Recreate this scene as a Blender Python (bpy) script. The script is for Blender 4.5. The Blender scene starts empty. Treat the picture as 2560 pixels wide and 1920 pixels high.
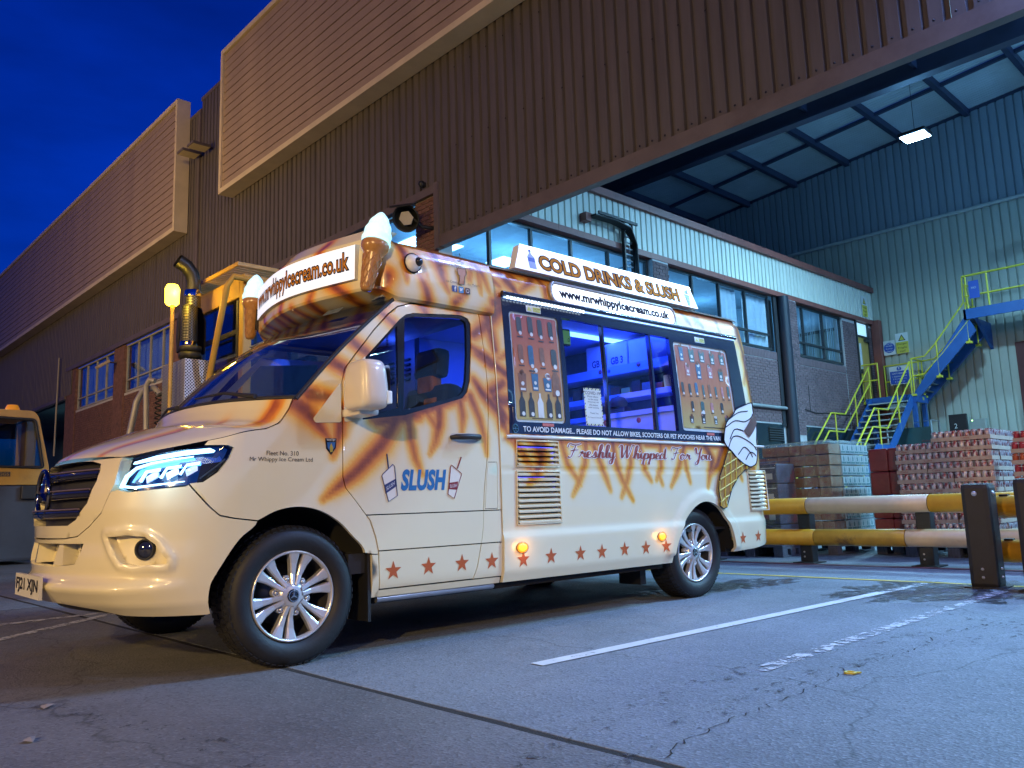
import bpy, bmesh, math, random, bisect
from math import radians, sin, cos, pi, hypot
from mathutils import Vector, Matrix
from mathutils.geometry import delaunay_2d_cdt
random.seed(7)
SC = bpy.context.scene
COL = SC.collection

# ------------------------------------------------------------------ camera, sky, exposure
cam_d = bpy.data.cameras.new('camera'); cam = bpy.data.objects.new('camera', cam_d); COL.objects.link(cam)
cam_d.sensor_width = 36.0; cam_d.lens = 2019.25 / 2560 * 36; cam_d.clip_start = .05; cam_d.clip_end = 3000
CAM = Vector((-1.9497, -3.5807, .7228))
_r = Vector((.72868, -.68406, -.03287)); _u = Vector((-.07735, -.12990, .98851)); _f = Vector((.68047, .71776, .14757))
cam.matrix_world = Matrix(((_r.x, _u.x, -_f.x, CAM.x), (_r.y, _u.y, -_f.y, CAM.y), (_r.z, _u.z, -_f.z, CAM.z), (0, 0, 0, 1)))
SC.camera = cam
SC.view_settings.view_transform = 'Standard'; SC.view_settings.look = 'None'
SC.view_settings.exposure = 0.0; SC.view_settings.gamma = 1.0
SC.cycles.use_denoising = True
SC.cycles.max_bounces = 7; SC.cycles.diffuse_bounces = 3; SC.cycles.glossy_bounces = 3
SC.cycles.transmission_bounces = 5; SC.cycles.transparent_max_bounces = 12
SC.cycles.sample_clamp_indirect = 4.0; SC.cycles.caustics_reflective = False; SC.cycles.caustics_refractive = False

SUN_EL, SUN_ROT = radians(1.0), radians(200)
W = bpy.data.worlds.new('World'); SC.world = W; W.use_nodes = True
_n = W.node_tree.nodes; _l = W.node_tree.links; _n.clear()
wo = _n.new('ShaderNodeOutputWorld'); bg = _n.new('ShaderNodeBackground')
sky = _n.new('ShaderNodeTexSky'); sky.sky_type = 'NISHITA'; sky.sun_disc = False
sky.sun_elevation = SUN_EL; sky.sun_rotation = SUN_ROT; sky.altitude = 50; sky.air_density = 1.0; sky.dust_density = .6; sky.ozone_density = 4
# dusk: the blue-hour tint of the camera's white balance, with thin cloud banks
tint = _n.new('ShaderNodeMixRGB'); tint.blend_type = 'MULTIPLY'; tint.inputs[0].default_value = 1; tint.inputs[2].default_value = (.010, .58, 3.1, 1)
tc = _n.new('ShaderNodeTexCoord'); mp = _n.new('ShaderNodeMapping'); mp.inputs['Scale'].default_value = (1.2, 1.2, 3.5)
cl = _n.new('ShaderNodeTexNoise'); cl.inputs['Scale'].default_value = 2.2; cl.inputs['Detail'].default_value = 5; cl.inputs['Roughness'].default_value = .55
cr = _n.new('ShaderNodeMapRange'); cr.inputs['From Min'].default_value = .35; cr.inputs['From Max'].default_value = .75; cr.inputs['To Min'].default_value = .68; cr.inputs['To Max'].default_value = 1.3
mul = _n.new('ShaderNodeMixRGB'); mul.blend_type = 'MULTIPLY'; mul.inputs[0].default_value = 1
_l.new(sky.outputs[0], tint.inputs[1]); _l.new(tc.outputs['Generated'], mp.inputs[0]); _l.new(mp.outputs[0], cl.inputs['Vector'])
_l.new(cl.outputs[0], cr.inputs[0]); _l.new(tint.outputs[0], mul.inputs[1]); _l.new(cr.outputs[0], mul.inputs[2])
_l.new(mul.outputs[0], bg.inputs[0]); bg.inputs[1].default_value = .12; _l.new(bg.outputs[0], wo.inputs[0])

sun_d = bpy.data.lights.new('sun', 'SUN'); sun_d.energy = .02; sun_d.angle = radians(12); sun_d.color = (.35, .5, 1)
sun = bpy.data.objects.new('sun', sun_d); COL.objects.link(sun)
sun.rotation_euler = (radians(89) , 0, pi - SUN_ROT)

# ------------------------------------------------------------------ helpers: materials
MATS = {}
def _sock(b, *names):
    for n in names:
        if n in b.inputs: return b.inputs[n]
def pbr(name, col, rough=.5, metal=0., var=.12, scale=3., bump=0., bscale=40., coat=0., col2=None, mixlo=.5, mixhi=.75, emit=None, estr=0., spec=None, rvar=0., coords='Object', stretch=None):
    """principled surface with noise in its colour (grime towards col2), roughness and relief"""
    if name in MATS: return MATS[name]
    m = bpy.data.materials.new(name); m.use_nodes = True; nt = m.node_tree; N = nt.nodes; L = nt.links
    b = N['Principled BSDF']
    b.inputs['Roughness'].default_value = rough; b.inputs['Metallic'].default_value = metal
    if spec is not None: _sock(b, 'Specular IOR Level', 'Specular').default_value = spec
    if coat: _sock(b, 'Coat Weight', 'Clearcoat').default_value = coat; _sock(b, 'Coat Roughness').default_value = .04
    c = (*col, 1)
    b.inputs['Base Color'].default_value = c
    if var or col2 or bump or rvar:
        t = N.new('ShaderNodeTexCoord'); src = t.outputs[coords]
        if stretch:
            mpn = N.new('ShaderNodeMapping'); mpn.inputs['Scale'].default_value = stretch; L.new(src, mpn.inputs[0]); src = mpn.outputs[0]
    if var or col2:
        nz = N.new('ShaderNodeTexNoise'); nz.inputs['Scale'].default_value = scale; nz.inputs['Detail'].default_value = 7; nz.inputs['Roughness'].default_value = .6
        L.new(src, nz.inputs['Vector'])
        rp = N.new('ShaderNodeValToRGB'); rp.color_ramp.elements[0].position = .3; rp.color_ramp.elements[1].position = .72
        rp.color_ramp.elements[0].color = (*[max(0, x * (1 - var)) for x in col], 1); rp.color_ramp.elements[1].color = (*[min(1, x * (1 + var)) for x in col], 1)
        L.new(nz.outputs[0], rp.inputs[0]); out = rp.outputs[0]
        if col2:
            n2 = N.new('ShaderNodeTexNoise'); n2.inputs['Scale'].default_value = scale * .37; n2.inputs['Detail'].default_value = 9; n2.inputs['Roughness'].default_value = .68
            L.new(src, n2.inputs['Vector'])
            mr = N.new('ShaderNodeMapRange'); mr.inputs['From Min'].default_value = mixlo; mr.inputs['From Max'].default_value = mixhi
            L.new(n2.outputs[0], mr.inputs[0])
            mx = N.new('ShaderNodeMixRGB'); L.new(mr.outputs[0], mx.inputs[0]); L.new(out, mx.inputs[1]); mx.inputs[2].default_value = (*col2, 1); out = mx.outputs[0]
        L.new(out, b.inputs['Base Color'])
        if rvar:
            mr2 = N.new('ShaderNodeMapRange'); mr2.inputs['To Min'].default_value = max(.02, rough - rvar); mr2.inputs['To Max'].default_value = min(1, rough + rvar)
            L.new(nz.outputs[0], mr2.inputs[0]); L.new(mr2.outputs[0], b.inputs['Roughness'])
    if bump:
        n3 = N.new('ShaderNodeTexNoise'); n3.inputs['Scale'].default_value = bscale; n3.inputs['Detail'].default_value = 6; L.new(src, n3.inputs['Vector'])
        bp = N.new('ShaderNodeBump'); bp.inputs['Strength'].default_value = bump; bp.inputs['Distance'].default_value = .01; L.new(n3.outputs[0], bp.inputs['Height']); L.new(bp.outputs[0], b.inputs['Normal'])
    if emit:
        _sock(b, 'Emission Color', 'Emission').default_value = (*emit, 1); b.inputs['Emission Strength'].default_value = estr
    MATS[name] = m; return m
def glow(name, col, s, base=(.8, .8, .8), rough=.35):
    return pbr(name, base, rough, var=0, emit=col, estr=s)
def glass(name, tint=(.9, .95, 1), refl=1.0, rough=.02, clear=1.0):
    """thin pane: fresnel reflection over a tinted clear pass"""
    if name in MATS: return MATS[name]
    m = bpy.data.materials.new(name); m.use_nodes = True; N = m.node_tree.nodes; L = m.node_tree.links; N.clear()
    o = N.new('ShaderNodeOutputMaterial'); mx = N.new('ShaderNodeMixShader'); tr = N.new('ShaderNodeBsdfTransparent'); gl = N.new('ShaderNodeBsdfGlossy')
    g = N.new('ShaderNodeNewGeometry'); dt = N.new('ShaderNodeVectorMath'); dt.operation = 'DOT_PRODUCT'; L.new(g.outputs['Incoming'], dt.inputs[0]); L.new(g.outputs['Normal'], dt.inputs[1])
    ab = N.new('ShaderNodeMath'); ab.operation = 'ABSOLUTE'; L.new(dt.outputs['Value'], ab.inputs[0]); om = N.new('ShaderNodeMath'); om.operation = 'SUBTRACT'; om.inputs[0].default_value = 1; om.use_clamp = True; L.new(ab.outputs[0], om.inputs[1])
    pw = N.new('ShaderNodeMath'); pw.operation = 'POWER'; pw.inputs[1].default_value = 5; L.new(om.outputs[0], pw.inputs[0])
    mt = N.new('ShaderNodeMath'); mt.operation = 'MULTIPLY_ADD'; mt.inputs[1].default_value = .9; mt.inputs[2].default_value = .05 * refl; mt.use_clamp = True
    tr.inputs[0].default_value = (*[t * clear for t in tint], 1); gl.inputs['Roughness'].default_value = rough; gl.inputs[0].default_value = (1, 1, 1, 1)
    L.new(pw.outputs[0], mt.inputs[0]); L.new(mt.outputs[0], mx.inputs[0]); L.new(tr.outputs[0], mx.inputs[1]); L.new(gl.outputs[0], mx.inputs[2]); L.new(mx.outputs[0], o.inputs[0])
    MATS[name] = m; return m

# ------------------------------------------------------------------ helpers: geometry
class MB:
    """collects boxes, tubes, lathes and prisms and links them as ONE mesh object"""
    def __init__(s): s.v = []; s.f = []; s.sm = []
    def add(s, vs, fs, smooth=False):
        o = len(s.v); s.v += [tuple(p) for p in vs]; s.f += [tuple(i + o for i in f) for f in fs]; s.sm += [smooth] * len(fs); return s
    def box(s, a, b, M=None):
        (x0, y0, z0), (x1, y1, z1) = a, b
        vs = [(x0, y0, z0), (x1, y0, z0), (x1, y1, z0), (x0, y1, z0), (x0, y0, z1), (x1, y0, z1), (x1, y1, z1), (x0, y1, z1)]
        if M: vs = [M @ Vector(v) for v in vs]
        return s.add(vs, [(3, 2, 1, 0), (4, 5, 6, 7), (0, 1, 5, 4), (1, 2, 6, 5), (2, 3, 7, 6), (3, 0, 4, 7)])
    def bbox(s, a, b, r=.01, M=None):
        """box with chamfered edges"""
        (x0, y0, z0), (x1, y1, z1) = a, b
        bm = bmesh.new(); bmesh.ops.create_cube(bm, size=1)
        for v in bm.verts: v.co = Vector(((x0 + x1) / 2 + v.co.x * (x1 - x0), (y0 + y1) / 2 + v.co.y * (y1 - y0), (z0 + z1) / 2 + v.co.z * (z1 - z0)))
        bmesh.ops.bevel(bm, geom=bm.edges[:], offset=r, segments=2, affect='EDGES', profile=.6)
        bm.verts.index_update()
        vs = [(M @ v.co) if M else v.co.copy() for v in bm.verts]; fs = [[v.index for v in f.verts] for f in bm.faces]; bm.free()
        return s.add(vs, fs)
    def tube(s, pts, r, n=10, cap=True, smooth=True, closed=False):
        pts = [Vector(p) for p in pts]; rr = r if isinstance(r, (list, tuple)) else [r] * len(pts)
        rings = []; prev = None
        for i, p in enumerate(pts):
            a = pts[i - 1] if i or closed else pts[i]; b = pts[(i + 1) % len(pts)] if i + 1 < len(pts) or closed else pts[i]
            d = (b - a).normalized()
            if prev is None:
                up = Vector((0, 0, 1)) if abs(d.z) < .9 else Vector((1, 0, 0)); x = d.cross(up).normalized()
            else: x = (prev - d * prev.dot(d)).normalized()
            prev = x; y = d.cross(x)
            rings.append([p + (x * cos(2 * pi * k / n) + y * sin(2 * pi * k / n)) * rr[i] for k in range(n)])
        vs = [v for R in rings for v in R]; fs = []
        m = len(rings)
        for i in range(m if closed else m - 1):
            for k in range(n): fs.append((i * n + k, i * n + (k + 1) % n, ((i + 1) % m) * n + (k + 1) % n, ((i + 1) % m) * n + k))
        s.add(vs, fs, smooth)
        if cap and not closed: s.add(rings[0], [tuple(range(n))[::-1]]); s.add(rings[-1], [tuple(range(n))])
        return s
    def lathe(s, prof, n=24, M=None, smooth=True, ang=2 * pi):
        """profile [(r, h)] turned about the local z axis"""
        vs = []; full = ang > 2 * pi - 1e-6; m = n if full else n + 1
        for r, h in prof:
            for k in range(m): vs.append((r * cos(ang * k / n), r * sin(ang * k / n), h))
        fs = []
        for i in range(len(prof) - 1):
            for k in range(n): fs.append((i * m + k, i * m + (k + 1) % m, (i + 1) * m + (k + 1) % m, (i + 1) * m + k))
        if M: vs = [M @ Vector(v) for v in vs]
        return s.add(vs, fs, smooth)
    def prism(s, poly, a, b, f=None):
        """2-D polygon poly extruded between a and b; f maps (u, v, w) to xyz"""
        f = f or (lambda u, v, w: (u, v, w)); n = len(poly)
        vs = [f(u, v, a) for u, v in poly] + [f(u, v, b) for u, v in poly]
        return s.add(vs, [tuple(range(n))[::-1], tuple(range(n, 2 * n))] + [(i, (i + 1) % n, n + (i + 1) % n, n + i) for i in range(n)])
    def disc(s, c, r, M=None, n=20): return s.lathe([(0.0001, 0), (r, 0)], n, M)
    def build(s, name, mat=None, parent=None, recalc=True):
        me = bpy.data.meshes.new(name); me.from_pydata([tuple(v) for v in s.v], [], s.f)
        if any(s.sm): me.polygons.foreach_set('use_smooth', s.sm)
        if recalc:
            bm = bmesh.new(); bm.from_mesh(me); bmesh.ops.recalc_face_normals(bm, faces=bm.faces[:]); bm.to_mesh(me); bm.free()
        return link(name, me, mat, parent)
def link(name, me, mat=None, parent=None):
    o = bpy.data.objects.new(name, me); COL.objects.link(o)
    if mat is not None and not me.materials: me.materials.append(mat)
    if parent is not None: o.parent = parent
    return o
def share(name, src, parent, M=None):
    """another piece of the same mesh"""
    o = bpy.data.objects.new(name, src.data); COL.objects.link(o); o.parent = parent
    if M is not None: o.matrix_local = M
    return o
def tag(o, label=None, cat=None, group=None, kind=None):
    if label: o['label'] = label
    if cat: o['category'] = cat
    if group: o['group'] = group
    if kind: o['kind'] = kind
    return o
def thing(name, label, cat, loc=(0, 0, 0), rz=0., group=None):
    o = bpy.data.objects.new(name, None); COL.objects.link(o); o.location = loc; o.rotation_euler = (0, 0, rz); o.empty_display_size = .2
    return tag(o, label, cat, group)
def copy_tree(o, parent=None, label=None):
    c = o.copy(); COL.objects.link(c); c.parent = parent
    if label: c['label'] = label
    for ch in list(o.children): copy_tree(ch, c)
    return c
def lamp(name, typ, loc, col, energy, parent=None, size=.2, aim=None, spot=None, blend=.5):
    d = bpy.data.lights.new(name, typ); d.energy = energy; d.color = col
    if typ == 'AREA': d.size = size
    else: d.shadow_soft_size = size
    if spot: d.spot_size = radians(spot); d.spot_blend = blend
    o = bpy.data.objects.new(name, d); COL.objects.link(o); o.location = loc
    if aim is not None: o.rotation_euler = (Vector(aim) - Vector(loc)).to_track_quat('-Z', 'Y').to_euler()
    if parent: o.parent = parent
    return o
# text as flat mesh: list of (verts2d, faces), width-normalised
def text_mesh(txt, size=1., bold=0., shear=0., spacing=1., align='CENTER', res=3, font=None):
    cu = bpy.data.curves.new('txt', 'FONT'); cu.body = txt; cu.size = size; cu.offset = bold; cu.shear = shear; cu.space_character = spacing
    cu.align_x = align; cu.align_y = 'CENTER'; cu.resolution_u = res
    o = bpy.data.objects.new('txt', cu); COL.objects.link(o)
    dg = bpy.context.evaluated_depsgraph_get(); dg.update()
    me = bpy.data.meshes.new_from_object(o.evaluated_get(dg)); 
    vs = [(v.co.x, v.co.y) for v in me.vertices]; fs = [tuple(p.vertices) for p in me.polygons]
    COL.objects.unlink(o); bpy.data.objects.remove(o); bpy.data.curves.remove(cu); bpy.data.meshes.remove(me)
    return vs, fs
def fit_text(txt, w, h=None, **k):
    """text scaled to be w wide (and h tall), centred"""
    vs, fs = text_mesh(txt, **k)
    x0 = min(v[0] for v in vs); x1 = max(v[0] for v in vs); y0 = min(v[1] for v in vs); y1 = max(v[1] for v in vs)
    sx = w / (x1 - x0); sy = (h / (y1 - y0)) if h else sx
    return [((v[0] - (x0 + x1) / 2) * sx, (v[1] - (y0 + y1) / 2) * sy) for v in vs], fs
def lettering(name, txt, w, h, mapf, mat, parent, **k):
    vs, fs = fit_text(txt, w, h, **k); mb = MB(); mb.add([mapf(*v) for v in vs], fs); return mb.build(name, mat, parent, recalc=False)
def corrugated(name, w, z0, z1, pitch, flat, depth, mat, parent, edge=.012):
    """sheet in the local x-z plane, crowns facing -y"""
    pts = []; n = round(w / pitch)
    for i in range(n):
        a = i * pitch
        pts += [(a, -depth), (a + flat, -depth), (a + flat + edge, 0), (a + pitch - edge, 0)]
    pts.append((n * pitch, -depth))
    vs = [(x, y, z0) for x, y in pts] + [(x, y, z1) for x, y in pts]; m = len(pts)
    mb = MB(); mb.add(vs, [(i, i + 1, m + i + 1, m + i) for i in range(m - 1)])
    return mb.build(name, mat, parent, recalc=False)
def RX(a): return Matrix.Rotation(a, 4, 'X')
def RY(a): return Matrix.Rotation(a, 4, 'Y')
def RZ(a): return Matrix.Rotation(a, 4, 'Z')
def T(x, y, z): return Matrix.Translation((x, y, z))
# ------------------------------------------------------------------ ground
def concrete(name, base=(.165, .18, .20), seed=0.):
    m = bpy.data.materials.new(name); m.use_nodes = True; N = m.node_tree.nodes; L = m.node_tree.links; b = N['Principled BSDF']
    t = N.new('ShaderNodeNewGeometry'); mp = N.new('ShaderNodeMapping'); mp.inputs['Location'].default_value = (seed, seed * 1.7, 0); L.new(t.outputs['Position'], mp.inputs[0]); P = mp.outputs[0]
    def noise(sc, det=6, ro=.6, dist=0):
        n = N.new('ShaderNodeTexNoise'); n.inputs['Scale'].default_value = sc; n.inputs['Detail'].default_value = det; n.inputs['Roughness'].default_value = ro; n.inputs['Distortion'].default_value = dist; L.new(P, n.inputs['Vector']); return n.outputs[0]
    def ramp(src, p0, p1, c0, c1):
        r = N.new('ShaderNodeValToRGB'); r.color_ramp.elements[0].position = p0; r.color_ramp.elements[1].position = p1; r.color_ramp.elements[0].color = (*c0, 1); r.color_ramp.elements[1].color = (*c1, 1); L.new(src, r.inputs[0]); return r.outputs[0]
    def mixc(f, a, c, bl='MIX'):
        x = N.new('ShaderNodeMixRGB'); x.blend_type = bl
        if hasattr(f, 'node'): L.new(f, x.inputs[0])
        else: x.inputs[0].default_value = f
        for i, s in ((1, a), (2, c)):
            if hasattr(s, 'node'): L.new(s, x.inputs[i])
            else: x.inputs[i].default_value = (*s, 1)
        return x.outputs[0]
    def k(c, f): return tuple(v * f for v in c)
    col = ramp(noise(.55, 8, .65), .3, .72, k(base, .62), k(base, 1.3))
    col = mixc(ramp(noise(2.3, 9, .7, .4), .52, .7, (0, 0, 0), (.55, .55, .55)), col, k(base, .55))          # dirt patches
    vo = N.new('ShaderNodeTexVoronoi'); vo.inputs['Scale'].default_value = 95; L.new(P, vo.inputs['Vector'])
    agg = ramp(vo.outputs['Color'], .62, .80, (0, 0, 0), (1, 1, 1))
    rnd = N.new('ShaderNodeSeparateColor'); L.new(vo.outputs['Color'], rnd.inputs[0])
    f1 = N.new('ShaderNodeMapRange'); f1.inputs['From Min'].default_value = .72; f1.inputs['From Max'].default_value = .95; f1.inputs['To Max'].default_value = .55; L.new(rnd.outputs[0], f1.inputs[0])
    f2 = N.new('ShaderNodeMapRange'); f2.inputs['From Min'].default_value = .78; f2.inputs['From Max'].default_value = .98; f2.inputs['To Max'].default_value = .7; L.new(rnd.outputs[1], f2.inputs[0])
    col = mixc(f1.outputs[0], col, k(base, 1.55)); col = mixc(f2.outputs[0], col, k(base, .45))                 # exposed aggregate
    fine = noise(160, 3, .6); col = mixc(.35, col, ramp(fine, .3, .7, (.35, .35, .35), (.75, .75, .75)), 'OVERLAY')
    # hairline cracks
    v2 = N.new('ShaderNodeTexVoronoi'); v2.feature = 'DISTANCE_TO_EDGE'; v2.inputs['Scale'].default_value = .16
    nd = N.new('ShaderNodeTexNoise'); nd.inputs['Scale'].default_value = 3; nd.inputs['Detail'].default_value = 8; L.new(P, nd.inputs['Vector'])
    ad = N.new('ShaderNodeMixRGB'); ad.blend_type = 'ADD'; ad.inputs[0].default_value = .35; L.new(P, ad.inputs[1]); L.new(nd.outputs['Color'], ad.inputs[2]); L.new(ad.outputs[0], v2.inputs['Vector'])
    cf = N.new('ShaderNodeMapRange'); cf.inputs['From Min'].default_value = 0; cf.inputs['From Max'].default_value = .0016; cf.inputs['To Min'].default_value = .6; cf.inputs['To Max'].default_value = 0; L.new(v2.outputs[0], cf.inputs[0])
    col = mixc(cf.outputs[0], col, k(base, .2))
    L.new(col, b.inputs['Base Color'])
    rr = N.new('ShaderNodeMapRange'); rr.inputs['To Min'].default_value = .42; rr.inputs['To Max'].default_value = .8; L.new(noise(1.4, 7, .65), rr.inputs[0]); L.new(rr.outputs[0], b.inputs['Roughness'])
    bp = N.new('ShaderNodeBump'); bp.inputs['Strength'].default_value = .55; bp.inputs['Distance'].default_value = .004
    hs = N.new('ShaderNodeMath'); hs.operation = 'ADD'; L.new(vo.outputs['Distance'], hs.inputs[0]); L.new(noise(45, 8, .7), hs.inputs[1]); L.new(hs.outputs[0], bp.inputs['Height']); L.new(bp.outputs[0], b.inputs['Normal'])
    return m
M_conc = concrete('concrete_old'); M_conc2 = concrete('concrete_dark', (.13, .13, .135), 13.)
M_dirt = pbr('joint_dirt', (.018, .016, .015), .95, var=.4, scale=30, bump=.6, bscale=120)
ground = MB().add([(-900, -900, -.0015), (900, -900, -.0015), (900, 900, -.0015), (-900, 900, -.0015)], [(0, 1, 2, 3)]).build('ground', M_dirt); tag(ground, kind='structure')
# poured slabs with open joints between them
sx = [-30.05, -24.05, -18.05, -12.05, -6.05, -.05, 6.02, 12.2, 18.2, 25.0]; sy = [-30, -18, -9.2, 4.3, 14.5, 26, 40, 60]
for i in range(len(sx) - 1):
    for j in range(len(sy) - 1):
        mb = MB(); g = .016; hs_ = .0
        x0, x1, y0, y1 = sx[i] + g, sx[i + 1] - g, sy[j] + g, sy[j + 1] - g
        # slightly ragged arrises along the joints
        def edge(a, b, fx, n=40):
            return [fx(a + (b - a) * q / n, random.uniform(-.004, .004)) for q in range(n)]
        ring = edge(x0, x1, lambda t, e: (t, y0 + e)) + edge(y0, y1, lambda t, e: (x1 + e, t)) + edge(x1, x0, lambda t, e: (t, y1 + e)) + edge(y1, y0, lambda t, e: (x0 + e, t))
        n = len(ring); cx, cy = (x0 + x1) / 2, (y0 + y1) / 2
        vs = [(x, y, -.03) for x, y in ring] + [(x, y, -.006) for x, y in ring] + [(x + (.004 if x < cx else -.004) * (abs(x - cx) > (x1 - x0) / 2 - .02), y + (.004 if y < cy else -.004) * (abs(y - cy) > (y1 - y0) / 2 - .02), 0) for x, y in ring]
        fs = [(k_, (k_ + 1) % n, n + (k_ + 1) % n, n + k_) for k_ in range(n)] + [(n + k_, n + (k_ + 1) % n, 2 * n + (k_ + 1) % n, 2 * n + k_) for k_ in range(n)] + [tuple(range(2 * n, 3 * n))]
        mb.add(vs, fs); mb.build('concrete_slab', M_conc2 if (i == 4 and j == 2) else M_conc, ground)
# painted markings, worn
def paint(name, col, wear):
    m = pbr(name, col, .6, var=.12, scale=6)
    N = m.node_tree.nodes; L = m.node_tree.links; b = N['Principled BSDF']; o = N['Material Output']
    g = N.new('ShaderNodeNewGeometry'); n = N.new('ShaderNodeTexNoise'); n.inputs['Scale'].default_value = 14; n.inputs['Detail'].default_value = 9; n.inputs['Roughness'].default_value = .75; L.new(g.outputs['Position'], n.inputs['Vector'])
    r = N.new('ShaderNodeMapRange'); r.inputs['From Min'].default_value = wear - .04; r.inputs['From Max'].default_value = wear + .04; L.new(n.outputs[0], r.inputs[0])
    t = N.new('ShaderNodeBsdfTransparent'); x = N.new('ShaderNodeMixShader'); L.new(r.outputs[0], x.inputs[0]); L.new(t.outputs[0], x.inputs[1]); L.new(b.outputs[0], x.inputs[2]); L.new(x.outputs[0], o.inputs[0]); return m
M_wl = paint('white_line_paint', (.62, .62, .62), .37); M_wl2 = paint('worn_white_paint', (.55, .55, .56), .515); M_yl = paint('yellow_line_paint', (.62, .42, .06), .40); M_wl3 = paint('old_yard_paint', (.5, .49, .47), .47)
def marking(name, pts, w, mat, z=.004):
    mb = MB(); L_ = []; 
    for i, p in enumerate(pts):
        a = Vector(pts[max(0, i - 1)]); b = Vector(pts[min(len(pts) - 1, i + 1)]); d = (b - a).normalized(); nrm = Vector((-d.y, d.x)) * w / 2
        L_ += [(p[0] + nrm.x, p[1] + nrm.y, z), (p[0] - nrm.x, p[1] - nrm.y, z)]
    mb.add(L_, [(2 * i, 2 * i + 1, 2 * i + 3, 2 * i + 2) for i in range(len(pts) - 1)])
    return tag(mb.build(name, mat), kind='structure')
marking('parking_line', [(.72, -.865), (2.4, -.94), (4.15, -1.01)], .085, M_wl)
marking('parking_line', [(4.12, -1.01), (4.95, -1.05)], .085, M_wl2)
marking('parking_line', [(1.2, -1.70), (3.4, -1.67), (4.6, -1.66)], .085, M_wl2)
marking('parking_line', [(1.0, 2.75), (4.9, 2.45)], .085, M_wl)
marking('bay_line', [(4.96, 6.0), (4.95, -3.0), (4.95, -14)], .07, M_yl)
marking('yard_line', [(-3.4, 3.0), (-.57, 3.2), (.3, 3.28), (3.5, 3.5)], .1, M_wl3)
marking('yard_line', [(-2.5, 1.0), (-.7, 2.4), (1.4, 4.2)], .09, M_wl3)
# old painted drip strip of the bay door, flush in the floor
marking('door_strip', [(6.22, 6.6), (6.22, -14)], .13, pbr('door_strip_red', (.12, .03, .035), .7, var=.3, scale=5, col2=(.05, .03, .03)), .005)
# crack along the slab, an open line with ragged edges
def crack(pts, w):
    mb = MB(); fine = []
    for (a, b) in zip(pts, pts[1:]):
        n = max(2, int(hypot(b[0] - a[0], b[1] - a[1]) / .03))
        for q in range(n): fine.append((a[0] + (b[0] - a[0]) * q / n + random.gauss(0, .008), a[1] + (b[1] - a[1]) * q / n + random.gauss(0, .010)))
    vs = []
    for (x, y) in fine:
        ww = w * random.uniform(.25, 1.2); vs += [(x - ww, y + ww * .6, .0025), (x + ww, y - ww * .6, .0025)]
    mb.add(vs, [(2 * i, 2 * i + 1, 2 * i + 3, 2 * i + 2) for i in range(len(fine) - 1)])
    return tag(mb.build('pavement_crack', M_dirt), kind='structure')
crack([(-.02, -2.12), (.12, -2.05), (.5, -2.03), (1.18, -2.01), (1.5, -1.97), (1.95, -2.02), (2.39, -1.98), (3.2, -2.06)], .003)
crack([(1.9, -.45), (2.02, -.52)], .004)
# stains: tyre rubber and damp, each with a shape of its own
def stain(pts, mat, z=.0035, n=48, jit=.25):
    cx = sum(p[0] for p in pts) / len(pts); cy = sum(p[1] for p in pts) / len(pts); ring = []
    for k in range(n):
        t = k / n * len(pts); i = int(t); f = t - i; a = pts[i % len(pts)]; b = pts[(i + 1) % len(pts)]
        x, y = a[0] + (b[0] - a[0]) * f, a[1] + (b[1] - a[1]) * f; q = 1 + random.uniform(-jit, jit); ring.append((cx + (x - cx) * q, cy + (y - cy) * q, z))
    mb = MB(); mb.add(ring + [(cx, cy, z)], [(k, (k + 1) % n, n) for k in range(n)]); return tag(mb.build('ground_stain', mat), kind='structure')
M_st = paint('damp_stain', (.05, .05, .055), .50); M_st.node_tree.nodes['Principled BSDF'].inputs['Roughness'].default_value = .35
M_st2 = paint('chalky_stain', (.55, .55, .55), .60)
stain([(3.9, -.75), (4.9, -.6), (5.2, -1.5), (4.7, -2.4), (4.0, -1.9), (3.6, -1.2)], M_st)
stain([(3.2, .55), (4.6, .35), (4.7, -.05), (4.2, -.1), (3.3, .1)], M_st)
stain([(4.65, -1.35), (4.95, -1.4), (5.0, -1.65), (4.7, -1.7)], M_st2, .0045)
# tyre marks, faint rubber arcs
M_ty_ = paint('tyre_rubber_mark', (.06, .058, .062), .60)
for cx0, cy0, rr, a0, a1 in ((1.0, -6.2, 4.3, .9, 2.2), (1.0, -6.2, 4.55, .95, 2.1), (6.0, -5.0, 4.2, 1.6, 2.9), (-4.0, -1.2, 3.2, -.6, .9)):
    marking('tyre_mark', [(cx0 + rr * cos(a0 + (a1 - a0) * q / 24), cy0 + rr * sin(a0 + (a1 - a0) * q / 24)) for q in range(25)], .12, M_ty_, .003)
# bits of litter on the concrete
M_lit = pbr('litter_yellow', (.6, .5, .06), .5, var=.1)
lt = MB(); lt.lathe([(.022, .004), (.034, .004), (.034, .012), (.022, .012), (.022, .004)], 20); lt.box((.028, -.012, .004), (.06, .010, .010))
o = lt.build('plastic_ring', M_lit); o.location = (1.36, -2.02, 0); o.scale = (.72, .72, .8); o.rotation_euler = (0, 0, -.7); tag(o, 'small yellow plastic ring tag lying on the concrete', 'litter')
M_pap = pbr('litter_paper', (.25, .21, .19), .8, var=.1)
for k, (x, y, a, lab) in enumerate([(-1.05, .05, .4, 'pale scrap of paper on the brown concrete left of the front wheel'), (-1.2, -.45, 1.1, 'second pale scrap of paper nearest the bottom left corner')]):
    mb = MB(); mb.add([(0, 0, .004), (.05, .005, .012), (.055, .03, .005), (.01, .035, .01), (.03, .017, .016)], [(0, 1, 4), (1, 2, 4), (2, 3, 4), (3, 0, 4)])
    o = mb.build('paper_scrap', M_pap); o.location = (x, y, 0); o.rotation_euler = (0, 0, a); tag(o, lab, 'litter', 'scraps of paper on the ground')

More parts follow.
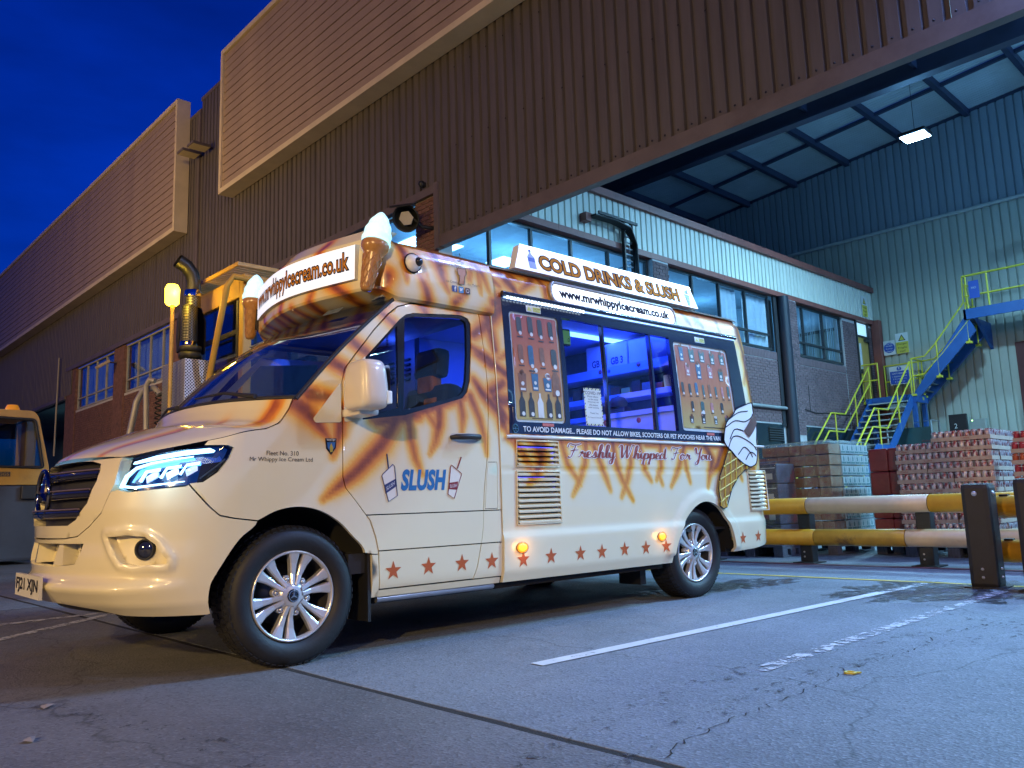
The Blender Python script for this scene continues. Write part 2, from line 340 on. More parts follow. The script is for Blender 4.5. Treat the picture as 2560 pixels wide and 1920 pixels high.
# ------------------------------------------------------------------ warehouse front (plane x = XF, facing -x)
XF = 6.2; YW = 6.84; XB = 24.0
M_clad = pbr('brown_cladding', (.094, .080, .078), .55, var=.28, scale=2.2, col2=(.055, .044, .042), mixlo=.55, mixhi=.8, bump=.12, bscale=6, stretch=(2.2, 2.2, .16))
M_trim = pbr('brown_flashing', (.125, .10, .095), .5, var=.15, scale=2, col2=(.07, .045, .04), bump=.1, bscale=5)
M_sign = pbr('sign_board_tan', (.36, .26, .18), .5, var=.12, scale=1.2, col2=(.28, .19, .13), mixlo=.55, mixhi=.85)
M_sframe = pbr('sign_frame_cream', (.66, .54, .36), .5, var=.12, scale=1.5, col2=(.5, .36, .24), mixlo=.6, mixhi=.85)
wh = thing('warehouse', 'long brown corrugated warehouse front rising over the van', 'building', (XF, 0, 0))
_clad = {}
def facade_sheet(y, z0, z1, parent, pitch=.2, w=1.0, flat=.13, mat=M_clad):
    key = (round(z0, 2), round(z1, 2), pitch, w, mat.name); Mx = T(0, y, 0) @ RZ(-pi / 2)
    if key not in _clad: o = corrugated('cladding_sheet', w, z0, z1, pitch, flat, .05, mat, parent); _clad[key] = o
    else: o = share('cladding_sheet', _clad[key], parent)
    o.matrix_local = Mx @ T(random.uniform(-.0015, .0015), random.uniform(-.004, .004), 0)
    return o
y = 6.65
while y > -12: facade_sheet(y, 5.18, 11.7, wh); y -= 1.0
y = 7.65
while y < 28.6: facade_sheet(y, 6.1, 11.73 if y < 16.7 else 11.4, wh); y += 1.0
while y < 46: facade_sheet(y, 5.1, 11.4, wh); y += 1.0
MB().box((-.075, -12, 5.0), (.06, 6.62, 5.2)).build('fascia_trim', M_trim, wh)
MB().box((-.07, 6.64, 5.98), (.05, 28.4, 6.12)).build('window_head_trim', M_trim, wh)
MB().box((-.09, 6.58, 4.98), (.02, 6.70, 6.14)).build('corner_trim', M_trim, wh)
MB().box((-.08, 28.4, 5.0), (.05, 46, 5.12)).build('fascia_trim', M_trim, wh)
MB().box((-.1, 16.64, 6.12), (.0, 16.78, 11.42)).build('seam_flashing', M_trim, wh)
MB().box((-.06, -12, 11.7), (.2, 16.7, 11.8)).build('parapet_cap', M_trim, wh); MB().box((-.06, 16.7, 11.4), (.2, 46, 11.5)).build('parapet_cap', M_trim, wh)
# fixing screws along the foot of the cladding
sm = MB(); sm.lathe([(0.001, .012), (.012, .008), (.013, 0)], 8, RY(-pi / 2))
sc0 = sm.build('screw', pbr('screw_dark', (.03, .025, .025), .5, .5, var=0), wh); sc0.location = (-.045, 6.4, 5.26)
yy = 6.2
while yy > -2.5:
    for zz in (5.26, 6.62, 8.0):
        if zz < 5.5 or round(yy * 5) % 2 == 0: share('screw', sc0, wh, T(-.062, yy + (.1 if zz > 5.5 else 0), zz))
    yy -= .2
# wire mast things on the roof
MB().tube([(.3, 16.4, 11.4), (.3, 16.4, 12.1)], .015).tube([(.3, 16.4, 12.05), (.3, 16.9, 11.9), (.3, 17.0, 11.5)], .01).build('aerial', M_trim, wh)

# the two long boards on the upper front, made of horizontal planks
def board(name, label, y0, y1, z0, z1, n):
    t = thing(name, label, 'sign board', (XF - .35, 0, 0)); h = (z1 - z0 - .24) / n
    p0 = None
    for i in range(n):
        za = z0 + .12 + i * h
        if p0 is None:
            mb = MB(); mb.prism([(0, .0), (-.05, .004), (-.052, h - .026), (-.03, h - .016), (0, h - .014)], y0 + .06, y1 - .06, lambda u, v, w: (u, w, v)); p0 = mb.build('plank', M_sign, t); o = p0
        else: o = share('plank', p0, t)
        o.location = (.02 + random.uniform(-.004, .004), 0, za)
    MB().box((.02, y0 + .05, z0 + .1), (.06, y1 - .05, z1 - .1)).build('backing_sheet', pbr('sign_backing', (.05, .03, .025), .7, var=.1), t)
    for nm, a, b in (('frame_rail', (-.08, y0, z0), (.28, y1, z0 + .12)), ('frame_rail', (-.08, y0, z1 - .12), (.28, y1, z1)), ('frame_stile', (-.082, y0 - .001, z0 + .12), (.28, y0 + .11, z1 - .12)), ('frame_stile', (-.082, y1 - .11, z0 + .12), (.28, y1 + .001, z1 - .12))):
        MB().box(a, b).build(nm, M_sframe, t)
    return t
board('sign_board', 'big blank tan plank board high above the van and the canopy edge', -3.0, 14.62, 8.33, 12.05, 17)
board('sign_board', 'long blank tan plank board at the left edge running into the distance', 17.4, 43.0, 8.2, 11.95, 17)

# brickwork laid piece by piece
M_brick = pbr('red_brown_brick', (.17, .085, .07), .85, var=.35, scale=9, col2=(.09, .05, .045), mixlo=.5, mixhi=.7, bump=.5, bscale=60)
M_brickd = pbr('grey_purple_brick', (.165, .105, .115), .85, var=.25, scale=5, col2=(.085, .06, .07), mixlo=.5, mixhi=.7, bump=.15, bscale=60)
M_mort = pbr('mortar', (.46, .44, .45), .95, var=.1, scale=6)
def brick_mesh(w, d, h, name, mat, parent):
    mb = MB(); mb.bbox((-w / 2, -d / 2, 0), (w / 2, d / 2, h), .004); return mb.build(name, mat, parent)
def lay(parent, u0, u1, z0, z1, place, mat, dist, limit, proto=None, stuffname='brickwork'):
    """running bond; the `limit` bricks nearest to dist() become parts, the rest one mesh"""
    cand = []; r = 0; z = z0
    while z + .065 <= z1 + .001:
        u = u0 - (.1125 if r % 2 else 0)
        while u < u1 - .02:
            a = max(u, u0) + .005; b = min(u + .215, u1)
            if b - a > .04: cand.append((dist((a + b) / 2), a, b, z))
            u += .225
        z += .075; r += 1
    cand.sort(); full = None; rest = MB(); pr = {}
    for k, (d, a, b, z) in enumerate(cand):
        w = round(b - a, 3); e = random.uniform(-.002, .002)
        if k < limit:
            if w not in pr: pr[w] = brick_mesh(w, .02, .065, 'brick', mat, parent); o = pr[w]
            else: o = share('brick', pr[w], parent)
            o.matrix_local = place((a + b) / 2, z, e)
        else:
            P = place((a + b) / 2, z, e); rest.box((-w / 2, -.01, 0), (w / 2, .01, .065), P)
    if rest.f: tag(rest.build(stuffname, mat, parent), kind='stuff')
    return parent
# pier beside the canopy corner
fp = lambda off: (lambda u, z, e: T(off + e, u, z) @ RZ(-pi / 2))
MB().box((.012, 6.70, 3.0), (.3, 7.32, 5.98)).build('pier_core', M_mort, wh)
lay(wh, 6.70, 7.32, 4.7, 5.98, fp(.004), M_brick, lambda u: 0, 60)
# side wall with windows further left
WIN_L = [(7.34, 11.9), (12.5, 17.0), (18.3, 22.25), (23.2, 27.25)]
PIER_L = [(11.92, 12.48), (17.02, 18.28), (22.27, 23.18), (27.27, 28.4)]
wall = MB().box((.03, 7.32, 0), (.28, 28.4, 4.47)).build('wall_core', M_mort, wh)
lay(wh, 14.5, 28.4, 2.0, 4.46, fp(.022), M_brick, lambda u: u, 0)
for a, b in PIER_L:
    MB().box((-.02, a, 0), (.26, b, 5.97)).build('pier', M_brick, wh)
M_frame = pbr('dark_window_frame', (.03, .035, .04), .4, var=.1); M_framew = pbr('pale_window_frame', (.35, .33, .28), .5, var=.1)
M_pane = glass('window_pane', (.92, .96, 1), 1.0)
M_pane_d = glass('window_pane_sky', (.75, .85, 1), 2.2)
def window(parent, u0, u1, z0, z1, cuts, zc, place, fm, gm, d=.07, w=.045):
    """framed window in the wall plane; cuts = mullion positions, zc = transom height"""
    us = [u0] + cuts + [u1]
    fr = MB()
    fr.box((u0, 0, z0), (u1, d, z0 + w)).box((u0, 0, z1 - w), (u1, d, z1))
    if zc: fr.box((u0 + w, .002, zc - w / 2), (u1 - w, d - .002, zc + w / 2))
    for i, u in enumerate(us): fr.box((u - (0 if i == 0 else w / 2), .001, z0 + w), (u + (w if i == 0 else w / 2) - (w / 2 if i == len(us) - 1 else 0), d - .001, z1 - w))
    o = fr.build('window', fm, parent); o.matrix_local = place
    for a, b in zip(us, us[1:]):
        for za, zb in (((z0, zc), (zc, z1)) if zc else ((z0, z1),)):
            p = MB().box((a + w * .6, d * .45, za + w * .6), (b - w * .6, d * .45 + .004, zb - w * .6)).build('pane', gm, o)
    return o
PL = T(.06, 0, 0) @ RZ(-pi / 2)      # local x runs along -y
def winL(a, b, n, gm, fm): window(wh, -b, -a, 4.5, 5.96, [-b + (b - a) * k / n for k in range(1, n)], 4.86, PL, fm, gm)
winL(*WIN_L[0], 4, M_pane, M_frame); winL(*WIN_L[1], 4, M_pane, M_frame); winL(*WIN_L[2], 4, M_pane_d, M_framew); winL(*WIN_L[3], 4, M_pane_d, M_framew)
M_dark = pbr('dark_interior', (.02, .022, .028), .9, var=.2)
M_curt = pbr('grey_blind', (.50, .56, .64), .8, var=.15, scale=2)
MB().box((.32, 17.5, 4.3), (.36, 28.4, 6.1)).build('blind', M_curt, wh)
# far open bay on the left with its strip lights
MB().box((3.5, 28.4, 0), (3.6, 46, 6)).box((.3, 28.4, 5.05), (3.6, 46, 5.15)).box((.02, 28.35, 0), (3.6, 28.45, 5.0)).build('far_bay', pbr('far_bay_teal', (.05, .11, .12), .7, var=.3, scale=.7), wh)
M_tube = glow('tube_white', (.55, .8, 1), 14)
MB().box((2.0, 30.2, 3.75), (2.1, 32.0, 3.83)).build('strip_light', M_tube, wh); MB().box((3.3, 29.0, 2.62), (3.4, 33.0, 2.70)).build('strip_light', glow('tube_dim', (.7, .85, 1), 4), wh)
MB().tube([(-.15, 29.0, 6.6), (-.15, 29.05, 3.0)], .03).build('downpipe', pbr('pipe_grey', (.3, .27, .22), .5, var=.1), wh)
# ------------------------------------------------------------------ office block (plane y = YW, facing -y) inside the bay
of = thing('office_block', 'two storey brick office with pale corrugated band under the canopy', 'building', (0, YW, 0))
M_oclad = pbr('pale_cladding', (.64, .66, .58), .5, var=.1, scale=2, col2=(.46, .49, .45), mixlo=.55, mixhi=.8, stretch=(1, 1, .3))
M_red = pbr('red_fascia', (.24, .075, .06), .5, var=.15, scale=2, col2=(.13, .05, .05))
o0 = corrugated('cladding_sheet', .95, 6.14, 7.06, .19, .135, .03, M_oclad, of); o0.location = (6.3, 0, 0); xx = 7.25
while xx < 23.8: share('cladding_sheet', o0, of, T(xx, random.uniform(-.003, .003), 0)); xx += .95
xx = 6.3
while xx < 23.9:
    w = min(2.95, 23.98 - xx); MB().box((xx, -.12, 7.06), (xx + w - .006, .1, 7.22)).build('fascia_board', M_red, of); MB().box((xx, -.09, 6.0), (xx + w - .006, .08, 6.13)).build('window_head_trim', M_red, of); xx += w
MB().box((6.3, .1, 7.12), (24, 6.2, 7.2)).build('roof_deck', M_dark, of)
# upper floor room behind the glass: tiled ceiling, back wall, floor
M_room = pbr('office_wall_paint', (.55, .62, .68), .8, var=.05); M_tile = pbr('ceiling_tile', (.62, .68, .72), .85, var=.06, scale=4)
MB().box((6.34, 4.6, 4.3), (23.9, 4.7, 6.1)).build('room_wall', M_room, of); MB().box((6.34, .02, 4.30), (23.9, 4.6, 4.36)).build('room_floor', pbr('carpet', (.06, .08, .12), .95, var=.1), of)
MB().box((12.55, .1, 4.36), (12.63, 4.6, 6.06)).build('partition', M_room, of); MB().box((18.4, .1, 4.36), (18.48, 4.6, 6.06)).build('partition', M_room, of)
MB().box((6.34, .04, 6.07), (23.9, 4.6, 6.10)).build('ceiling_backing', M_dark, of)
tl = MB().box((0, 0, 6.05), (1.19, 1.13, 6.065)).build('ceiling_tile', M_tile, of); tl.location = (6.36, .06, 0)
for i in range(14):
    for j in range(4):
        if i + j: share('ceiling_tile', tl, of, T(6.36 + i * 1.2 + (.08 if i > 4 else 0) + (.08 if i > 9 else 0), .06 + j * 1.14, 0))
M_panel = glow('office_light_panel', (.35, .72, 1), 5)
lp = MB().box((0, 0, 6.03), (.58, .58, 6.046)).build('light_panel', M_panel, of); lp.location = (7.3, 2.0, 0)
for x in (7.9, 9.6, 11.3, 14, 15.7, 17.2, 19.6, 21.6): share('light_panel', lp, of, T(x, 1.9 if x < 12 else 2.6, 0))
for _x, _w in ((7.6, 60), (9.4, 60), (11.2, 60), (14.4, 40), (16.6, 40), (19.4, 28), (21.6, 28)): lamp('office_room_light', 'POINT', (_x, 1.6, 5.35), (.14, .52, 1), _w, of, .25)
PO = T(0, .05, 0)
def winO(a, b, cuts, zc=4.92): window(of, a, b, 4.52, 5.99, cuts, zc, PO, M_frame, M_pane, .08, .055)
winO(6.42, 12.2, [7.55, 8.62, 9.75, 10.9]); winO(12.82, 17.45, [13.95, 15.1, 16.3]); winO(18.72, 21.68, [19.33, 20.53])
# blinds and curtains
bs = MB().box((0, .12, 4.62), (.085, .124, 5.9)).build('blind_slat', pbr('pale_blind', (.55, .62, .66), .8, var=.08), of); bs.location = (18.8, 0, 0)
k = 0; x = 18.92
while x < 21.6:
    if not (20.15 < x < 20.35 or 21.25 < x < 21.5): share('blind_slat', bs, of, T(x, 0, 0) @ T(.04, .12, 0) @ RZ(random.uniform(.2, .7)) @ T(-.04, -.12, 0))
    x += .115
for x0 in (15.2, 16.35, 17.0):
    mb = MB(); n = 14; pts = [(x0 + q * .065, .2 + .03 * sin(q * 1.9)) for q in range(n)]
    mb.add([(p[0], p[1], 4.55) for p in pts] + [(p[0], p[1], 5.95) for p in pts], [(q, q + 1, n + q + 1, n + q) for q in range(n - 1)], True); mb.build('curtain', pbr('curtain_white', (.5, .58, .62), .9, var=.1), of)
# mirrored sign letters at the corner window, given their own glow; lion left out
mb = MB(); vs, fs = fit_text('GB', .34, .22); mb.add([(8.35 - u, .1, 5.0 + v) for u, v in vs], fs); mb.build('window_lettering', glow('letter_glow', (.6, .85, 1), .9), of, recalc=False)
mb = MB(); vs, fs = fit_text('Q', .22, .22); mb.add([(8.35 - u, .1, 4.66 + v) for u, v in vs], fs); mb.build('window_lettering', MATS['letter_glow'], of, recalc=False)
# brick lower wall, piers, soldier course
op = lambda off: (lambda u, z, e: T(u, off + e, z))
MB().box((6.4, .02, 0), (21.68, .28, 4.47)).build('wall_core', M_mort, of); MB().box((21.74, .02, 2.57), (22.6, .28, 5.98)).build('wall_core', M_mort, of); MB().box((23.48, .02, 2.57), (23.98, .28, 5.98)).build('wall_core', M_mort, of); MB().box((22.6, .02, 2.57), (23.48, .28, 3.52)).build('wall_core', M_mort, of)
lay(of, 15.6, 21.68, 2.60, 4.24, op(.012), M_brickd, lambda u: u, 230)
lay(of, 21.75, 22.59, 2.60, 5.96, op(.012), M_brickd, lambda u: u, 60); lay(of, 23.49, 23.96, 2.60, 5.96, op(.012), M_brickd, lambda u: u, 0); lay(of, 22.6, 23.48, 2.6, 3.5, op(.013), M_brickd, lambda u: u, 0)
sb = brick_mesh(.065, .02, .205, 'soldier_brick', M_brickd, of); sb.matrix_local = T(15.65, .010, 4.262); x = 15.725
while x < 21.66:
    share('soldier_brick', sb, of, T(x, .010 + random.uniform(-.002, .002), 4.262)); x += .075
for a, b in ((12.22, 12.80), (18.22, 18.66)):
    MB().box((a, -.10, 0), (b, .2, 5.985)).build('pier_core', M_mort, of); lay(of, a, b, 2.3 if a > 15 else 4.6, 5.97, op(-.105), M_brickd, lambda u: 0, 0)
MB().tube([(17.92, -.1, 6.0), (17.92, -.1, 0)], .17, 12).build('rainwater_pipe', pbr('pipe_dark', (.012, .016, .03), .5, var=.15), of)
MB().box((17.6, -.02, 2.5), (18.2, .03, 6.0)).build('recess_panel', M_dark, of)
MB().tube([(10.5, -.06, 2.98), (18.0, -.06, 2.98)], .045).build('conduit', pbr('galvanised', (.5, .53, .55), .4, .6, var=.1), of); MB().tube([(18.12, -.16, 4.05), (18.12, -.16, 2.75)], .03).build('conduit', MATS['galvanised'], of)
MB().tube([(18.7, .0, 3.05), (19.5, -.01, 2.95), (20.3, -.01, 3.0), (21.0, -.0, 2.98), (22.4, -.0, 3.04)], .013).tube([(19.2, .0, 3.7), (19.2, .0, 2.98)], .012).build('cable', pbr('black_cable', (.015, .015, .018), .5, var=0), of)
MB().box((12.8, -.02, .2), (17.6, .1, 2.55)).box((18.7, -.02, .2), (23.9, .1, 2.55)).build('ground_floor_glazing', pbr('dark_glazing', (.015, .03, .04), .15, var=.2), of)
lv = MB().box((16.8, -.06, 2.42), (17.5, -.03, 2.45)).build('louvre_slat', M_frame, of)
for q in range(1, 6): share('louvre_slat', lv, of, T(0, 0, -q * .06))
# door with transom light
dr = MB().box((22.66, .0, 3.54), (23.42, .05, 5.5)).build('door', pbr('ochre_door', (.42, .27, .07), .5, var=.08), of)
MB().box((22.6, -.03, 3.5), (22.66, .09, 6.0)).box((23.42, -.03, 3.5), (23.48, .09, 6.0)).box((22.66, -.03, 5.5), (23.42, .09, 5.56)).build('door_frame', M_frame, of)
MB().box((22.66, .02, 5.56), (23.42, .03, 5.96)).build('transom_light', glow('transom_glow', (.4, .75, 1), .8), of)
MB().box((22.74, -.02, 4.5), (22.86, .0, 5.3)).build('vision_panel', pbr('pale_panel', (.6, .65, .7), .2, var=0), dr); MB().bbox((23.1, -.07, 5.38), (23.38, .0, 5.46), .008).tube([(23.2, -.06, 5.4), (23.0, -.12, 5.38)], .012).build('door_closer', M_frame, dr); MB().bbox((22.7, -.05, 4.35), (22.8, .0, 4.48), .008).build('door_handle', M_frame, dr)
MB().box((23.72, -.26, 0), (23.96, -.02, 6.12)).build('corner_column', M_red, of)
# cable ladder climbing the office front
cl_ = thing('cable_ladder', 'black cable tray with bundled cables bending down the pale office band', 'cable tray', (0, YW, 0))
M_blk = pbr('black_steel', (.02, .022, .025), .5, .3, var=.2)
for dx in (0, .28): MB().box((11.15 + dx, -.20, 4.6), (11.19 + dx, -.12, 6.62)).build('side_rail', M_blk, cl_)
rg = MB().box((11.19, -.18, 4.7), (11.43, -.15, 4.725)).build('rung', pbr('rung_grey', (.3, .33, .36), .5, .3, var=.1), cl_)
for q in range(1, 15): share('rung', rg, cl_, T(0, 0, q * .13))
MB().box((10.2, -.34, 6.5), (11.45, -.30, 6.56)).box((10.2, -.12, 6.5), (11.45, -.08, 6.56)).build('top_rail', M_blk, cl_)
for q in range(5):
    MB().tube([(10.1, -.15 - q * .04, 6.46), (10.8, -.15 - q * .04, 6.48), (11.25, -.15 - q * .04, 6.42), (11.5 - q * .01, -.2 - q * .02, 6.1), (11.52 - q * .01, -.2 - q * .02, 4.6)], .022).build('cable', M_blk, cl_)
MB().box((9.95, -.2, 6.35), (10.12, -.03, 6.52)).build('wall_bracket', M_red, cl_)

# ------------------------------------------------------------------ canopy: back wall, roof, steelwork
bw = thing('bay_back_wall', 'tall pale green corrugated wall at the back of the loading bay', 'wall', (XB, 0, 0))
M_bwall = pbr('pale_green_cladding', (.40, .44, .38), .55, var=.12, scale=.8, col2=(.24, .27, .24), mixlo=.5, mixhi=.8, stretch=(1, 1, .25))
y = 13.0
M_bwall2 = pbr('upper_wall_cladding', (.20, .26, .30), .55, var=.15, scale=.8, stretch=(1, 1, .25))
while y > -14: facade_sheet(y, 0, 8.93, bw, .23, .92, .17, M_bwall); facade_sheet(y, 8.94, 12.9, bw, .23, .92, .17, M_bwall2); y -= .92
MB().tube([(-.14, 13, 8.95), (-.14, -14, 8.95)], .055).build('conduit_pipe', pbr('pipe_painted', (.42, .46, .44), .5, var=.1), bw)
MB().box((-.09, 2.35, 0), (-.03, 2.95, 4.8)).build('dark_red_door', pbr('dark_red_door', (.09, .02, .02), .6, var=.1), bw)
MB().bbox((-.5, 1.9, 7.5), (-.1, 2.15, 7.8), .02).build('junction_box', pbr('box_grey', (.4, .43, .42), .5, var=.1), bw)
cn = thing('canopy_roof', 'dark steel canopy roof with panels and purlins over the loading bay', 'roof')
def ceil_z(y): return 11.57 + .087 * (7 - y) + .06
M_roof = pbr('roof_sheet_grey', (.46, .55, .60), .6, var=.15, scale=.6, col2=(.36, .44, .50))
_w = M_roof.node_tree; wv = _w.nodes.new('ShaderNodeTexWave'); wv.inputs['Scale'].default_value = 2.2; tcn = _w.nodes.new('ShaderNodeNewGeometry'); _w.links.new(tcn.outputs['Position'], wv.inputs['Vector'])
bpn = _w.nodes.new('ShaderNodeBump'); bpn.inputs['Strength'].default_value = .6; bpn.inputs['Distance'].default_value = .03; _w.links.new(wv.outputs['Fac'], bpn.inputs['Height']); _w.links.new(bpn.outputs[0], _w.nodes['Principled BSDF'].inputs['Normal'])
M_steel = pbr('dark_blue_steel', (.025, .035, .075), .55, var=.2, scale=2)
ys = [7.15 + 1.85 * k for k in range(-11, 5)]; xs = [6.35, 10.4, 14.4, 18.2, 21.6, 23.98]
for a, b in zip(ys, ys[1:]):
    for x0, x1 in zip(xs, xs[1:]):
        MB().add([(x0 + .01, a + .01, ceil_z(a) + .1), (x1 - .01, a + .01, ceil_z(a) + .1), (x1 - .01, b - .01, ceil_z(b) + .1), (x0 + .01, b - .01, ceil_z(b) + .1)], [(0, 1, 2, 3)]).build('roof_sheet', M_roof, cn, recalc=False)
for yv in ys: MB().box((6.35, yv - .07, ceil_z(yv) - .12), (23.95, yv + .07, ceil_z(yv) + .09)).build('rafter', M_steel, cn)
for x in xs[1:]:
    mb = MB(); mb.add([(x - .05 + dx, yv, ceil_z(yv) + dz) for yv in (ys[0], ys[-1]) for dx in (0, .1) for dz in (-.02, .07)], [(0, 1, 3, 2), (4, 5, 7, 6), (0, 1, 5, 4), (2, 3, 7, 6), (0, 2, 6, 4), (1, 3, 7, 5)]); mb.build('purlin', M_steel, cn)
MB().box((14.3, -13.5, 8.85), (14.34, 13, 11.3)).box((14.2, -13.5, 8.80), (14.44, 13, 8.86)).build('girder', M_steel, cn)
for yv in (1.6, 3.9): MB().box((14.0, yv, 9.0), (14.3, yv + .06, 9.5)).build('girder_bracket', M_steel, cn)
MB().box((6.35, 13.0, 7.2), (24, 13.1, 13)).build('end_wall', pbr('end_wall_dark', (.11, .15, .32), .8, var=.15), cn)
MB().box((6.35, -14.1, 0), (24, -14.0, 14)).build('end_wall', MATS['end_wall_dark'], cn)  # unseen wall added on this side to bounce light into the bay

# ceiling floodlight, and its two neighbours in the row outside the frame
M_flood = glow('floodlight_white', (.62, .85, 1), 60)
def floodlight(name, label, loc, power, group):
    t = thing(name, label, 'floodlight', loc, 0, group)
    MB().bbox((-.26, -.30, .0), (.26, .30, .09), .03).build('housing', M_blk, t); MB().box((-.22, -.26, -.012), (.22, .26, -.001)).build('lit_panel', M_flood, t)
    MB().tube([(0, 0, .1), (0, 0, ceil_z(loc[1]) - loc[2])], .006).build('suspension_rod', M_blk, t)
    lamp('flood_lamp', 'SPOT', (0, 0, -.06), (.34, .72, 1), power, t, .3, aim=(0, 0, -5), spot=168, blend=.6); lamp('flood_spill', 'POINT', (0, 0, -.3), (.16, .50, 1), power * .10, t, .3); return t  # the point light is added to brighten the roof sheets
floodlight('ceiling_floodlight', 'glowing white floodlight hanging under the canopy at upper right', (17.0, 2.67, 8.78), 2200, 'canopy floodlights')
floodlight('ceiling_floodlight', 'glowing floodlight under the canopy, out of view to the right', (13.0, -6.0, 10.2), 10500, 'canopy floodlights')
floodlight('ceiling_floodlight', 'glowing floodlight at the back of the bay, out of view to the right', (20.0, -7.5, 10.2), 11000, 'canopy floodlights')

# ------------------------------------------------------------------ wall lights and the lamps around the yard
M_len = pbr('lamp_glass_tan', (.55, .45, .28), .25, var=.05)
for k, (y, z) in enumerate(((15.95, 10.02), (16.6, 10.06))):
    t = thing('wall_floodlight', ['flat wall floodlight nearer the big board', 'flat wall floodlight nearer the left board'][k], 'floodlight', (5.85, y, z), 0, 'pair of unlit floodlights high on the cladding')
    MB().bbox((-.28, -.2, 0), (.2, .2, .07), .02).build('housing', M_trim, t); MB().box((-.25, -.17, -.012), (.17, .17, -.001)).build('lens', M_len, t); MB().tube([(.15, 0, .05), (.36, 0, .1)], .03).build('arm', M_trim, t)
t = thing('wall_floodlight', 'small tilted floodlight above the far left windows', 'floodlight', (5.9, 22.9, 5.5)); Mx = RY(-.6)
MB().bbox((-.35, -.16, -.03), (.05, .16, .05), .02, Mx).build('housing', pbr('tan_metal', (.45, .38, .28), .5, var=.1), t); MB().box((-.32, -.13, -.042), (.02, .13, -.031), Mx).build('lens', M_len, t); MB().tube([(0, 0, 0), (.32, 0, .02)], .025).build('arm', M_trim, t)
t = thing('wall_floodlight', 'round dark floodlight with hood on the brick pier above the van', 'floodlight', (5.75, 6.98, 5.52)); Mx = Vector((-.72, -.45, -.52)).to_track_quat('-Z', 'Y').to_matrix().to_4x4()
MB().lathe([(.001, .13), (.12, .12), (.2, .06), (.235, .0), (.235, -.03), (.215, -.03), (.2, .0)], 28, Mx).build('reflector_dish', M_blk, t)
MB().lathe([(.001, -.012), (.12, -.012), (.13, .0)], 6, Mx, False).build('lens', pbr('lamp_glass_clear', (.5, .45, .38), .15, var=.05), t)
MB().tube([(.12, -.05, .0), (.25, -.1, -.12), (.46, -.16, -.12)], .03).build('arm', M_blk, t)
MB().prism([(-.25, 0), (.25, 0), (.2, .16), (-.2, .16)], .0, .012, lambda u, v, w: Mx @ Vector((u, .225 + w, .02 - v))).build('hood', M_blk, t)
t = thing('wall_sensor', 'tiny black sensor bulb on the cladding edge above the brick pier', 'sensor', (6.08, 6.98, 6.2)); MB().lathe([(.001, .07), (.05, .05), (.06, 0), (.03, -.05), (.001, -.06)], 12).build('dome', M_blk, t); MB().box((.02, -.04, -.04), (.1, .04, .04)).build('base_plate', M_blk, t)
# white yard floods fixed to the canopy face above the picture, and the sodium mast behind the photographer
def yard_flood(label, loc, aim, power, col):
    t = thing('yard_floodlight', label, 'floodlight', loc, 0, 'yard floodlights on the canopy face')
    MB().bbox((-.06, -.3, -.2), (.06, .3, .2), .02).build('housing', M_blk, t); MB().box((-.075, -.26, -.16), (-.062, .26, .16)).build('lit_panel', M_flood, t); MB().tube([(.06, 0, 0), (.38, 0, 0)], .03).build('arm', M_blk, t)
    lamp('flood_lamp', 'SPOT', (-.12, 0, 0), col, power, t, .35, aim=Vector(aim) - Vector(loc) + Vector((-.12, 0, 0)), spot=112, blend=1.0)
yard_flood('white floodlight on the canopy face above the parking bay', (5.75, -2.6, 7.6), (2.9, -1.8, 0), 3300, (.19, .36, 1))
yard_flood('added white floodlight on the canopy face, farther right', (5.75, -7.5, 6.4), (3.3, -.2, .9), 1500, (.46, .58, 1))  # added to throw cool light on the van's rear side
def sodium_lamp(label, loc, h, aim, power, cone=140):
    """street lamp: tapered pole, arm and lit head leaning towards aim"""
    d = Vector((aim[0] - loc[0], aim[1] - loc[1], 0)).normalized(); ms = thing('street_lamp', label, 'street lamp', (*loc, 0), 0, 'sodium street lamps round the yard'); e = d * .95
    MB().tube([(0, 0, 0), (0, 0, h - .5), (e.x * .25, e.y * .25, h + .02), (e.x, e.y, h + .1)], [.09, .07, .055, .045]).build('pole', pbr('lamp_pole', (.3, .3, .3), .5, .5, var=.1), ms); MB().bbox((e.x - .25, e.y - .25, h + .02), (e.x + .25, e.y + .25, h + .18), .04).build('lamp_head', M_blk, ms)
    MB().box((e.x - .2, e.y - .2, h), (e.x + .2, e.y + .2, h + .018)).build('lit_panel', glow('sodium', (1, .66, .2), 40), ms); c = Vector((e.x, e.y, h - .04)); lamp('sodium_light', 'SPOT', c, (1, .66, .24), power, ms, .3, aim=Vector((*aim,)) - Vector((*loc, 0)), spot=cone, blend=.9)
sodium_lamp('sodium street lamp behind the photographer', (-12, -10.5), 6.2, (-3.6, 3.8, 2.2), 11500, 78)
for _k, (_x, _y) in enumerate(((-16, 1), (-9, -14), (-3, -16), (4, -17), (-20, 9))): sodium_lamp(['added sodium lamp far left behind the camera', 'small added sodium lamp beside the near street lamp', 'small added sodium lamp straight behind the camera', 'small added sodium lamp behind the camera to the right', 'small added sodium lamp farthest to the left'][_k], (_x, _y), 5.0 + (_k % 3), (0, 1, 1), 5200 if _k == 0 else 260)  # unseen lamps added for highlights on the van; the first warms the left ground
sodium_lamp('added sodium street lamp out of view to the left', (-7, 15), 7.0, (6, 22, 6.5), 5200)  # unseen lamp added to brighten the left board and wall
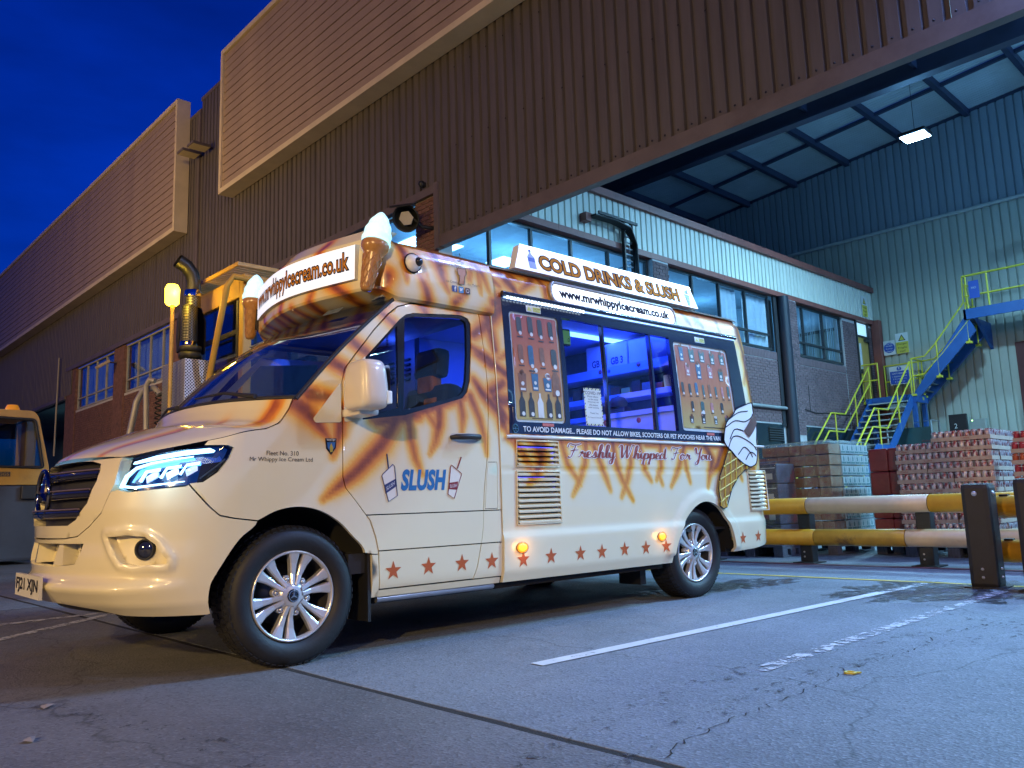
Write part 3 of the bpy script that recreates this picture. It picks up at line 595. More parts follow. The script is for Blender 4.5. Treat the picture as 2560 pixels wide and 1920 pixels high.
# ------------------------------------------------------------------ ice cream van
# body surface: s runs along the near side (= x behind the front wheel arch) and round the nose to the centre line
YC = .97
PLAN = [(-.30, 0), (-.42, .012), (-.55, .048), (-.67, .12), (-.765, .25), (-.825, .42), (-.872, .62), (-.90, .80), (-.908, .97)]
def _cat(P, n=12):
    P = [(2 * P[0][0] - P[1][0], 2 * P[0][1] - P[1][1])] + P + [(P[-2][0], 2 * P[-1][1] - P[-2][1])]; out = []
    for i in range(1, len(P) - 2):
        for k in range(n):
            t = k / n; out.append(tuple(.5 * ((2 * P[i][a]) + (-P[i - 1][a] + P[i + 1][a]) * t + (2 * P[i - 1][a] - 5 * P[i][a] + 4 * P[i + 1][a] - P[i + 2][a]) * t * t + (-P[i - 1][a] + 3 * P[i][a] - 3 * P[i + 1][a] + P[i + 2][a]) * t ** 3) for a in (0, 1)))
    out.append(P[-2]); return out
_pl = _cat(PLAN); _qs = [.30]
for a, b in zip(_pl, _pl[1:]): _qs.append(_qs[-1] + hypot(b[0] - a[0], b[1] - a[1]))
SMIN = -_qs[-1]
def interp(x, X, Y):
    if x <= X[0]: return Y[0]
    for i in range(len(X) - 1):
        if x <= X[i + 1]: return Y[i] + (Y[i + 1] - Y[i]) * (x - X[i]) / (X[i + 1] - X[i])
    return Y[-1]
def tumble(z): return interp(z, [.2, .27, .34, .5, .95, 1.25, 1.5, 1.8, 2.0, 2.2], [.06, .03, .008, 0, 0, .006, .02, .045, .065, .10])
def setback(z): return interp(z, [.28, .34, .42, .55, .62, .75, .85, .93, 1.0, 1.06, 1.2], [.10, .035, .0, .012, .025, .012, .022, .045, .085, .16, .45])
def BM(s, z, off=0.):
    if s >= -.30: x, y, nx, ny = s, 0., 0., -1.
    elif s < SMIN:
        a, b, c = BM(2 * SMIN - s, z, off); return a, 2 * YC - b, c
    else:
        q = -s; i = min(max(bisect.bisect_right(_qs, q) - 1, 0), len(_pl) - 2); t = (q - _qs[i]) / (_qs[i + 1] - _qs[i]); a, b = _pl[i], _pl[i + 1]
        x = a[0] + (b[0] - a[0]) * t; y = a[1] + (b[1] - a[1]) * t; dx, dy = b[0] - a[0], b[1] - a[1]; l = hypot(dx, dy); nx, ny = -dy / l, dx / l
    w = min(1, max(0, (-.2 - x) / .5)); w = w * w * (3 - 2 * w)
    return x + setback(z) * w + nx * off, y + tumble(z) * max(0, 1 - max(0, y) / .5) + ny * off, z
def smooth(pts, n=5): return [tuple(q) for q in _cat([tuple(v) for v in pts], n)]
def mirror(poly): return poly + [(2 * SMIN - s, z) for s, z in reversed(poly)]
# airbrushed tiger stripes: tapered strokes (x, z, half width)
STROKES = [[[0.579,1.207,0.044],[0.473,1.058,0.046],[0.318,0.915,0.039],[0.193,0.825,0.022],[0.128,0.777,0.007]],[[0.65,1.23,0.028],[0.658,1.102,0.022],[0.69,0.985,0.018],[0.73,0.901,0.005]],[[0.861,1.282,0.031],[0.856,1.179,0.027],[0.828,1.087,0.018],[0.785,1.011,0.004]],[[0.76,1.256,0.016],[0.819,1.188,0.016],[0.842,1.148,0.016]],[[1.013,1.322,0.023],[1.027,1.239,0.021],[1.015,1.134,0.005]],[[1.089,1.359,0.026],[1.148,1.234,0.021],[1.183,1.118,0.016],[1.194,1.017,0.004]],[[1.124,1.459,0.02],[1.187,1.377,0.033],[1.266,1.316,0.044],[1.331,1.242,0.033],[1.374,1.113,0.009]],[[1.13,1.658,0.02],[1.236,1.602,0.034],[1.399,1.503,0.028]],[[1.152,1.738,0.034],[1.274,1.822,0.052],[1.409,1.957,0.054]],[[1.326,1.341,0.056],[1.384,1.345,0.045]],[[1.322,1.599,0.011],[1.4,1.641,0.017]],[[-0.058,1.268,0.046],[0.041,1.219,0.051],[0.11,1.144,0.031],[0.179,1.067,0.008]],[[0.239,1.238,0.032],[0.224,1.116,0.028],[0.187,0.989,0.008]],[[0.06,1.291,0.04],[0.164,1.29,0.032]],[[0.448,1.174,0.025],[0.567,1.196,0.034],[0.722,1.221,0.022]],[[0.483,1.803,0.025],[0.59,1.728,0.025]],[[0.3,1.61,0.031],[0.413,1.541,0.031]],[[0.163,1.493,0.036],[0.302,1.428,0.037]],[[0.005,1.328,0.035],[0.171,1.286,0.036]],[[-0.6,1.165,0.013],[-0.626,1.223,0.021],[-0.132,1.256,0.023]],[[0.747,1.926,0.031],[0.808,1.826,0.024]],[[1.017,1.957,0.034],[1.047,1.854,0.025]],[[0.962,1.881,0.006],[1.139,1.884,0.006]],[[1.817,1.122,0.019],[1.865,0.971,0.017],[1.933,0.895,0.012],[1.978,0.835,0.004]],[[2.052,1.128,0.022],[2.031,0.972,0.017],[1.967,0.852,0.012],[1.903,0.765,0.003]],[[2.125,1.087,0.022],[2.213,0.912,0.016],[2.268,0.793,0.004]],[[2.313,1.127,0.027],[2.339,0.975,0.021],[2.397,0.859,0.016],[2.494,0.725,0.004]],[[2.493,1.132,0.023],[2.491,0.976,0.018],[2.438,0.849,0.014],[2.377,0.748,0.004]],[[2.593,1.125,0.023],[2.644,0.931,0.015],[2.707,0.852,0.004]],[[2.838,1.132,0.024],[2.823,0.941,0.017],[2.763,0.861,0.004]],[[2.79,0.913,0.009],[2.83,0.828,0.004]],[[3.132,1.139,0.028],[3.024,0.932,0.017],[2.93,0.813,0.004]],[[3.101,1.089,0.02],[3.124,0.962,0.015],[3.163,0.84,0.004]],[[3.367,1.145,0.041],[3.469,1.015,0.041],[3.42,0.914,0.02],[3.381,0.799,0.004]],[[3.63,1.131,0.042],[3.535,0.985,0.036],[3.418,0.894,0.01]],[[3.778,1.019,0.021],[3.857,0.856,0.004]],[[1.575,1.131,0.049],[1.634,1.01,0.041],[1.594,0.911,0.024],[1.513,0.839,0.005]],[[1.42,1.11,0.018],[1.499,1.0,0.019],[1.56,0.911,0.008]],[[1.654,1.134,0.033],[1.631,0.969,0.02]],[[1.368,1.149,0.02],[1.417,1.07,0.006]],[[1.816,1.105,0.01],[2.591,1.111,0.011]],[[2.663,1.108,0.011],[3.645,1.116,0.013]],[[4.236,1.179,0.045],[4.167,1.078,0.027],[4.088,0.974,0.005]],[[4.253,0.992,0.039],[4.227,0.827,0.038],[4.189,0.633,0.013]],[[4.054,0.947,0.016],[3.979,0.968,0.009]],[[4.089,2.231,0.075],[4.086,2.05,0.063],[4.125,1.923,0.024]],[[4.104,1.992,0.024],[4.204,1.765,0.054],[4.218,1.59,0.024]],[[4.212,1.567,0.036],[4.23,1.302,0.035]],[[4.157,1.82,0.036],[4.051,1.659,0.009]],[[1.388,2.237,0.045],[1.476,2.134,0.048],[1.553,2.054,0.019]],[[1.753,2.238,0.037],[1.682,2.16,0.03],[1.569,2.075,0.012]],[[1.753,2.238,0.033],[1.813,2.143,0.025],[1.806,2.056,0.015]],[[3.488,2.151,0.048],[3.577,2.094,0.03]],[[3.293,2.214,0.029],[3.385,2.114,0.036],[3.425,2.074,0.012]],[[3.58,2.21,0.03],[3.471,2.103,0.018]],[[3.789,2.215,0.036],[3.802,2.087,0.025]],[[3.695,2.237,0.023],[3.981,2.194,0.025]],[[1.32,1.947,0.036],[1.393,1.993,0.054]],[[1.261,1.397,0.041],[1.352,1.454,0.034]],[[1.279,1.357,0.041],[1.365,1.23,0.025]],[[0.627,2.218,0.032],[0.658,2.123,0.03],[0.655,1.979,0.004]],[[0.852,2.225,0.044],[0.884,2.127,0.04],[0.908,2.032,0.025],[0.949,1.952,0.005]],[[1.037,2.217,0.022],[0.925,2.145,0.017]],[[1.145,2.231,0.03],[1.22,2.125,0.024],[1.27,2.002,0.005]],[[1.186,2.233,0.017],[1.191,2.08,0.016],[1.197,1.99,0.003]],[[0.551,2.008,0.031],[0.516,1.926,0.031],[0.543,1.84,0.025]],[[0.736,2.04,0.014],[0.786,1.948,0.027],[0.804,1.878,0.029]],[[1.304,2.227,0.017],[1.345,2.118,0.024],[1.403,2.087,0.018]],[[1.419,2.242,0.017],[1.524,2.179,0.031],[1.578,2.146,0.012]],[[1.405,1.977,0.035],[1.295,1.95,0.029]],[[0.995,1.906,0.027],[1.067,1.97,0.017]],[[0.739,2.149,0.014],[0.794,2.024,0.003]],[[1.108,2.066,0.015],[1.155,2.188,0.015]]]
STROKES += [[[.66, 2.215, .022], [1.3, 2.215, .03], [2.0, 2.21, .022]], [[3.2, 2.2, .02], [4.1, 2.19, .04]], [[1.27, 1.86, .05], [1.31, 1.66, .03]], [[1.30, 1.36, .05], [1.33, 1.2, .03]], [[.42, 1.185, .02], [.62, 1.215, .03], [.85, 1.285, .028], [1.05, 1.35, .02]], [[1.15, 1.62, .02], [1.27, 1.56, .03]], [[4.13, 1.9, .05], [4.17, 1.6, .04], [4.2, 1.3, .04]]]
import numpy as np
def stripe_field(P, strokes, soft=.010):
    """P (n,2) -> 0..1 paint density"""
    f = np.zeros(len(P))
    for st in strokes:
        for (x0, z0, r0), (x1, z1, r1) in zip(st, st[1:]):
            d = np.array([x1 - x0, z1 - z0]); l2 = max(1e-9, d @ d); t = np.clip(((P - [x0, z0]) @ d) / l2, 0, 1)
            q = P - np.array([x0, z0]) - t[:, None] * d; dist = np.hypot(q[:, 0], q[:, 1]); r = r0 + (r1 - r0) * t
            u = np.maximum(np.exp(-(dist / (r * 1.05 + .006)) ** 2) * np.clip(.42 + r / .05, 0, 1), .36 * np.exp(-(dist / (r * 1.9 + .016)) ** 2)); f = np.maximum(f, u)
    return f
def inside(p, poly):
    x, y = p; c = False; n = len(poly); j = n - 1
    for i in range(n):
        xi, yi = poly[i]; xj, yj = poly[j]
        if (yi > y) != (yj > y) and x < (xj - xi) * (y - yi) / (yj - yi) + xi: c = not c
        j = i
    return c
def refine(poly, res):
    out = []
    for a, b in zip(poly, poly[1:] + poly[:1]):
        n = max(1, int(math.ceil(hypot(b[0] - a[0], b[1] - a[1]) / res)))
        out += [(a[0] + (b[0] - a[0]) * k / n, a[1] + (b[1] - a[1]) * k / n) for k in range(n)]
    return out
def rounded(poly, r, n=4):
    out = []; m = len(poly)
    for i in range(m):
        p0, p, p1 = Vector(poly[i - 1]), Vector(poly[i]), Vector(poly[(i + 1) % m]); a = (p0 - p); b = (p1 - p); rr = min(r, a.length * .45, b.length * .45)
        s, e = p + a.normalized() * rr, p + b.normalized() * rr
        for k in range(n + 1): t = k / n; out.append(tuple(s * (1 - t) ** 2 + p * 2 * t * (1 - t) + e * t * t))
    return out
def clip_z(poly, z, keep_above):
    out = []; n = len(poly)
    for i in range(n):
        a, b = poly[i], poly[(i + 1) % n]; ia = (a[1] >= z) == keep_above; ib = (b[1] >= z) == keep_above
        if ia: out.append(a)
        if ia != ib: t = (z - a[1]) / (b[1] - a[1]); out.append((a[0] + (b[0] - a[0]) * t, z))
    return out
def panel(name, outline, holes, mapf, res, mat, parent, thick=.014, strokes=None, sxz=None, closed_back=False):
    """curved sheet cut from a 2-D outline with holes, mapped to the body surface, edges turned in"""
    loops = [refine(outline, res)] + [refine(h, res) for h in holes]
    vs = []; es = []
    for lp in loops:
        o = len(vs); vs += lp; es += [(o + i, o + (i + 1) % len(lp)) for i in range(len(lp))]
    xs_ = [p[0] for p in loops[0]]; zs_ = [p[1] for p in loops[0]]
    if res < 9:
        bnd = np.array(vs); x = min(xs_) + res * .5
        while x < max(xs_):
            z = min(zs_) + res * .5
            while z < max(zs_):
                if inside((x, z), loops[0]) and not any(inside((x, z), h) for h in loops[1:]):
                    if np.min((bnd[:, 0] - x) ** 2 + (bnd[:, 1] - z) ** 2) > (res * .45) ** 2: vs.append((x, z))
                z += res
            x += res
    r = delaunay_2d_cdt([Vector(v) for v in vs], es, [], 0, 1e-7)
    V2 = [(v.x, v.y) for v in r[0]]; F2 = []
    for f in r[2]:
        c = (sum(V2[i][0] for i in f) / len(f), sum(V2[i][1] for i in f) / len(f))
        if inside(c, loops[0]) and not any(inside(c, h) for h in loops[1:]): F2.append(tuple(f))
    mb = MB(); mb.add([mapf(s, z, 0.) for s, z in V2], F2, True)
    if thick:
        for lp in loops:
            n = len(lp); mb.add([mapf(s, z, 0.) for s, z in lp] + [mapf(s, z, -thick) for s, z in lp], [(i, (i + 1) % n, n + (i + 1) % n, n + i) for i in range(n)])
    me = bpy.data.meshes.new(name); me.from_pydata([tuple(v) for v in mb.v], [], mb.f); me.polygons.foreach_set('use_smooth', mb.sm)
    if strokes is not None:
        P = np.array([(sxz(v) if sxz else (v[0], v[2])) for v in mb.v]); f = stripe_field(P, strokes); at = me.attributes.new('stripe', 'FLOAT', 'POINT'); at.data.foreach_set('value', f.astype(np.float32))
    bm = bmesh.new(); bm.from_mesh(me); bmesh.ops.recalc_face_normals(bm, faces=bm.faces[:]); bm.to_mesh(me); bm.free()
    return link(name, me, mat, parent)

# paint: off-white gloss with airbrushed orange to brown stripes read from the stroke density
M_paint = pbr('cream_van_paint', (.75, .68, .47), .30, var=.03, scale=1.2, coat=1.0)
_t = M_paint.node_tree; _N = _t.nodes; _L = _t.links; _b = _N['Principled BSDF']; _src = _b.inputs['Base Color'].links[0].from_socket
at = _N.new('ShaderNodeAttribute'); at.attribute_name = 'stripe'
nz = _N.new('ShaderNodeTexNoise'); nz.inputs['Scale'].default_value = 26; nz.inputs['Detail'].default_value = 6; tcx = _N.new('ShaderNodeTexCoord'); _L.new(tcx.outputs['Object'], nz.inputs['Vector'])
nm = _N.new('ShaderNodeMath'); nm.operation = 'MULTIPLY_ADD'; nm.inputs[1].default_value = .28; nm.inputs[2].default_value = -.14; _L.new(nz.outputs[0], nm.inputs[0])
gate = _N.new('ShaderNodeMath'); gate.operation = 'MULTIPLY'; _L.new(nm.outputs[0], gate.inputs[0]); _L.new(at.outputs['Fac'], gate.inputs[1])
sm_ = _N.new('ShaderNodeMath'); sm_.operation = 'ADD'; sm_.use_clamp = True; _L.new(at.outputs['Fac'], sm_.inputs[0]); _L.new(gate.outputs[0], sm_.inputs[1])
rp = _N.new('ShaderNodeValToRGB'); e = rp.color_ramp.elements; e[0].position = .0; e[0].color = (.76, .58, .28, 1); e[1].position = 1; e[1].color = (.22, .05, .009, 1)
for p, c in ((.20, (.80, .49, .10)), (.40, (.74, .31, .030)), (.62, (.64, .215, .018)), (.86, (.38, .095, .011))): q = e.new(p); q.color = (*c, 1)
_L.new(sm_.outputs[0], rp.inputs[0])
al = _N.new('ShaderNodeMapRange'); al.inputs['From Min'].default_value = .0; al.inputs['From Max'].default_value = .24; _L.new(sm_.outputs[0], al.inputs[0])
mx = _N.new('ShaderNodeMixRGB'); _L.new(al.outputs[0], mx.inputs[0]); _L.new(_src, mx.inputs[1]); _L.new(rp.outputs[0], mx.inputs[2]); _L.new(mx.outputs[0], _b.inputs['Base Color'])
M_gloss = pbr('black_gloss', (.012, .012, .016), .12, var=0, coat=.5); M_black = pbr('black_plastic', (.02, .02, .022), .55, var=.1, scale=20)
M_rub = pbr('rubber', (.010, .010, .011), .6, var=.25, scale=14, bump=.15, bscale=60); M_liner = pbr('arch_liner', (.008, .008, .009), .95, var=0)
M_chrome = pbr('chrome', (.75, .77, .8), .08, 1., var=0); M_alloy = pbr('alloy', (.66, .66, .66), .28, .55, var=.05, scale=8); M_alloyd = pbr('alloy_dark', (.13, .13, .14), .4, .8, var=.15)
M_cab = pbr('cab_trim', (.018, .02, .026), .8, var=.2, scale=8); M_glassv = glass('van_glass', (.55, .62, .72), 1.15); M_glassc = glass('hatch_glass', (.93, .95, 1), .8); M_ws = glass('windscreen_glass', (.42, .5, .6), 1.5)
M_white = pbr('white_vinyl', (.72, .72, .72), .4, var=.03); M_ink = pbr('dark_ink', (.015, .015, .03), .8, var=0, spec=.15); M_or = pbr('orange_vinyl', (.42, .09, .02), .4, var=.05)

van = thing('ice_cream_van', 'cream ice cream van with orange tiger stripes, lit roof signs and serving hatch', 'van', (0, 0, 0), -.02555)
RES = .017
# ---- front wing with windscreen pillar
fender = [(-.533, .863), (-.441, .769), (-.388, .721), (-.323, .706), *smooth([(-.206, .690), (-.108, .733), (-.001, .747), (.11, .727), (.213, .672), (.291, .6), (.369, .506)]), (.41, .498), (.443, .494), (.445, .51), (.427, .582), (.396, .666), (.311, .769), (.254, .833), (.238, .888), (.239, 1.145), (.242, 1.38), (.260, 1.451), (.329, 1.537), (.448, 1.680), (.547, 1.786), (.612, 1.838), (.70, 1.869), (.72, 1.90),
          (.60, 1.90), (.547, 1.839), (.355, 1.659), (.193, 1.501), (.062, 1.341), (-.029, 1.269), (-.05, 1.217), (-.099, 1.147), (-.169, 1.116), (-.38, 1.087), (-.556, 1.058), (-.552, 1.038), (-.395, 1.037), (-.348, 1.026), (-.358, .982), (-.408, .914), (-.474, .868)]
panel('front_wing', fender, [], BM, RES, M_paint, van, .02, STROKES)
panel('front_wing', [(s, z) for s, z in fender], [], lambda s, z, o: (BM(s, z, o)[0], 2 * YC - BM(s, z, o)[1], z), .06, M_paint, van, .02, [])
panel('pillar_cover', rounded([(.075, 1.178), (.232, 1.373), (.232, 1.166), (.088, 1.158)], .012), [], lambda s, z, o: BM(s, z, o + .006), .05, M_paint, van, .012, [])
# ---- bumper, grille surround
seam = [(-.913, .838), (-.957, .749), (-1.054, .691), (-1.162, .646), (-1.295, .635), (SMIN, .632)]
fogrec = [(-.921, .637), (-.801, .645), (-.719, .636), (-.67, .602), (-.608, .533), (-.61, .515), (-.753, .512), (-.815, .524), (-.863, .574)]
fogM = [(2 * SMIN - s, z) for s, z in fogrec]
intake = mirror([(-1.108, .61), (-1.117, .566), (-1.152, .517), (-1.314, .505)])
half = [*smooth([(-.452, .288), (-.420, .41), (-.366, .509), (-.295, .608), (-.210, .684)]), (-.323, .700), (-.390, .714), (-.444, .762), (-.536, .857), (-.549, .850), (-.807, .832), (-.866, .845), (-.908, .838)] + [(s, z - .005) for s, z in seam]
bot = [(-.467, .284), (-.74, .288), (-.876, .292), (-1.039, .318), (-1.30, .335), (SMIN, .337)]
bumper_poly = half + [(2 * SMIN - s, z) for s, z in reversed(half[:-1])] + [(2 * SMIN - s, z) for s, z in bot[:-1]] + bot[::-1]
fogring = refine(fogrec, .02)
def bumpmap(s, z, o=0.):
    # lower lip stands proud, fading towards the wheel arch
    d = s if s > SMIN else 2 * SMIN - s; k = min(1, max(0, (-.5 - d) / .35)); lip = .032 * k * (1 / (1 + math.exp((z - .432) / .007))) * math.exp(-max(0, .40 - z) / .07) - .010 * k * math.exp(-((z - .475) / .03) ** 2); df = min(hypot(d - a, z - b) for a, b in fogring); lip += .013 * math.exp(-((df - .018) / .016) ** 2)
    return BM(s, z, o + lip)
panel('bumper', bumper_poly, [fogrec, fogM, intake], bumpmap, .016, M_paint, van, .05, [])
panel('lower_valance', mirror([(-.45, .288), (-.74, .291), (-.876, .296), (-1.3, .34)]) , [], lambda s, z, o: BM(s, z, o - .05), .06, M_black, van, .0)
for poly in (fogrec, fogM):
    sg = 1 if poly is fogrec else -1; cs = -.725 if sg > 0 else 2 * SMIN + .725
    o = panel('fog_lamp_recess', poly, [], lambda s, z, o: BM(s, z, o - .032), .03, M_paint, van, 0, [])
    px, py, pz = BM(cs, .58, -.028); nxv = Vector(BM(cs, .58, .1)) - Vector(BM(cs, .58, 0)); Mx = T(px, py, pz) @ nxv.to_track_quat('Z', 'Y').to_matrix().to_4x4()
    MB().lathe([(.045, -.01), (.046, .012), (.040, .014), (.038, .002)], 24, Mx).build('fog_lamp_ring', M_black, o); MB().lathe([(.001, .012), (.025, .009), (.038, .002)], 24, Mx).build('fog_lamp_glass', pbr('fog_glass', (.015, .02, .05), .05, var=0, coat=1), o)
panel('intake_back', intake, [], lambda s, z, o: BM(s, z, o - .10), .05, M_paint, van, 0, [])
panel('intake_mesh', [(-1.27, .608), (-1.115, .608), (-1.15, .525), (-1.24, .522)], [], lambda s, z, o: BM(s, z, o - .07), .05, M_liner, van, 0)
for k in range(5):
    a = -1.255 + k * .032; MB().tube([BM(a, .606, -.062), BM(a + .01, .526, -.062)], .0035, 6).build('mesh_wire', M_paint, van)
for zz in (.55, .58): MB().tube([BM(-1.26, zz, -.06), BM(-1.13, zz, -.06)], .0035, 6).build('mesh_wire', M_paint, van)
for sgn in (1, -1):
    s0 = -1.36 if sgn > 0 else 2 * SMIN + 1.36; MB().add([BM(s0 - .03, .605, -.02), BM(s0 + .02, .605, -.02), BM(s0 + .05, .51, -.02), BM(s0 - .06, .51, -.02), BM(s0 - .03, .605, -.1), BM(s0 + .02, .605, -.1), BM(s0 + .05, .51, -.1), BM(s0 - .06, .51, -.1)], [(0, 1, 2, 3), (4, 5, 6, 7), (0, 1, 5, 4), (1, 2, 6, 5), (2, 3, 7, 6), (3, 0, 4, 7)]).build('intake_rib', M_paint, van)
grille = [(-1.173, .990), (-1.084, .974), (-1.05, .939), (-1.044, .892), (-1.078, .794), (-1.169, .719), (-1.253, .693), (SMIN, .688)]
gr_poly = mirror([(-1.30, .996)] + grille[:-1])
sur = [(-.94, .995), (-.934, .974), (-.909, .932), (-.900, .871), (-.913, .842)] + seam[1:-1]
panel('grille_surround', mirror(sur), [gr_poly], BM, .025, M_paint, van, .06, [])
gp = panel('grille', gr_poly, [], lambda s, z, o: BM(s, z, o - .055), .05, M_black, van, 0)
for zz, a in ((.935, -1.055), (.845, -1.068), (.755, -1.13)):
    mb = MB(); n = 40; rows = []
    for k in range(n + 1):
        s = a + (2 * (SMIN - a)) * k / n; rows += [BM(s, zz + .020, -.02), BM(s, zz + .012, .004), BM(s, zz - .016, .006), BM(s, zz - .028, -.02)]
    mb.add(rows, [(4 * k + q, 4 * k + q + 1, 4 * k + q + 5, 4 * k + q + 4) for k in range(n) for q in range(3)], True); mb.build('grille_bar', M_gloss, gp)
    mb = MB(); mb.tube([BM(a + (2 * (SMIN - a)) * k / n, zz + .013, .006) for k in range(n + 1)], .004, 6); mb.build('bar_highlight', pbr('bar_highlight_bronze', (.35, .26, .24), .3, .7, var=0), gp)  # thin bronze tube stands in for each bar's highlight
cx_, cy_, cz_ = BM(SMIN, .85, .0); mb = MB(); mb.tube([(cx_ - .005, cy_ + .115 * cos(2 * pi * k / 36), cz_ + .115 * sin(2 * pi * k / 36)) for k in range(36)], .011, 8, closed=True)
for q in range(3):
    a = pi / 2 + q * 2 * pi / 3; d = Vector((0, cos(a), sin(a))); pv = Vector((0, -sin(a), cos(a))); c = Vector((cx_, cy_, cz_))
    mb.add([c + pv * .016 + Vector((-.004, 0, 0)), c - pv * .016 + Vector((-.004, 0, 0)), c + d * .11, c + Vector((-.022, 0, 0)) + d * .01], [(0, 3, 2), (3, 1, 2), (0, 1, 3)])
mb.build('emblem', pbr('dark_chrome', (.2, .21, .24), .1, 1, var=0), gp)
# ---- headlamps
head = [(-.930, .974), (-.544, 1.031), (-.395, 1.032), (-.355, 1.021), (-.366, .984), (-.415, .919), (-.477, .875), (-.549, .858), (-.807, .840), (-.864, .852), (-.895, .871), (-.905, .932)]
M_ice = glow('headlamp_led', (.22, .62, 1), 3.2); M_ice2 = glow('headlamp_inner', (.06, .3, 1), .55); M_refl = pbr('lamp_reflector', (.35, .55, .85), .18, .9, var=0)
for sg in (1, -1):
    mp_ = (lambda d: (lambda s, z, o=0.: BM(s, z, o + d))) if sg > 0 else (lambda d: (lambda s, z, o=0.: BM(2 * SMIN - s, z, o + d)))
    hb = panel('headlamp', head, [], mp_(-.075), .05, pbr('lamp_housing', (.012, .02, .05), .2, var=0, emit=(.01, .09, .5), estr=.22), van, 0)  # housing glows faintly in place of LED light falling on it
    def ribbon(nm, pts, w0, d0, mat, dw=.012):
        mb = MB(); f = mp_(d0); f2 = mp_(d0 - dw); n = len(pts); vs = []
        for i, (s, z) in enumerate(pts):
            a = Vector(pts[max(0, i - 1)]); b = Vector(pts[min(n - 1, i + 1)]); d = (b - a).normalized(); w = (w0[i] if isinstance(w0, list) else w0) / 2; vs += [f(s - d.y * w, z + d.x * w), f(s + d.y * w, z - d.x * w), f2(s - d.y * w, z + d.x * w), f2(s + d.y * w, z - d.x * w)]
        fs = [(4 * i, 4 * i + 1, 4 * i + 5, 4 * i + 4) for i in range(n - 1)] + [(4 * i, 4 * i + 2, 4 * i + 6, 4 * i + 4) for i in range(n - 1)] + [(4 * i + 1, 4 * i + 3, 4 * i + 7, 4 * i + 5) for i in range(n - 1)] + [(4 * i + 2, 4 * i + 3, 4 * i + 7, 4 * i + 6) for i in range(n - 1)]
        mb.add(vs, fs); return mb.build(nm, mat, hb)
    ribbon('light_strip', [(-.86, .965), (-.75, .985), (-.62, 1.004), (-.50, 1.012), (-.455, 1.008)], [.012, .022, .026, .024, .01], -.02, M_ice)
    ribbon('light_strip', [(-.878, .865), (-.868, .905), (-.83, .940), (-.76, .960), (-.66, .975), (-.56, .985)], [.02, .02, .016, .012, .009, .006], -.022, M_ice)
    ribbon('light_strip', [(-.885, .862), (-.80, .853), (-.70, .861), (-.56, .874)], [.012, .010, .008, .004], -.02, M_ice)
    ribbon('reflector_bowl', [(-.82, .872), (-.81, .92), (-.74, .945), (-.62, .955), (-.50, .965), (-.42, .97)], [.06, .05, .05, .045, .04, .02], -.05, M_refl)
    for k, (s, z) in enumerate(((-.735, .900), (-.635, .913), (-.545, .926))):
        ribbon('projector_frame', [(s - .045, z - .022), (s - .03, z + .022), (s + .035, z + .030)], .014, -.025, M_ice); ribbon('projector_face', [(s - .02, z - .015), (s + .03, z + .012)], .034, -.035, M_ice2)
    ribbon('reflector_fin', [(-.47, .90), (-.40, .98)], .03, -.04, M_refl)
    for k in range(5): ribbon('lamp_rib', [(-.49 + k * .022, .885 + k * .017), (-.465 + k * .022, .905 + k * .017)], .006, -.02, pbr('lamp_rib_dark', (.05, .07, .1), .3, var=0))
    panel('lamp_lens', head, [], mp_(.0), .03, M_glassc, hb, .02)
    c = Vector(mp_(.12)(-.66, .92)); lamp('headlamp_glow', 'POINT', tuple(c), (.3, .66, 1), 1.2, van, .06)
# ---- bonnet
def coons(nm, N, Fc, R, nu, nv, bulge, mat, strokes=None):
    """near edge N(u), front edge Fc(v), rear edge R(v), mirrored across the centre line"""
    mb = MB(); vs = []
    for i in range(nu + 1):
        u = i / nu
        for j in range(nv + 1):
            v = j / nv; A = Vector(N(u)); B = Vector((A.x, 2 * YC - A.y, A.z)); F0 = Vector(Fc(v)); R0 = Vector(R(v)); F_0, F_1, R_0, R_1 = Vector(Fc(0)), Vector(Fc(1)), Vector(R(0)), Vector(R(1))
            p = A * (1 - v) + B * v + F0 * (1 - u) + R0 * u - (F_0 * (1 - u) * (1 - v) + F_1 * (1 - u) * v + R_0 * u * (1 - v) + R_1 * u * v)
            vs.append(p + Vector(bulge(u, v)))
    mb.add(vs, [(i * (nv + 1) + j, i * (nv + 1) + j + 1, (i + 1) * (nv + 1) + j + 1, (i + 1) * (nv + 1) + j) for i in range(nu) for j in range(nv)], True)
    o = mb.build(nm, mat, van)
    if strokes is not None:
        P = np.array([(v.co.x, v.co.y) for v in o.data.vertices]); f = stripe_field(P, strokes); a = o.data.attributes.new('stripe', 'FLOAT', 'POINT'); a.data.foreach_set('value', f.astype(np.float32))
    return o
_ne = [(-.935, .998), (-.85, 1.006), (-.556, 1.062), (-.38, 1.092), (-.169, 1.121), (-.103, 1.152), (-.056, 1.222), (-.036, 1.270)]
def along(P, u):
    L_ = [0]
    for a, b in zip(P, P[1:]): L_.append(L_[-1] + hypot(b[0] - a[0], b[1] - a[1]))
    t = u * L_[-1]
    for i in range(len(P) - 1):
        if t <= L_[i + 1] + 1e-9: f = (t - L_[i]) / (L_[i + 1] - L_[i]); return tuple(P[i][k] + (P[i + 1][k] - P[i][k]) * f for k in range(len(P[0])))
    return P[-1]
def bz(v): return 1 - (2 * v - 1) ** 2
def ws_base(v): return (-.036 - .20 * bz(v) + .02, BM(-.036, 1.27)[1] + (2 * YC - 2 * BM(-.036, 1.27)[1]) * v, 1.272 + .035 * bz(v))
def ws_head(v): return (.59 - .10 * bz(v), .055 + (2 * YC - .11) * v, 1.875 + .02 * bz(v))
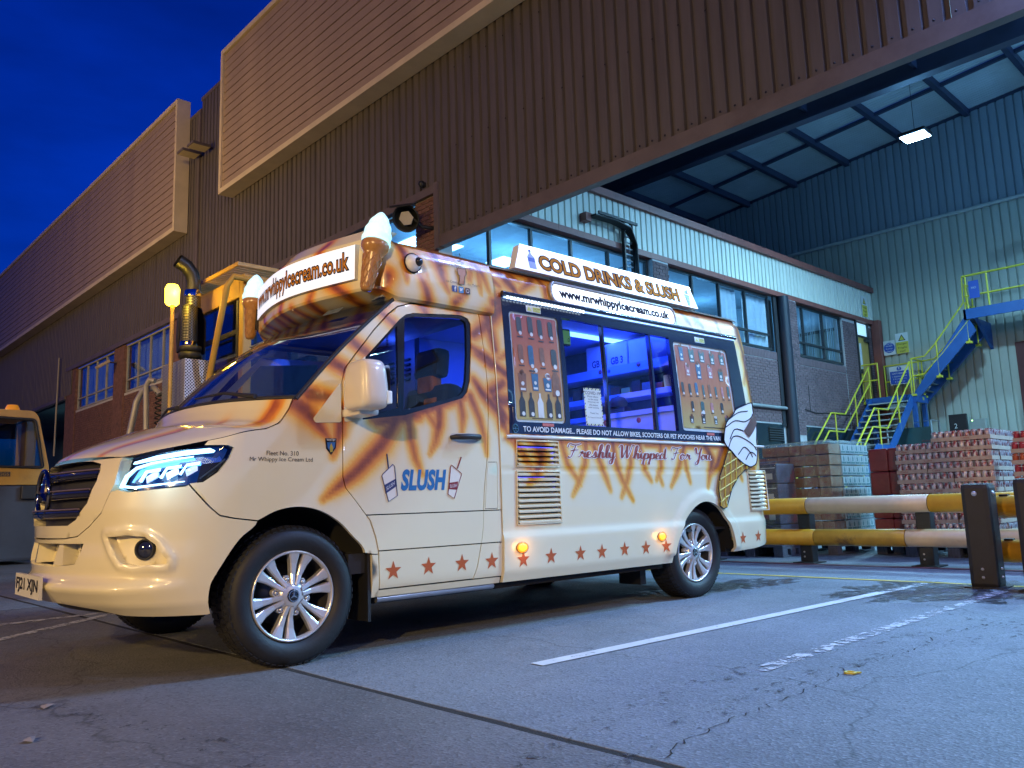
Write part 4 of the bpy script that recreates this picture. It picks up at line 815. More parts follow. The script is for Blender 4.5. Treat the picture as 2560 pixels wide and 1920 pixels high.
coons('bonnet', lambda u: BM(*along(_ne, u)), lambda v: BM(-.935 + 2 * (SMIN + .935) * v, .998 + .02 * bz(v)), lambda v: (ws_base(v)[0] - .015, ws_base(v)[1], ws_base(v)[2] - .006), 40, 60, lambda u, v: (-.02 * bz(v) * sin(pi * u), 0, .055 * sin(pi * u) ** .8 * bz(v) ** .6 - .012 * math.exp(-((abs(v - .5) - .30) / .03) ** 2) * sin(pi * u)), M_paint,
      [[(-.80, .55, .006), (-.62, .46, .010), (-.45, .40, .014), (-.25, .36, .016)], [(-.86, .97, .01), (-.7, .9, .015), (-.45, .75, .015)], [(-.26, .10, .014), (-.18, .09, .022), (-.08, .09, .03)]])
# ---- windscreen
mb = MB(); nu, nv = 16, 30; vs = []
for i in range(nu + 1):
    for j in range(nv + 1):
        u, v = i / nu, j / nv; a = Vector(ws_base(v)); b = Vector(ws_head(v)); vs.append(a.lerp(b, u) + Vector((-.03, 0, .03)) * sin(pi * u) * (.4 + .6 * bz(v)))
mb.add(vs, [(i * (nv + 1) + j, i * (nv + 1) + j + 1, (i + 1) * (nv + 1) + j + 1, (i + 1) * (nv + 1) + j) for i in range(nu) for j in range(nv)], True); mb.build('windscreen', M_ws, van)
mb = MB(); mb.tube([Vector(ws_base(j / 30)) + Vector((0, 0, .006)) for j in range(31)], .014, 8).tube([Vector(ws_base(0)).lerp(Vector(ws_head(0)), k / 10) + Vector((-.03, 0, .03)) * sin(pi * k / 10) * .4 for k in range(11)], .011, 6).tube([Vector(ws_base(1)).lerp(Vector(ws_head(1)), k / 10) + Vector((-.03, 0, .03)) * sin(pi * k / 10) * .4 for k in range(11)], .011, 6); mb.build('windscreen_seal', M_black, van)
for v0, v1 in ((.12, .42), (.52, .86)): MB().tube([Vector(ws_base(v0)) + Vector((-.02, 0, .02)), Vector(ws_base((v0 + v1) / 2)).lerp(Vector(ws_head((v0 + v1) / 2)), .06) + Vector((-.03, 0, .02)), Vector(ws_base(v1)).lerp(Vector(ws_head(v1)), .05) + Vector((-.03, 0, .02))], [.012, .008, .005], 8).build('wiper', M_black, van)
panel('tax_sticker', rounded([(0, 0), (.16, 0), (.16, .055), (0, .055)], .01), [], lambda s, z, o: tuple(Vector(ws_base(.17 + s * .5)).lerp(Vector(ws_head(.17 + s * .5)), .87 + z * 1.2) + Vector((-.028, 0, .030))), .2, pbr('sticker', (.10, .13, .17), .5, var=.2, scale=40), van, 0)

# ---- door
door = [(.248, 1.38), (.266, 1.449), (.335, 1.533), (.454, 1.676), (.553, 1.781), (.617, 1.832), (.705, 1.863), (.95, 1.882), (1.199, 1.905), (1.216, 1.678), (1.226, 1.423), (1.215, 1.237), (1.199, 1.023), (1.18, .917), (1.165, .813), (1.155, .689), (1.148, .597), (1.131, .506), (1.105, .386), (1.077, .318), (.462, .317), (.452, .498), (.433, .582), (.402, .666), (.317, .769), (.26, .833), (.244, .888), (.245, 1.145)]
win = [(.375, 1.50), (.389, 1.522), (.623, 1.762), (.668, 1.797), (.72, 1.812), (1.011, 1.843), (1.075, 1.845), (1.118, 1.832), (1.136, 1.80), (1.128, 1.669), (1.096, 1.446), (1.071, 1.379), (1.034, 1.342), (.626, 1.222), (.362, 1.186), (.355, 1.20)]
dp = panel('door', clip_z(door, .697, True), [win], BM, RES, M_paint, van, .02, STROKES)
panel('door_moulding', clip_z(clip_z(door, .691, False), .512, True), [], lambda s, z, o: BM(s, z, o + .003), .04, M_paint, van, .02, []); panel('door_skirt', clip_z(door, .506, False), [], BM, .04, M_paint, van, .02, [])
gl_main = [(.661, 1.774), (.72, 1.79), (1.009, 1.821), (1.07, 1.822), (1.098, 1.808), (1.103, 1.777), (1.09, 1.609), (1.066, 1.444), (1.044, 1.383), (1.009, 1.354), (.621, 1.249)]; gl_q = [(.395, 1.508), (.608, 1.726), (.588, 1.262), (.382, 1.204)]
wf = panel('window_frame', win, [gl_main, gl_q], lambda s, z, o: BM(s, z, o - .006), .06, M_gloss, dp, .02)
panel('door_glass', gl_main, [], lambda s, z, o: BM(s, z, o - .012), .2, M_glassv, dp, 0); panel('quarter_glass', gl_q, [], lambda s, z, o: BM(s, z, o - .012), .2, M_glassv, dp, 0)
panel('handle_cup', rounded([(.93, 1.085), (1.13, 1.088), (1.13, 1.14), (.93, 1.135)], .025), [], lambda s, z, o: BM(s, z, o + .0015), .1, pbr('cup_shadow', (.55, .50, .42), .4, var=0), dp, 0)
mb = MB(); mb.tube([BM(.935, 1.11, .0), BM(.95, 1.112, .03), BM(1.03, 1.115, .036), BM(1.12, 1.116, .03), BM(1.145, 1.114, .0)], [.012, .016, .017, .016, .012], 10); mb.build('door_handle', M_black, dp)
# sill, rear pillar, fuel flap
panel('sill', [(.45, .310), (1.284, .310), (1.284, .276), (.436, .276)], [], BM, .08, M_paint, van, .05, [])
panel('sill_front', [(.410, .492), (.446, .490), (.456, .33), (.456, .276), (.418, .276)], [], BM, .08, M_paint, van, .03, [])
MB().box((.395, .02, .16), (.412, .24, .50)).build('mud_flap', M_rub, van)
rearedge = [(s + .006, z) for s, z in door[8:20]]; fuel = [(1.203, .975), (1.273, .976), (1.268, .702), (1.168, .702), (1.190, .907)]
pil = [(1.205, 1.905)] + rearedge[1:] + [(1.083, .316), (1.293, .316), (1.293, 1.905)]
panel('rear_pillar', clip_z(pil, .697, True), [fuel], BM, RES, M_paint, van, .02, STROKES); panel('pillar_moulding', clip_z(clip_z(pil, .691, False), .512, True), [], BM, .04, M_paint, van, .02, []); panel('pillar_skirt', clip_z(pil, .506, False), [], BM, .04, M_paint, van, .02, [])
panel('fuel_flap', [(s * .93 + 1.226 * .07, z * .975 + .84 * .025) for s, z in fuel], [], BM, .05, M_paint, van, .012, [])
# dark structure behind the panel gaps
panel('inner_shell', [(.43, .29), (.45, .50), (.27, .80), (.22, 1.2), (.27, 1.47), (.56, 1.80), (.70, 1.89), (1.30, 1.92), (1.30, .29)], [win], lambda s, z, o: BM(s, z, o - .024), .1, M_liner, van, 0)
panel('inner_shell', [(-.5, .80), (-.2, .79), (.0, .80), (.24, .72), (.3, .80), (.2, 1.25), (.06, 1.15), (-.05, 1.0), (-.5, .95)], [], lambda s, z, o: BM(s, z, o - .03), .1, M_liner, van, 0)

# ---- coachbuilt rear body
hatch = [(1.40, 2.03), (1.381, 1.148), (4.06, 1.148), (4.023, 1.474), (3.99, 2.036)]
archR = smooth([(2.905, .275), (2.912, .341), (2.962, .45), (3.049, .562), (3.137, .634), (3.224, .679), (3.31, .698), (3.394, .690), (3.493, .648), (3.572, .572), (3.634, .478), (3.673, .373), (3.675, .305)], 4)
louU = [(1.432, 1.107), (1.786, 1.108), (1.786, .949), (1.425, .951)]; louD = [(1.424, .921), (1.786, .920), (1.790, .603), (1.416, .602)]; rvent = [(3.934, .930), (4.192, .931), (4.216, .612), (3.948, .612)]
body = [(1.299, .277)] + archR + [(3.97, .315), (4.27, .350), (4.31, .38), (4.316, .45), (4.315, .60), (4.276, .85), (4.242, 1.10), (4.215, 1.53), (4.185, 1.88), (4.165, 2.10), (4.14, 2.19), (4.10, 2.215), (1.299, 2.215)]
def skin(s, z, o=0.):
    e = .014 / (1 + math.exp((z - .548) / .006)) - .007 * math.exp(-((z - .932) / .006) ** 2)
    d = min(hypot(s - a[0], z - a[1]) for a in archR); e += .016 * (1 / (1 + math.exp((d - .075) / .008))) if z > .33 else 0
    if s > 4.0: e -= 3.2 * (s - 4.0) ** 2 * .35
    if z > 2.13: e -= 4.5 * (z - 2.13) ** 2
    return BM(s, z, o + e)
panel('body_side', body, [hatch, louU, louD, rvent], skin, RES, M_paint, van, .025, STROKES)
panel('body_side', body + [(1.25, 2.1), (1.2, 1.86), (.66, 1.84), (.25, 1.4), (.25, .9), (.45, .5), (.5, .28)], [[(.40, 1.2), (.42, 1.5), (.66, 1.78), (1.12, 1.83), (1.08, 1.36)]], lambda s, z, o: (BM(s, z, o)[0], 2 * YC - BM(s, z, o)[1], z), .15, M_paint, van, .0, [])
MB().add([skin(4.31, .38), skin(4.316, .6), skin(4.242, 1.1), skin(4.185, 1.88), skin(4.14, 2.19)] + [(BM(s, z)[0], 2 * YC - BM(s, z)[1], z) for s, z in ((4.31, .38), (4.316, .6), (4.242, 1.1), (4.185, 1.88), (4.14, 2.19))], [(k, k + 1, 6 + k, 5 + k) for k in range(4)]).build('rear_panel', M_paint, van)
mb = MB(); prof = [(.105, 2.208), (.14, 2.232), (.2, 2.25), (.35, 2.268), (.97, 2.29)]; prof += [(2 * YC - y, z) for y, z in reversed(prof[:-1])]; xs2 = [.72, 1.3, 2.2, 3.2, 3.9, 4.08, 4.13]
mb.add([(x, y, z - (.02 if x > 4.1 else 0)) for x in xs2 for y, z in prof], [(i * len(prof) + j, i * len(prof) + j + 1, (i + 1) * len(prof) + j + 1, (i + 1) * len(prof) + j) for i in range(len(xs2) - 1) for j in range(len(prof) - 1)], True); mb.build('roof', M_paint, van)
# bright belt rail below the hatch and front edge moulding
mb = MB(); mb.tube([BM(1.35, 1.128, .006)] + [BM(1.4 + k * .28, 1.131, .008) for k in range(11)], .011, 8); mb.build('belt_rail', pbr('rail_cream', (.72, .70, .64), .12, var=0, coat=1), van)
mb = MB(); mb.tube([BM(1.299, z, .003) for z in (.30, .6, .9, 1.2, 1.5, 1.9)], .004, 6); mb.build('body_seam_bead', M_paint, van)
# louvre slats, one by one
def louvres(poly, n, nm='louvre_vent'):
    back = panel(nm, poly, [], lambda s, z, o: BM(s, z, o - .03), .3, M_liner, van, 0)
    s0, s1 = max(poly[0][0], poly[3][0]), min(poly[1][0], poly[2][0]); z0, z1 = poly[2][1], poly[0][1]; h = (z1 - z0) / n
    for k in range(n):
        za = z0 + h * k + h * .12; mb = MB(); vs = []
        NS = 14
        for s in [s0 + .006 + (s1 - s0 - .012) * q / NS for q in range(NS + 1)]: vs += [BM(s, za, .010), BM(s, za + h * .30, .012), BM(s, za + h * .80, -.012), BM(s, za + h * .62, -.015)]
        mb.add(vs, [(4 * q + a_, 4 * q + (a_ + 1) % 4, 4 * q + 4 + (a_ + 1) % 4, 4 * q + 4 + a_) for q in range(NS) for a_ in range(4)] + [(0, 1, 2, 3), tuple(4 * NS + a_ for a_ in range(4))]); o = mb.build('louvre_slat', M_paint, back)
        P = np.array([(v.co.x, v.co.z) for v in o.data.vertices]); f = stripe_field(P, STROKES); a = o.data.attributes.new('stripe', 'FLOAT', 'POINT'); a.data.foreach_set('value', f.astype(np.float32))
    mb = MB(); loop = [BM(s, z, .004) for s, z in poly]; mb.tube(loop, .006, 6, closed=True); mb.build('vent_frame', M_paint, back)
louvres(louU, 5); louvres(louD, 10); louvres(rvent, 10)

# ---- pod over the cab
podpath = [(1.305, .02), (1.10, .012), (.90, .006), (.72, .006), (.62, .014), (.545, .045), (.495, .10), (.455, .20), (.41, .38), (.37, .60), (.345, .80), (.337, .97)]
podpath = _cat(podpath[:], 4)
YP = .835
podpath = [(x, y if y < .3 else .3 + (y - .3) * (YP - .3) / (YC - .3)) for x, y in podpath]
podfull = podpath + [(x, 2 * YP - y) for x, y in reversed(podpath[:-1])]
nP = len(podfull); prof_side = [(.085, 1.880), (.03, 1.872), (.006, 1.884), (0, 1.91), (.0, 1.99), (.006, 2.07), (.018, 2.14), (.042, 2.19), (.085, 2.222), (.16, 2.25), (.30, 2.268)]
mb = MB(); vs = []
for i, (x, y) in enumerate(podfull):
    a = podfull[max(0, i - 1)]; b = podfull[min(nP - 1, i + 1)]; dx, dy = b[0] - a[0], b[1] - a[1]; l = hypot(dx, dy); nx, ny = dy / l, -dx / l    # inward normal
    fr = min(1, max(0, (.62 - x) / .14)); fr = fr * fr * (3 - 2 * fr)
    for k, (d, z) in enumerate(prof_side):
        if k == 0: d2, z2 = d + .11 * fr, z - .014 * fr
        elif k == 1: d2, z2 = d + .075 * fr, z + .020 * fr
        elif k in (2, 3): d2, z2 = d + (.004 if k == 2 else 0) * fr, z + (.050 if k == 2 else .038) * fr
        else: d2, z2 = d + (.02 * fr if k == 7 else 0), z + (0, 0, 0, 0, .03, .07, .095, .095, .09, .08, .075)[k] * fr
        inn = Vector((nx, ny)); inn = inn if inn.dot(Vector((1.0 - x, YC - y))) > 0 else -inn
        vs.append((x + inn.x * d2, y + inn.y * d2, z2))
m = len(prof_side); mb.add(vs, [(i * m + k, i * m + k + 1, (i + 1) * m + k + 1, (i + 1) * m + k) for i in range(nP - 1) for k in range(m - 1)], True)
mb.add([vs[i * m + m - 1] for i in range(nP)], [tuple(range(nP))])
def refine_obj(o, cuts=2):
    bm = bmesh.new(); bm.from_mesh(o.data); bmesh.ops.subdivide_edges(bm, edges=bm.edges[:], cuts=cuts, use_grid_fill=True, smooth=0.0); bm.to_mesh(o.data); bm.free()
pod = mb.build('roof_pod', M_paint, van); refine_obj(pod, 2)
POD_ST = STROKES[60:]; FR_ST = [[(.30, 1.93, .03), (.42, 2.02, .03)], [(.62, 1.9, .03), (.56, 2.0, .015)], [(.95, 1.9, .03), (.9, 2.0, .02)], [(1.25, 1.9, .03), (1.3, 2.0, .02)], [(1.55, 1.9, .03), (1.6, 2.02, .02)], [(.75, 1.86, .03), (.78, 1.93, .02)], [(.5, 2.28, .03), (.55, 2.18, .02)], [(1.0, 2.29, .05), (.95, 2.2, .04)], [(1.5, 2.28, .06), (1.55, 2.18, .03)], [(1.1, 1.86, .03), (1.05, 1.92, .02)], [(.3, 1.87, .03), (.33, 1.92, .02)], [(1.4, 1.86, .04), (1.42, 1.93, .02)]]
co = np.array([v.co[:] for v in pod.data.vertices]); f1 = stripe_field(co[:, [0, 2]], POD_ST); f2 = stripe_field(co[:, [1, 2]], FR_ST); wt = np.clip((co[:, 1] - .10) / .08, 0, 1); ff = f1 * (1 - wt) + f2 * wt
a = pod.data.attributes.new('stripe', 'FLOAT', 'POINT'); a.data.foreach_set('value', ff.astype(np.float32)); pod.data.polygons.foreach_set('use_smooth', [True] * len(pod.data.polygons)); pod.data.set_sharp_from_angle(angle=radians(24))
# front lit sign, bowed with the pod
def podfront(y, off):
    for a, b in zip(podpath, podpath[1:]):
        if a[1] <= y <= b[1] and a[0] < .6: t = (y - a[1]) / max(1e-6, b[1] - a[1]); return a[0] + (b[0] - a[0]) * t - off
    return podpath[-1][0] - off
def pf(y, off): return podfront(y if y <= YP else 2 * YP - y, off)
M_lit = glow('lit_sign_face', (.70, .80, 1), .78, (.8, .82, .85)); M_litedge = pbr('sign_edge', (.55, .55, .58), .4, var=.05)
ya, yb, za, zb = .20, 1.43, 2.0, 2.20
mb = MB(); n = 40; vs = []
for k in range(n + 1):
    y = ya + (yb - ya) * k / n; vs += [(pf(y, .022), y, za), (pf(y, .018), y, zb), (pf(y, -.01), y, za - .004), (pf(y, -.03), y, zb + .004)]
mb.add(vs, [(4 * k, 4 * k + 1, 4 * k + 5, 4 * k + 4) for k in range(n)]); fs_ = mb.build('front_sign', M_lit, van)
mb = MB(); mb.add(vs, [(4 * k, 4 * k + 2, 4 * k + 6, 4 * k + 4) for k in range(n)] + [(4 * k + 1, 4 * k + 3, 4 * k + 7, 4 * k + 5) for k in range(n)] + [(0, 1, 3, 2), (4 * n, 4 * n + 1, 4 * n + 3, 4 * n + 2)]); mb.build('sign_edge', M_litedge, fs_)
def outlined(nm, txt, w, h, mapo, parent, fill, line, b0, b1, **k):
    """dark outline letters with a coloured fill 1 mm in front"""
    vs, fs = text_mesh(txt, bold=b1, **k); v2, f2 = text_mesh(txt, bold=b0, **k)
    x0 = min(v[0] for v in vs); x1 = max(v[0] for v in vs); y0 = min(v[1] for v in vs); y1 = max(v[1] for v in vs); sx, sy = w / (x1 - x0), h / (y1 - y0); tf = lambda v: ((v[0] - (x0 + x1) / 2) * sx, (v[1] - (y0 + y1) / 2) * sy)
    a = MB().add([mapo(*tf(v), .0012) for v in vs], fs).build(nm, line, parent, recalc=False)
    if fill: MB().add([mapo(*tf(v), .0024) for v in v2], f2).build(nm + '_fill', fill, parent, recalc=False)
    return a
M_orl = pbr('orange_letter', (.55, .22, .03), .85, var=.04, spec=.1)
URL = 'www.mrwhippyIcecream.co.uk'
outlined('lettering', URL, 1.16, .150, lambda u, v, o: (pf(.815 - u, .022 + o), .815 - u, 2.098 + v), fs_, M_orl, M_ink, .005, .06, spacing=1.02)
# ---- light cones at the pod corners
M_swirl = glow('lit_swirl', (.42, .90, 1), .85, (.7, .8, .8)); M_wafer = pbr('wafer', (.36, .17, .05), .25, var=.2, scale=30, coat=.6, emit=(1, .45, .05), estr=.03)
def cone(base, top):
    c = Vector(base); d = Vector(top) - c; Mx = T(*c) @ d.to_track_quat('Z', 'Y').to_matrix().to_4x4(); L_ = d.length; k = L_ / .46
    w = MB(); w.lathe([(.001, .0), (.026 * k, .004 * k), (.030 * k, .02 * k), (.052 * k, .20 * k), (.056 * k, .215 * k), (.072 * k, .235 * k), (.075 * k, .27 * k), (.070 * k, .278 * k), (.001, .276 * k)], 28, Mx); cn_ = w.build('light_cone', M_wafer, van)
    lat = MB()
    for q in range(8):
        for sg in (1, -1):
            lat.tube([Mx @ Vector(((.031 + .022 * t + .0005) * k * cos(2 * pi * q / 8 + sg * 2.2 * t), (.031 + .022 * t + .0005) * k * sin(2 * pi * q / 8 + sg * 2.2 * t), (.02 + .18 * t) * k)) for t in [j / 10 for j in range(11)]], .0028, 5, cap=False)
    lat.build('wafer_lattice', M_wafer, cn_)
    w = MB(); n = 36; rows = 30; vs = []
    for i in range(rows + 1):
        t = i / rows; r0 = .074 * (1 - t ** 2.2) ** .75 + .003
        for j in range(n): a = 2 * pi * j / n; r = r0 * (1 + .035 * sin(2 * pi * (t * 3.6 - j / n))) ; vs.append(Mx @ Vector((r * k * cos(a), r * k * sin(a), (.276 + .184 * t) * k)))
    w.add(vs, [(i * n + j, i * n + (j + 1) % n, (i + 1) * n + (j + 1) % n, (i + 1) * n + j) for i in range(rows) for j in range(n)] , True); w.build('swirl', M_swirl, cn_)
    return cn_
cone((.415, .055, 1.895), (.525, .055, 2.365)); cone((.47, 1.655, 1.915), (.515, 1.655, 2.385))
MB().box((.46, .085, 1.98), (.50, .115, 2.13)).build('cone_bracket', pbr('bracket', (.5, .4, .3), .3, .6, var=.1), van); MB().box((.49, 1.575, 1.98), (.53, 1.62, 2.12)).build('cone_bracket', M_black, van)
# ---- googly eye on the pod
pe = MB().lathe([(.052, 0), (.05, .012), (.042, .026), (.025, .037), (.001, .041)], 28, T(.69, .004, 2.088) @ RX(pi / 2)).build('eye', pbr('eye_white', (.78, .76, .72), .15, var=0, coat=1), van); MB().lathe([(.026, .0), (.025, .012), (.018, .022), (.001, .027)], 24, T(.708, -.026, 2.09) @ RX(pi / 2) @ RY(-.35)).build('pupil', M_gloss, pe)
MB().lathe([(.058, 0), (.058, .006), (.052, .006)], 28, T(.69, .004, 2.088) @ RX(pi / 2)).build('eye_rim', M_ink, pe)
# ---- wheels
def wheel(x, yface, far=False):
    Mx = T(x, yface, .325) @ (RX(-pi / 2) if far else RX(pi / 2))     # local z points outwards
    ty = MB(); R = .328; prof = [(.212, -.20), (.225, -.215), (.26, -.225), (.30, -.22), (R - .012, -.205), (R, -.18), (R, -.10), (R, -.03), (R - .006, -.012), (R - .022, .002), (.295, .012), (.262, .014), (.238, .008), (.222, -.004), (.214, -.014), (.212, -.03)]
    ty.lathe(prof, 72, Mx); t = ty.build('wheel', M_rub, van)
    tb = MB()
    for k in range(60):
        a = 2 * pi * k / 60
        for (h0, h1, ph) in ((-.03, -.004, 0), (-.10, -.045, .5), (-.18, -.115, 0)):
            aa = a + ph * 2 * pi / 60; p = [(R - .008, h0), (R + .005, h0), (R + .005 - (.012 if h1 > -.01 else 0), h1), (R - .012, h1)]; vs = []
            for da in (-.034, .034): vs += [Mx @ Vector((r * cos(aa + da), r * sin(aa + da), h)) for r, h in p]
            tb.add(vs, [(0, 1, 2, 3), (4, 5, 6, 7), (0, 1, 5, 4), (1, 2, 6, 5), (2, 3, 7, 6)])
    tag(tb.build('tread', M_rub, t), kind='stuff')
    if far: return t
    MB().lathe([(.214, -.014), (.2125, -.004), (.206, -.003), (.200, -.012), (.197, -.03)], 64, Mx).build('rim', M_alloy, t); MB().lathe([(.197, -.03), (.196, -.05), (.188, -.19), (.001, -.195)], 64, Mx).build('rim_barrel', M_alloyd, t)
    MB().lathe([(.001, -.14), (.15, -.14), (.15, -.12), (.001, -.12)], 40, Mx).build('brake_disc', pbr('disc_steel', (.12, .12, .12), .4, .8, var=.2), t)
    # six pairs of spokes
    for k in range(6):
        for sg in (-1, 1):
            a0 = 2 * pi * k / 6 + .30; vs = []
            for r, off, w, h, dp in ((.052, .011, .011, -.012, .03), (.10, .0175, .0125, -.022, .035), (.15, .027, .018, -.020, .035), (.199, .040, .029, -.010, .03)):
                for q, hh in ((-w, h - dp), (-w, h - .004), (-w * .6, h), (w * .6, h), (w, h - .004), (w, h - dp)):
                    u = sg * off + q * 1.0; vs.append(Mx @ Vector((r * cos(a0) - u * sin(a0), r * sin(a0) + u * cos(a0), hh)))
            mb = MB(); mb.add(vs, [(i * 6 + j, i * 6 + j + 1, (i + 1) * 6 + j + 1, (i + 1) * 6 + j) for i in range(3) for j in range(5)]); mb.build('spoke', M_alloy, t)
    MB().lathe([(.001, -.010), (.028, -.010), (.045, -.014), (.062, -.020), (.070, -.034), (.074, -.06)], 36, Mx).build('hub', M_alloy, t)
    for k in range(6):
        a = 2 * pi * k / 6 + .30 + pi / 6; Mb = Mx @ T(.082 * cos(a), .082 * sin(a), -.035)
        MB().lathe([(.017, -.03), (.018, .004), (.014, .006), (.011, .002), (.0105, -.002)], 16, Mb).lathe([(.001, .012), (.007, .012), (.010, .006), (.010, -.004)], 6, Mb).build('wheel_bolt', M_alloy, t)
    MB().lathe([(.001, -.004), (.026, -.005), (.031, -.010)], 28, Mx).build('hub_cap', M_gloss, t)
    st = MB(); 
    for q in range(3):
        a = pi / 2 + q * 2 * pi / 3; dv = Vector((cos(a), sin(a), 0)); pv = Vector((-sin(a), cos(a), 0)); st.add([Mx @ (pv * .0035 + Vector((0, 0, -.003))), Mx @ (-pv * .0035 + Vector((0, 0, -.003))), Mx @ (dv * .024 + Vector((0, 0, -.003)))], [(0, 1, 2)])
    st.lathe([(.0235, -.003), (.0265, -.003)], 28, Mx); st.build('hub_star', M_chrome, t)
    mb = MB(); mb.tube([Mx @ Vector((.17, .06, -.012)), Mx @ Vector((.165, .058, .004))], .004, 6); mb.build('valve', M_black, t)
    return t
wheel(0, .04); wheel(3.25, .05); wheel(0, 2 * YC - .04, True); wheel(3.25, 2 * YC - .05, True)
for x, lo in ((0, -.2), (3.28, -.2)):
    mb = MB(); mb.lathe([(.43, -.035), (.43, -.42), (.001, -.42)], 40, T(x, .0, .325) @ RX(pi / 2)); mb.v = [(v[0], v[1], max(v[2], .27) if False else v[2]) for v in mb.v]; mb.f = [f for f in mb.f if max(mb.v[i][2] for i in f) > .33]; mb.sm = mb.sm[:len(mb.f)]; mb.build('wheel_arch_liner', M_liner, van)
MB().box((.45, .06, .24), (2.85, 1.88, .30)).box((-.55, .5, .26), (.45, 1.4, .36)).box((3.7, .1, .30), (4.2, 1.84, .36)).box((2.85, .45, .26), (3.7, 1.5, .36)).build('underbody', M_liner, van)
MB().box((2.72, .16, .13), (2.78, .36, .30)).build('mud_flap', M_rub, van)
mb = MB(); mb.tube([(.46, .05, .262), (1.25, .05, .262)], .018, 8); mb.build('sill_tube', pbr('sill_steel', (.3, .32, .36), .3, .6, var=.1), van)

# ---- door mirror
mb = MB(); n, mrow = 24, 14; vs = []; cx, cy, cz = .27, -.175, 1.335
for i in range(mrow + 1):
    ph = -pi / 2 + pi * i / mrow
    for j in range(n):
        th = 2 * pi * j / n; se = lambda v, p: math.copysign(abs(v) ** p, v); a = se(cos(ph), .35)
        zz = cz + .125 * se(sin(ph), .45); sh = 1.0 + .08 * (cz - zz) / .12
        vs.append((cx + .078 * se(cos(th), .55) * a * sh + .02 * (cz - zz), cy + .115 * se(sin(th), .45) * a * sh, zz))
mb.add(vs, [(i * n + j, i * n + (j + 1) % n, (i + 1) * n + (j + 1) % n, (i + 1) * n + j) for i in range(mrow) for j in range(n)], True); mr_ = mb.build('door_mirror', pbr('mirror_cover', (.70, .64, .54), .3, var=.03, coat=.5), van)
MB().bbox((.24, -.16, 1.19), (.36, .03, 1.235), .018).build('mirror_arm', MATS['mirror_cover'], mr_)
panel('mirror_glass', rounded([(-.10, -.1), (.10, -.1), (.10, .1), (-.10, .1)], .03), [], lambda s, z, o: (cx + .080 + z * -.02, cy + s, cz + z), .3, M_chrome, mr_, 0)
MB().bbox((.325, -.292, 1.235), (.352, -.262, 1.30), .008).build('mirror_indicator', glow('indicator_clear', (.6, .8, 1), .25, (.6, .65, .7)), mr_)
panel('mirror_base', rounded([(.252, 1.168), (.252, 1.38), (.388, 1.53), (.362, 1.19)], .012), [], lambda s, z, o: BM(s, z, o + .004), .06, M_paint, van, .012, [])

# ---- serving hatch: navy surround, clear panes, menu posters, notices
M_navy = pbr('navy_surround', (.012, .018, .045), .16, var=0, coat=.5)
p1 = [(1.925, 1.945), (2.318, 1.94), (2.292, 1.222), (1.913, 1.222)]; p2 = [(2.338, 1.94), (2.838, 1.94), (2.806, 1.222), (2.310, 1.222)]; p3 = [(2.858, 1.938), (3.083, 1.94), (3.071, 1.222), (2.830, 1.222)]
pL = rounded([(1.452, 1.93), (1.885, 1.935), (1.872, 1.228), (1.436, 1.222)], .03); pR = rounded([(3.129, 1.92), (3.845, 1.92), (3.860, 1.226), (3.122, 1.230)], .03)
hs = panel('serving_hatch', hatch, [p1, p2, p3, pL, pR], lambda s, z, o: BM(s, z, o + .002), .08, M_navy, van, .03)
for p in (p1, p2, p3): panel('hatch_pane', p, [], lambda s, z, o: BM(s, z, o - .012), .5, M_glassc, hs, 0)
mb = MB(); mb.tube([BM(1.40, 2.035, .016), BM(2.6, 2.037, .016), BM(3.99, 2.040, .016)], .016, 10); mb.build('awning_rail', M_navy, hs)
led = panel('led_strip', [(1.415, 2.006), (3.975, 2.018), (3.975, 2.026), (1.415, 2.016)], [], lambda s, z, o: BM(s, z, o + .016), .2, glow('led_strip', (.22, .45, 1), 1.6), hs, .01)
for k in range(30): MB().box(BM(1.43 + k * .03, 2.001, .020), BM(1.447 + k * .03, 2.020, .027)).build('led_cover', glow('led_cell', (.7, .88, 1), 3), hs) if k < 24 else None
def printed(name, c0, c1, c2, axis=2, lo=1.2, hi=1.95):
    """print: three colour blend down the sheet with sun rays"""
    m = bpy.data.materials.new(name); m.use_nodes = True; N = m.node_tree.nodes; L = m.node_tree.links; b = N['Principled BSDF']; b.inputs['Roughness'].default_value = .35
    t = N.new('ShaderNodeTexCoord'); s = N.new('ShaderNodeSeparateXYZ'); L.new(t.outputs['Object'], s.inputs[0]); r = N.new('ShaderNodeMapRange'); r.inputs['From Min'].default_value = lo; r.inputs['From Max'].default_value = hi; L.new(s.outputs[axis], r.inputs[0])
    nzx = N.new('ShaderNodeTexNoise'); nzx.inputs['Scale'].default_value = 5; L.new(t.outputs['Object'], nzx.inputs['Vector']); ad = N.new('ShaderNodeMath'); ad.operation = 'MULTIPLY_ADD'; ad.inputs[1].default_value = .25; L.new(nzx.outputs[0], ad.inputs[0]); sb_ = N.new('ShaderNodeMath'); sb_.operation = 'SUBTRACT'; sb_.inputs[1].default_value = .12; L.new(r.outputs[0], ad.inputs[2]); L.new(ad.outputs[0], sb_.inputs[0])
    c = N.new('ShaderNodeValToRGB'); c.color_ramp.elements[0].color = (*c0, 1); c.color_ramp.elements[1].color = (*c2, 1); q = c.color_ramp.elements.new(.5); q.color = (*c1, 1); L.new(sb_.outputs[0], c.inputs[0]); L.new(c.outputs[0], b.inputs['Base Color'])
    _sock(b, 'Emission Color', 'Emission').default_value = (1, 1, 1, 1); L.new(c.outputs[0], _sock(b, 'Emission Color', 'Emission')); b.inputs['Emission Strength'].default_value = .10; MATS[name] = m; return m  # faint glow put into the print's own colours
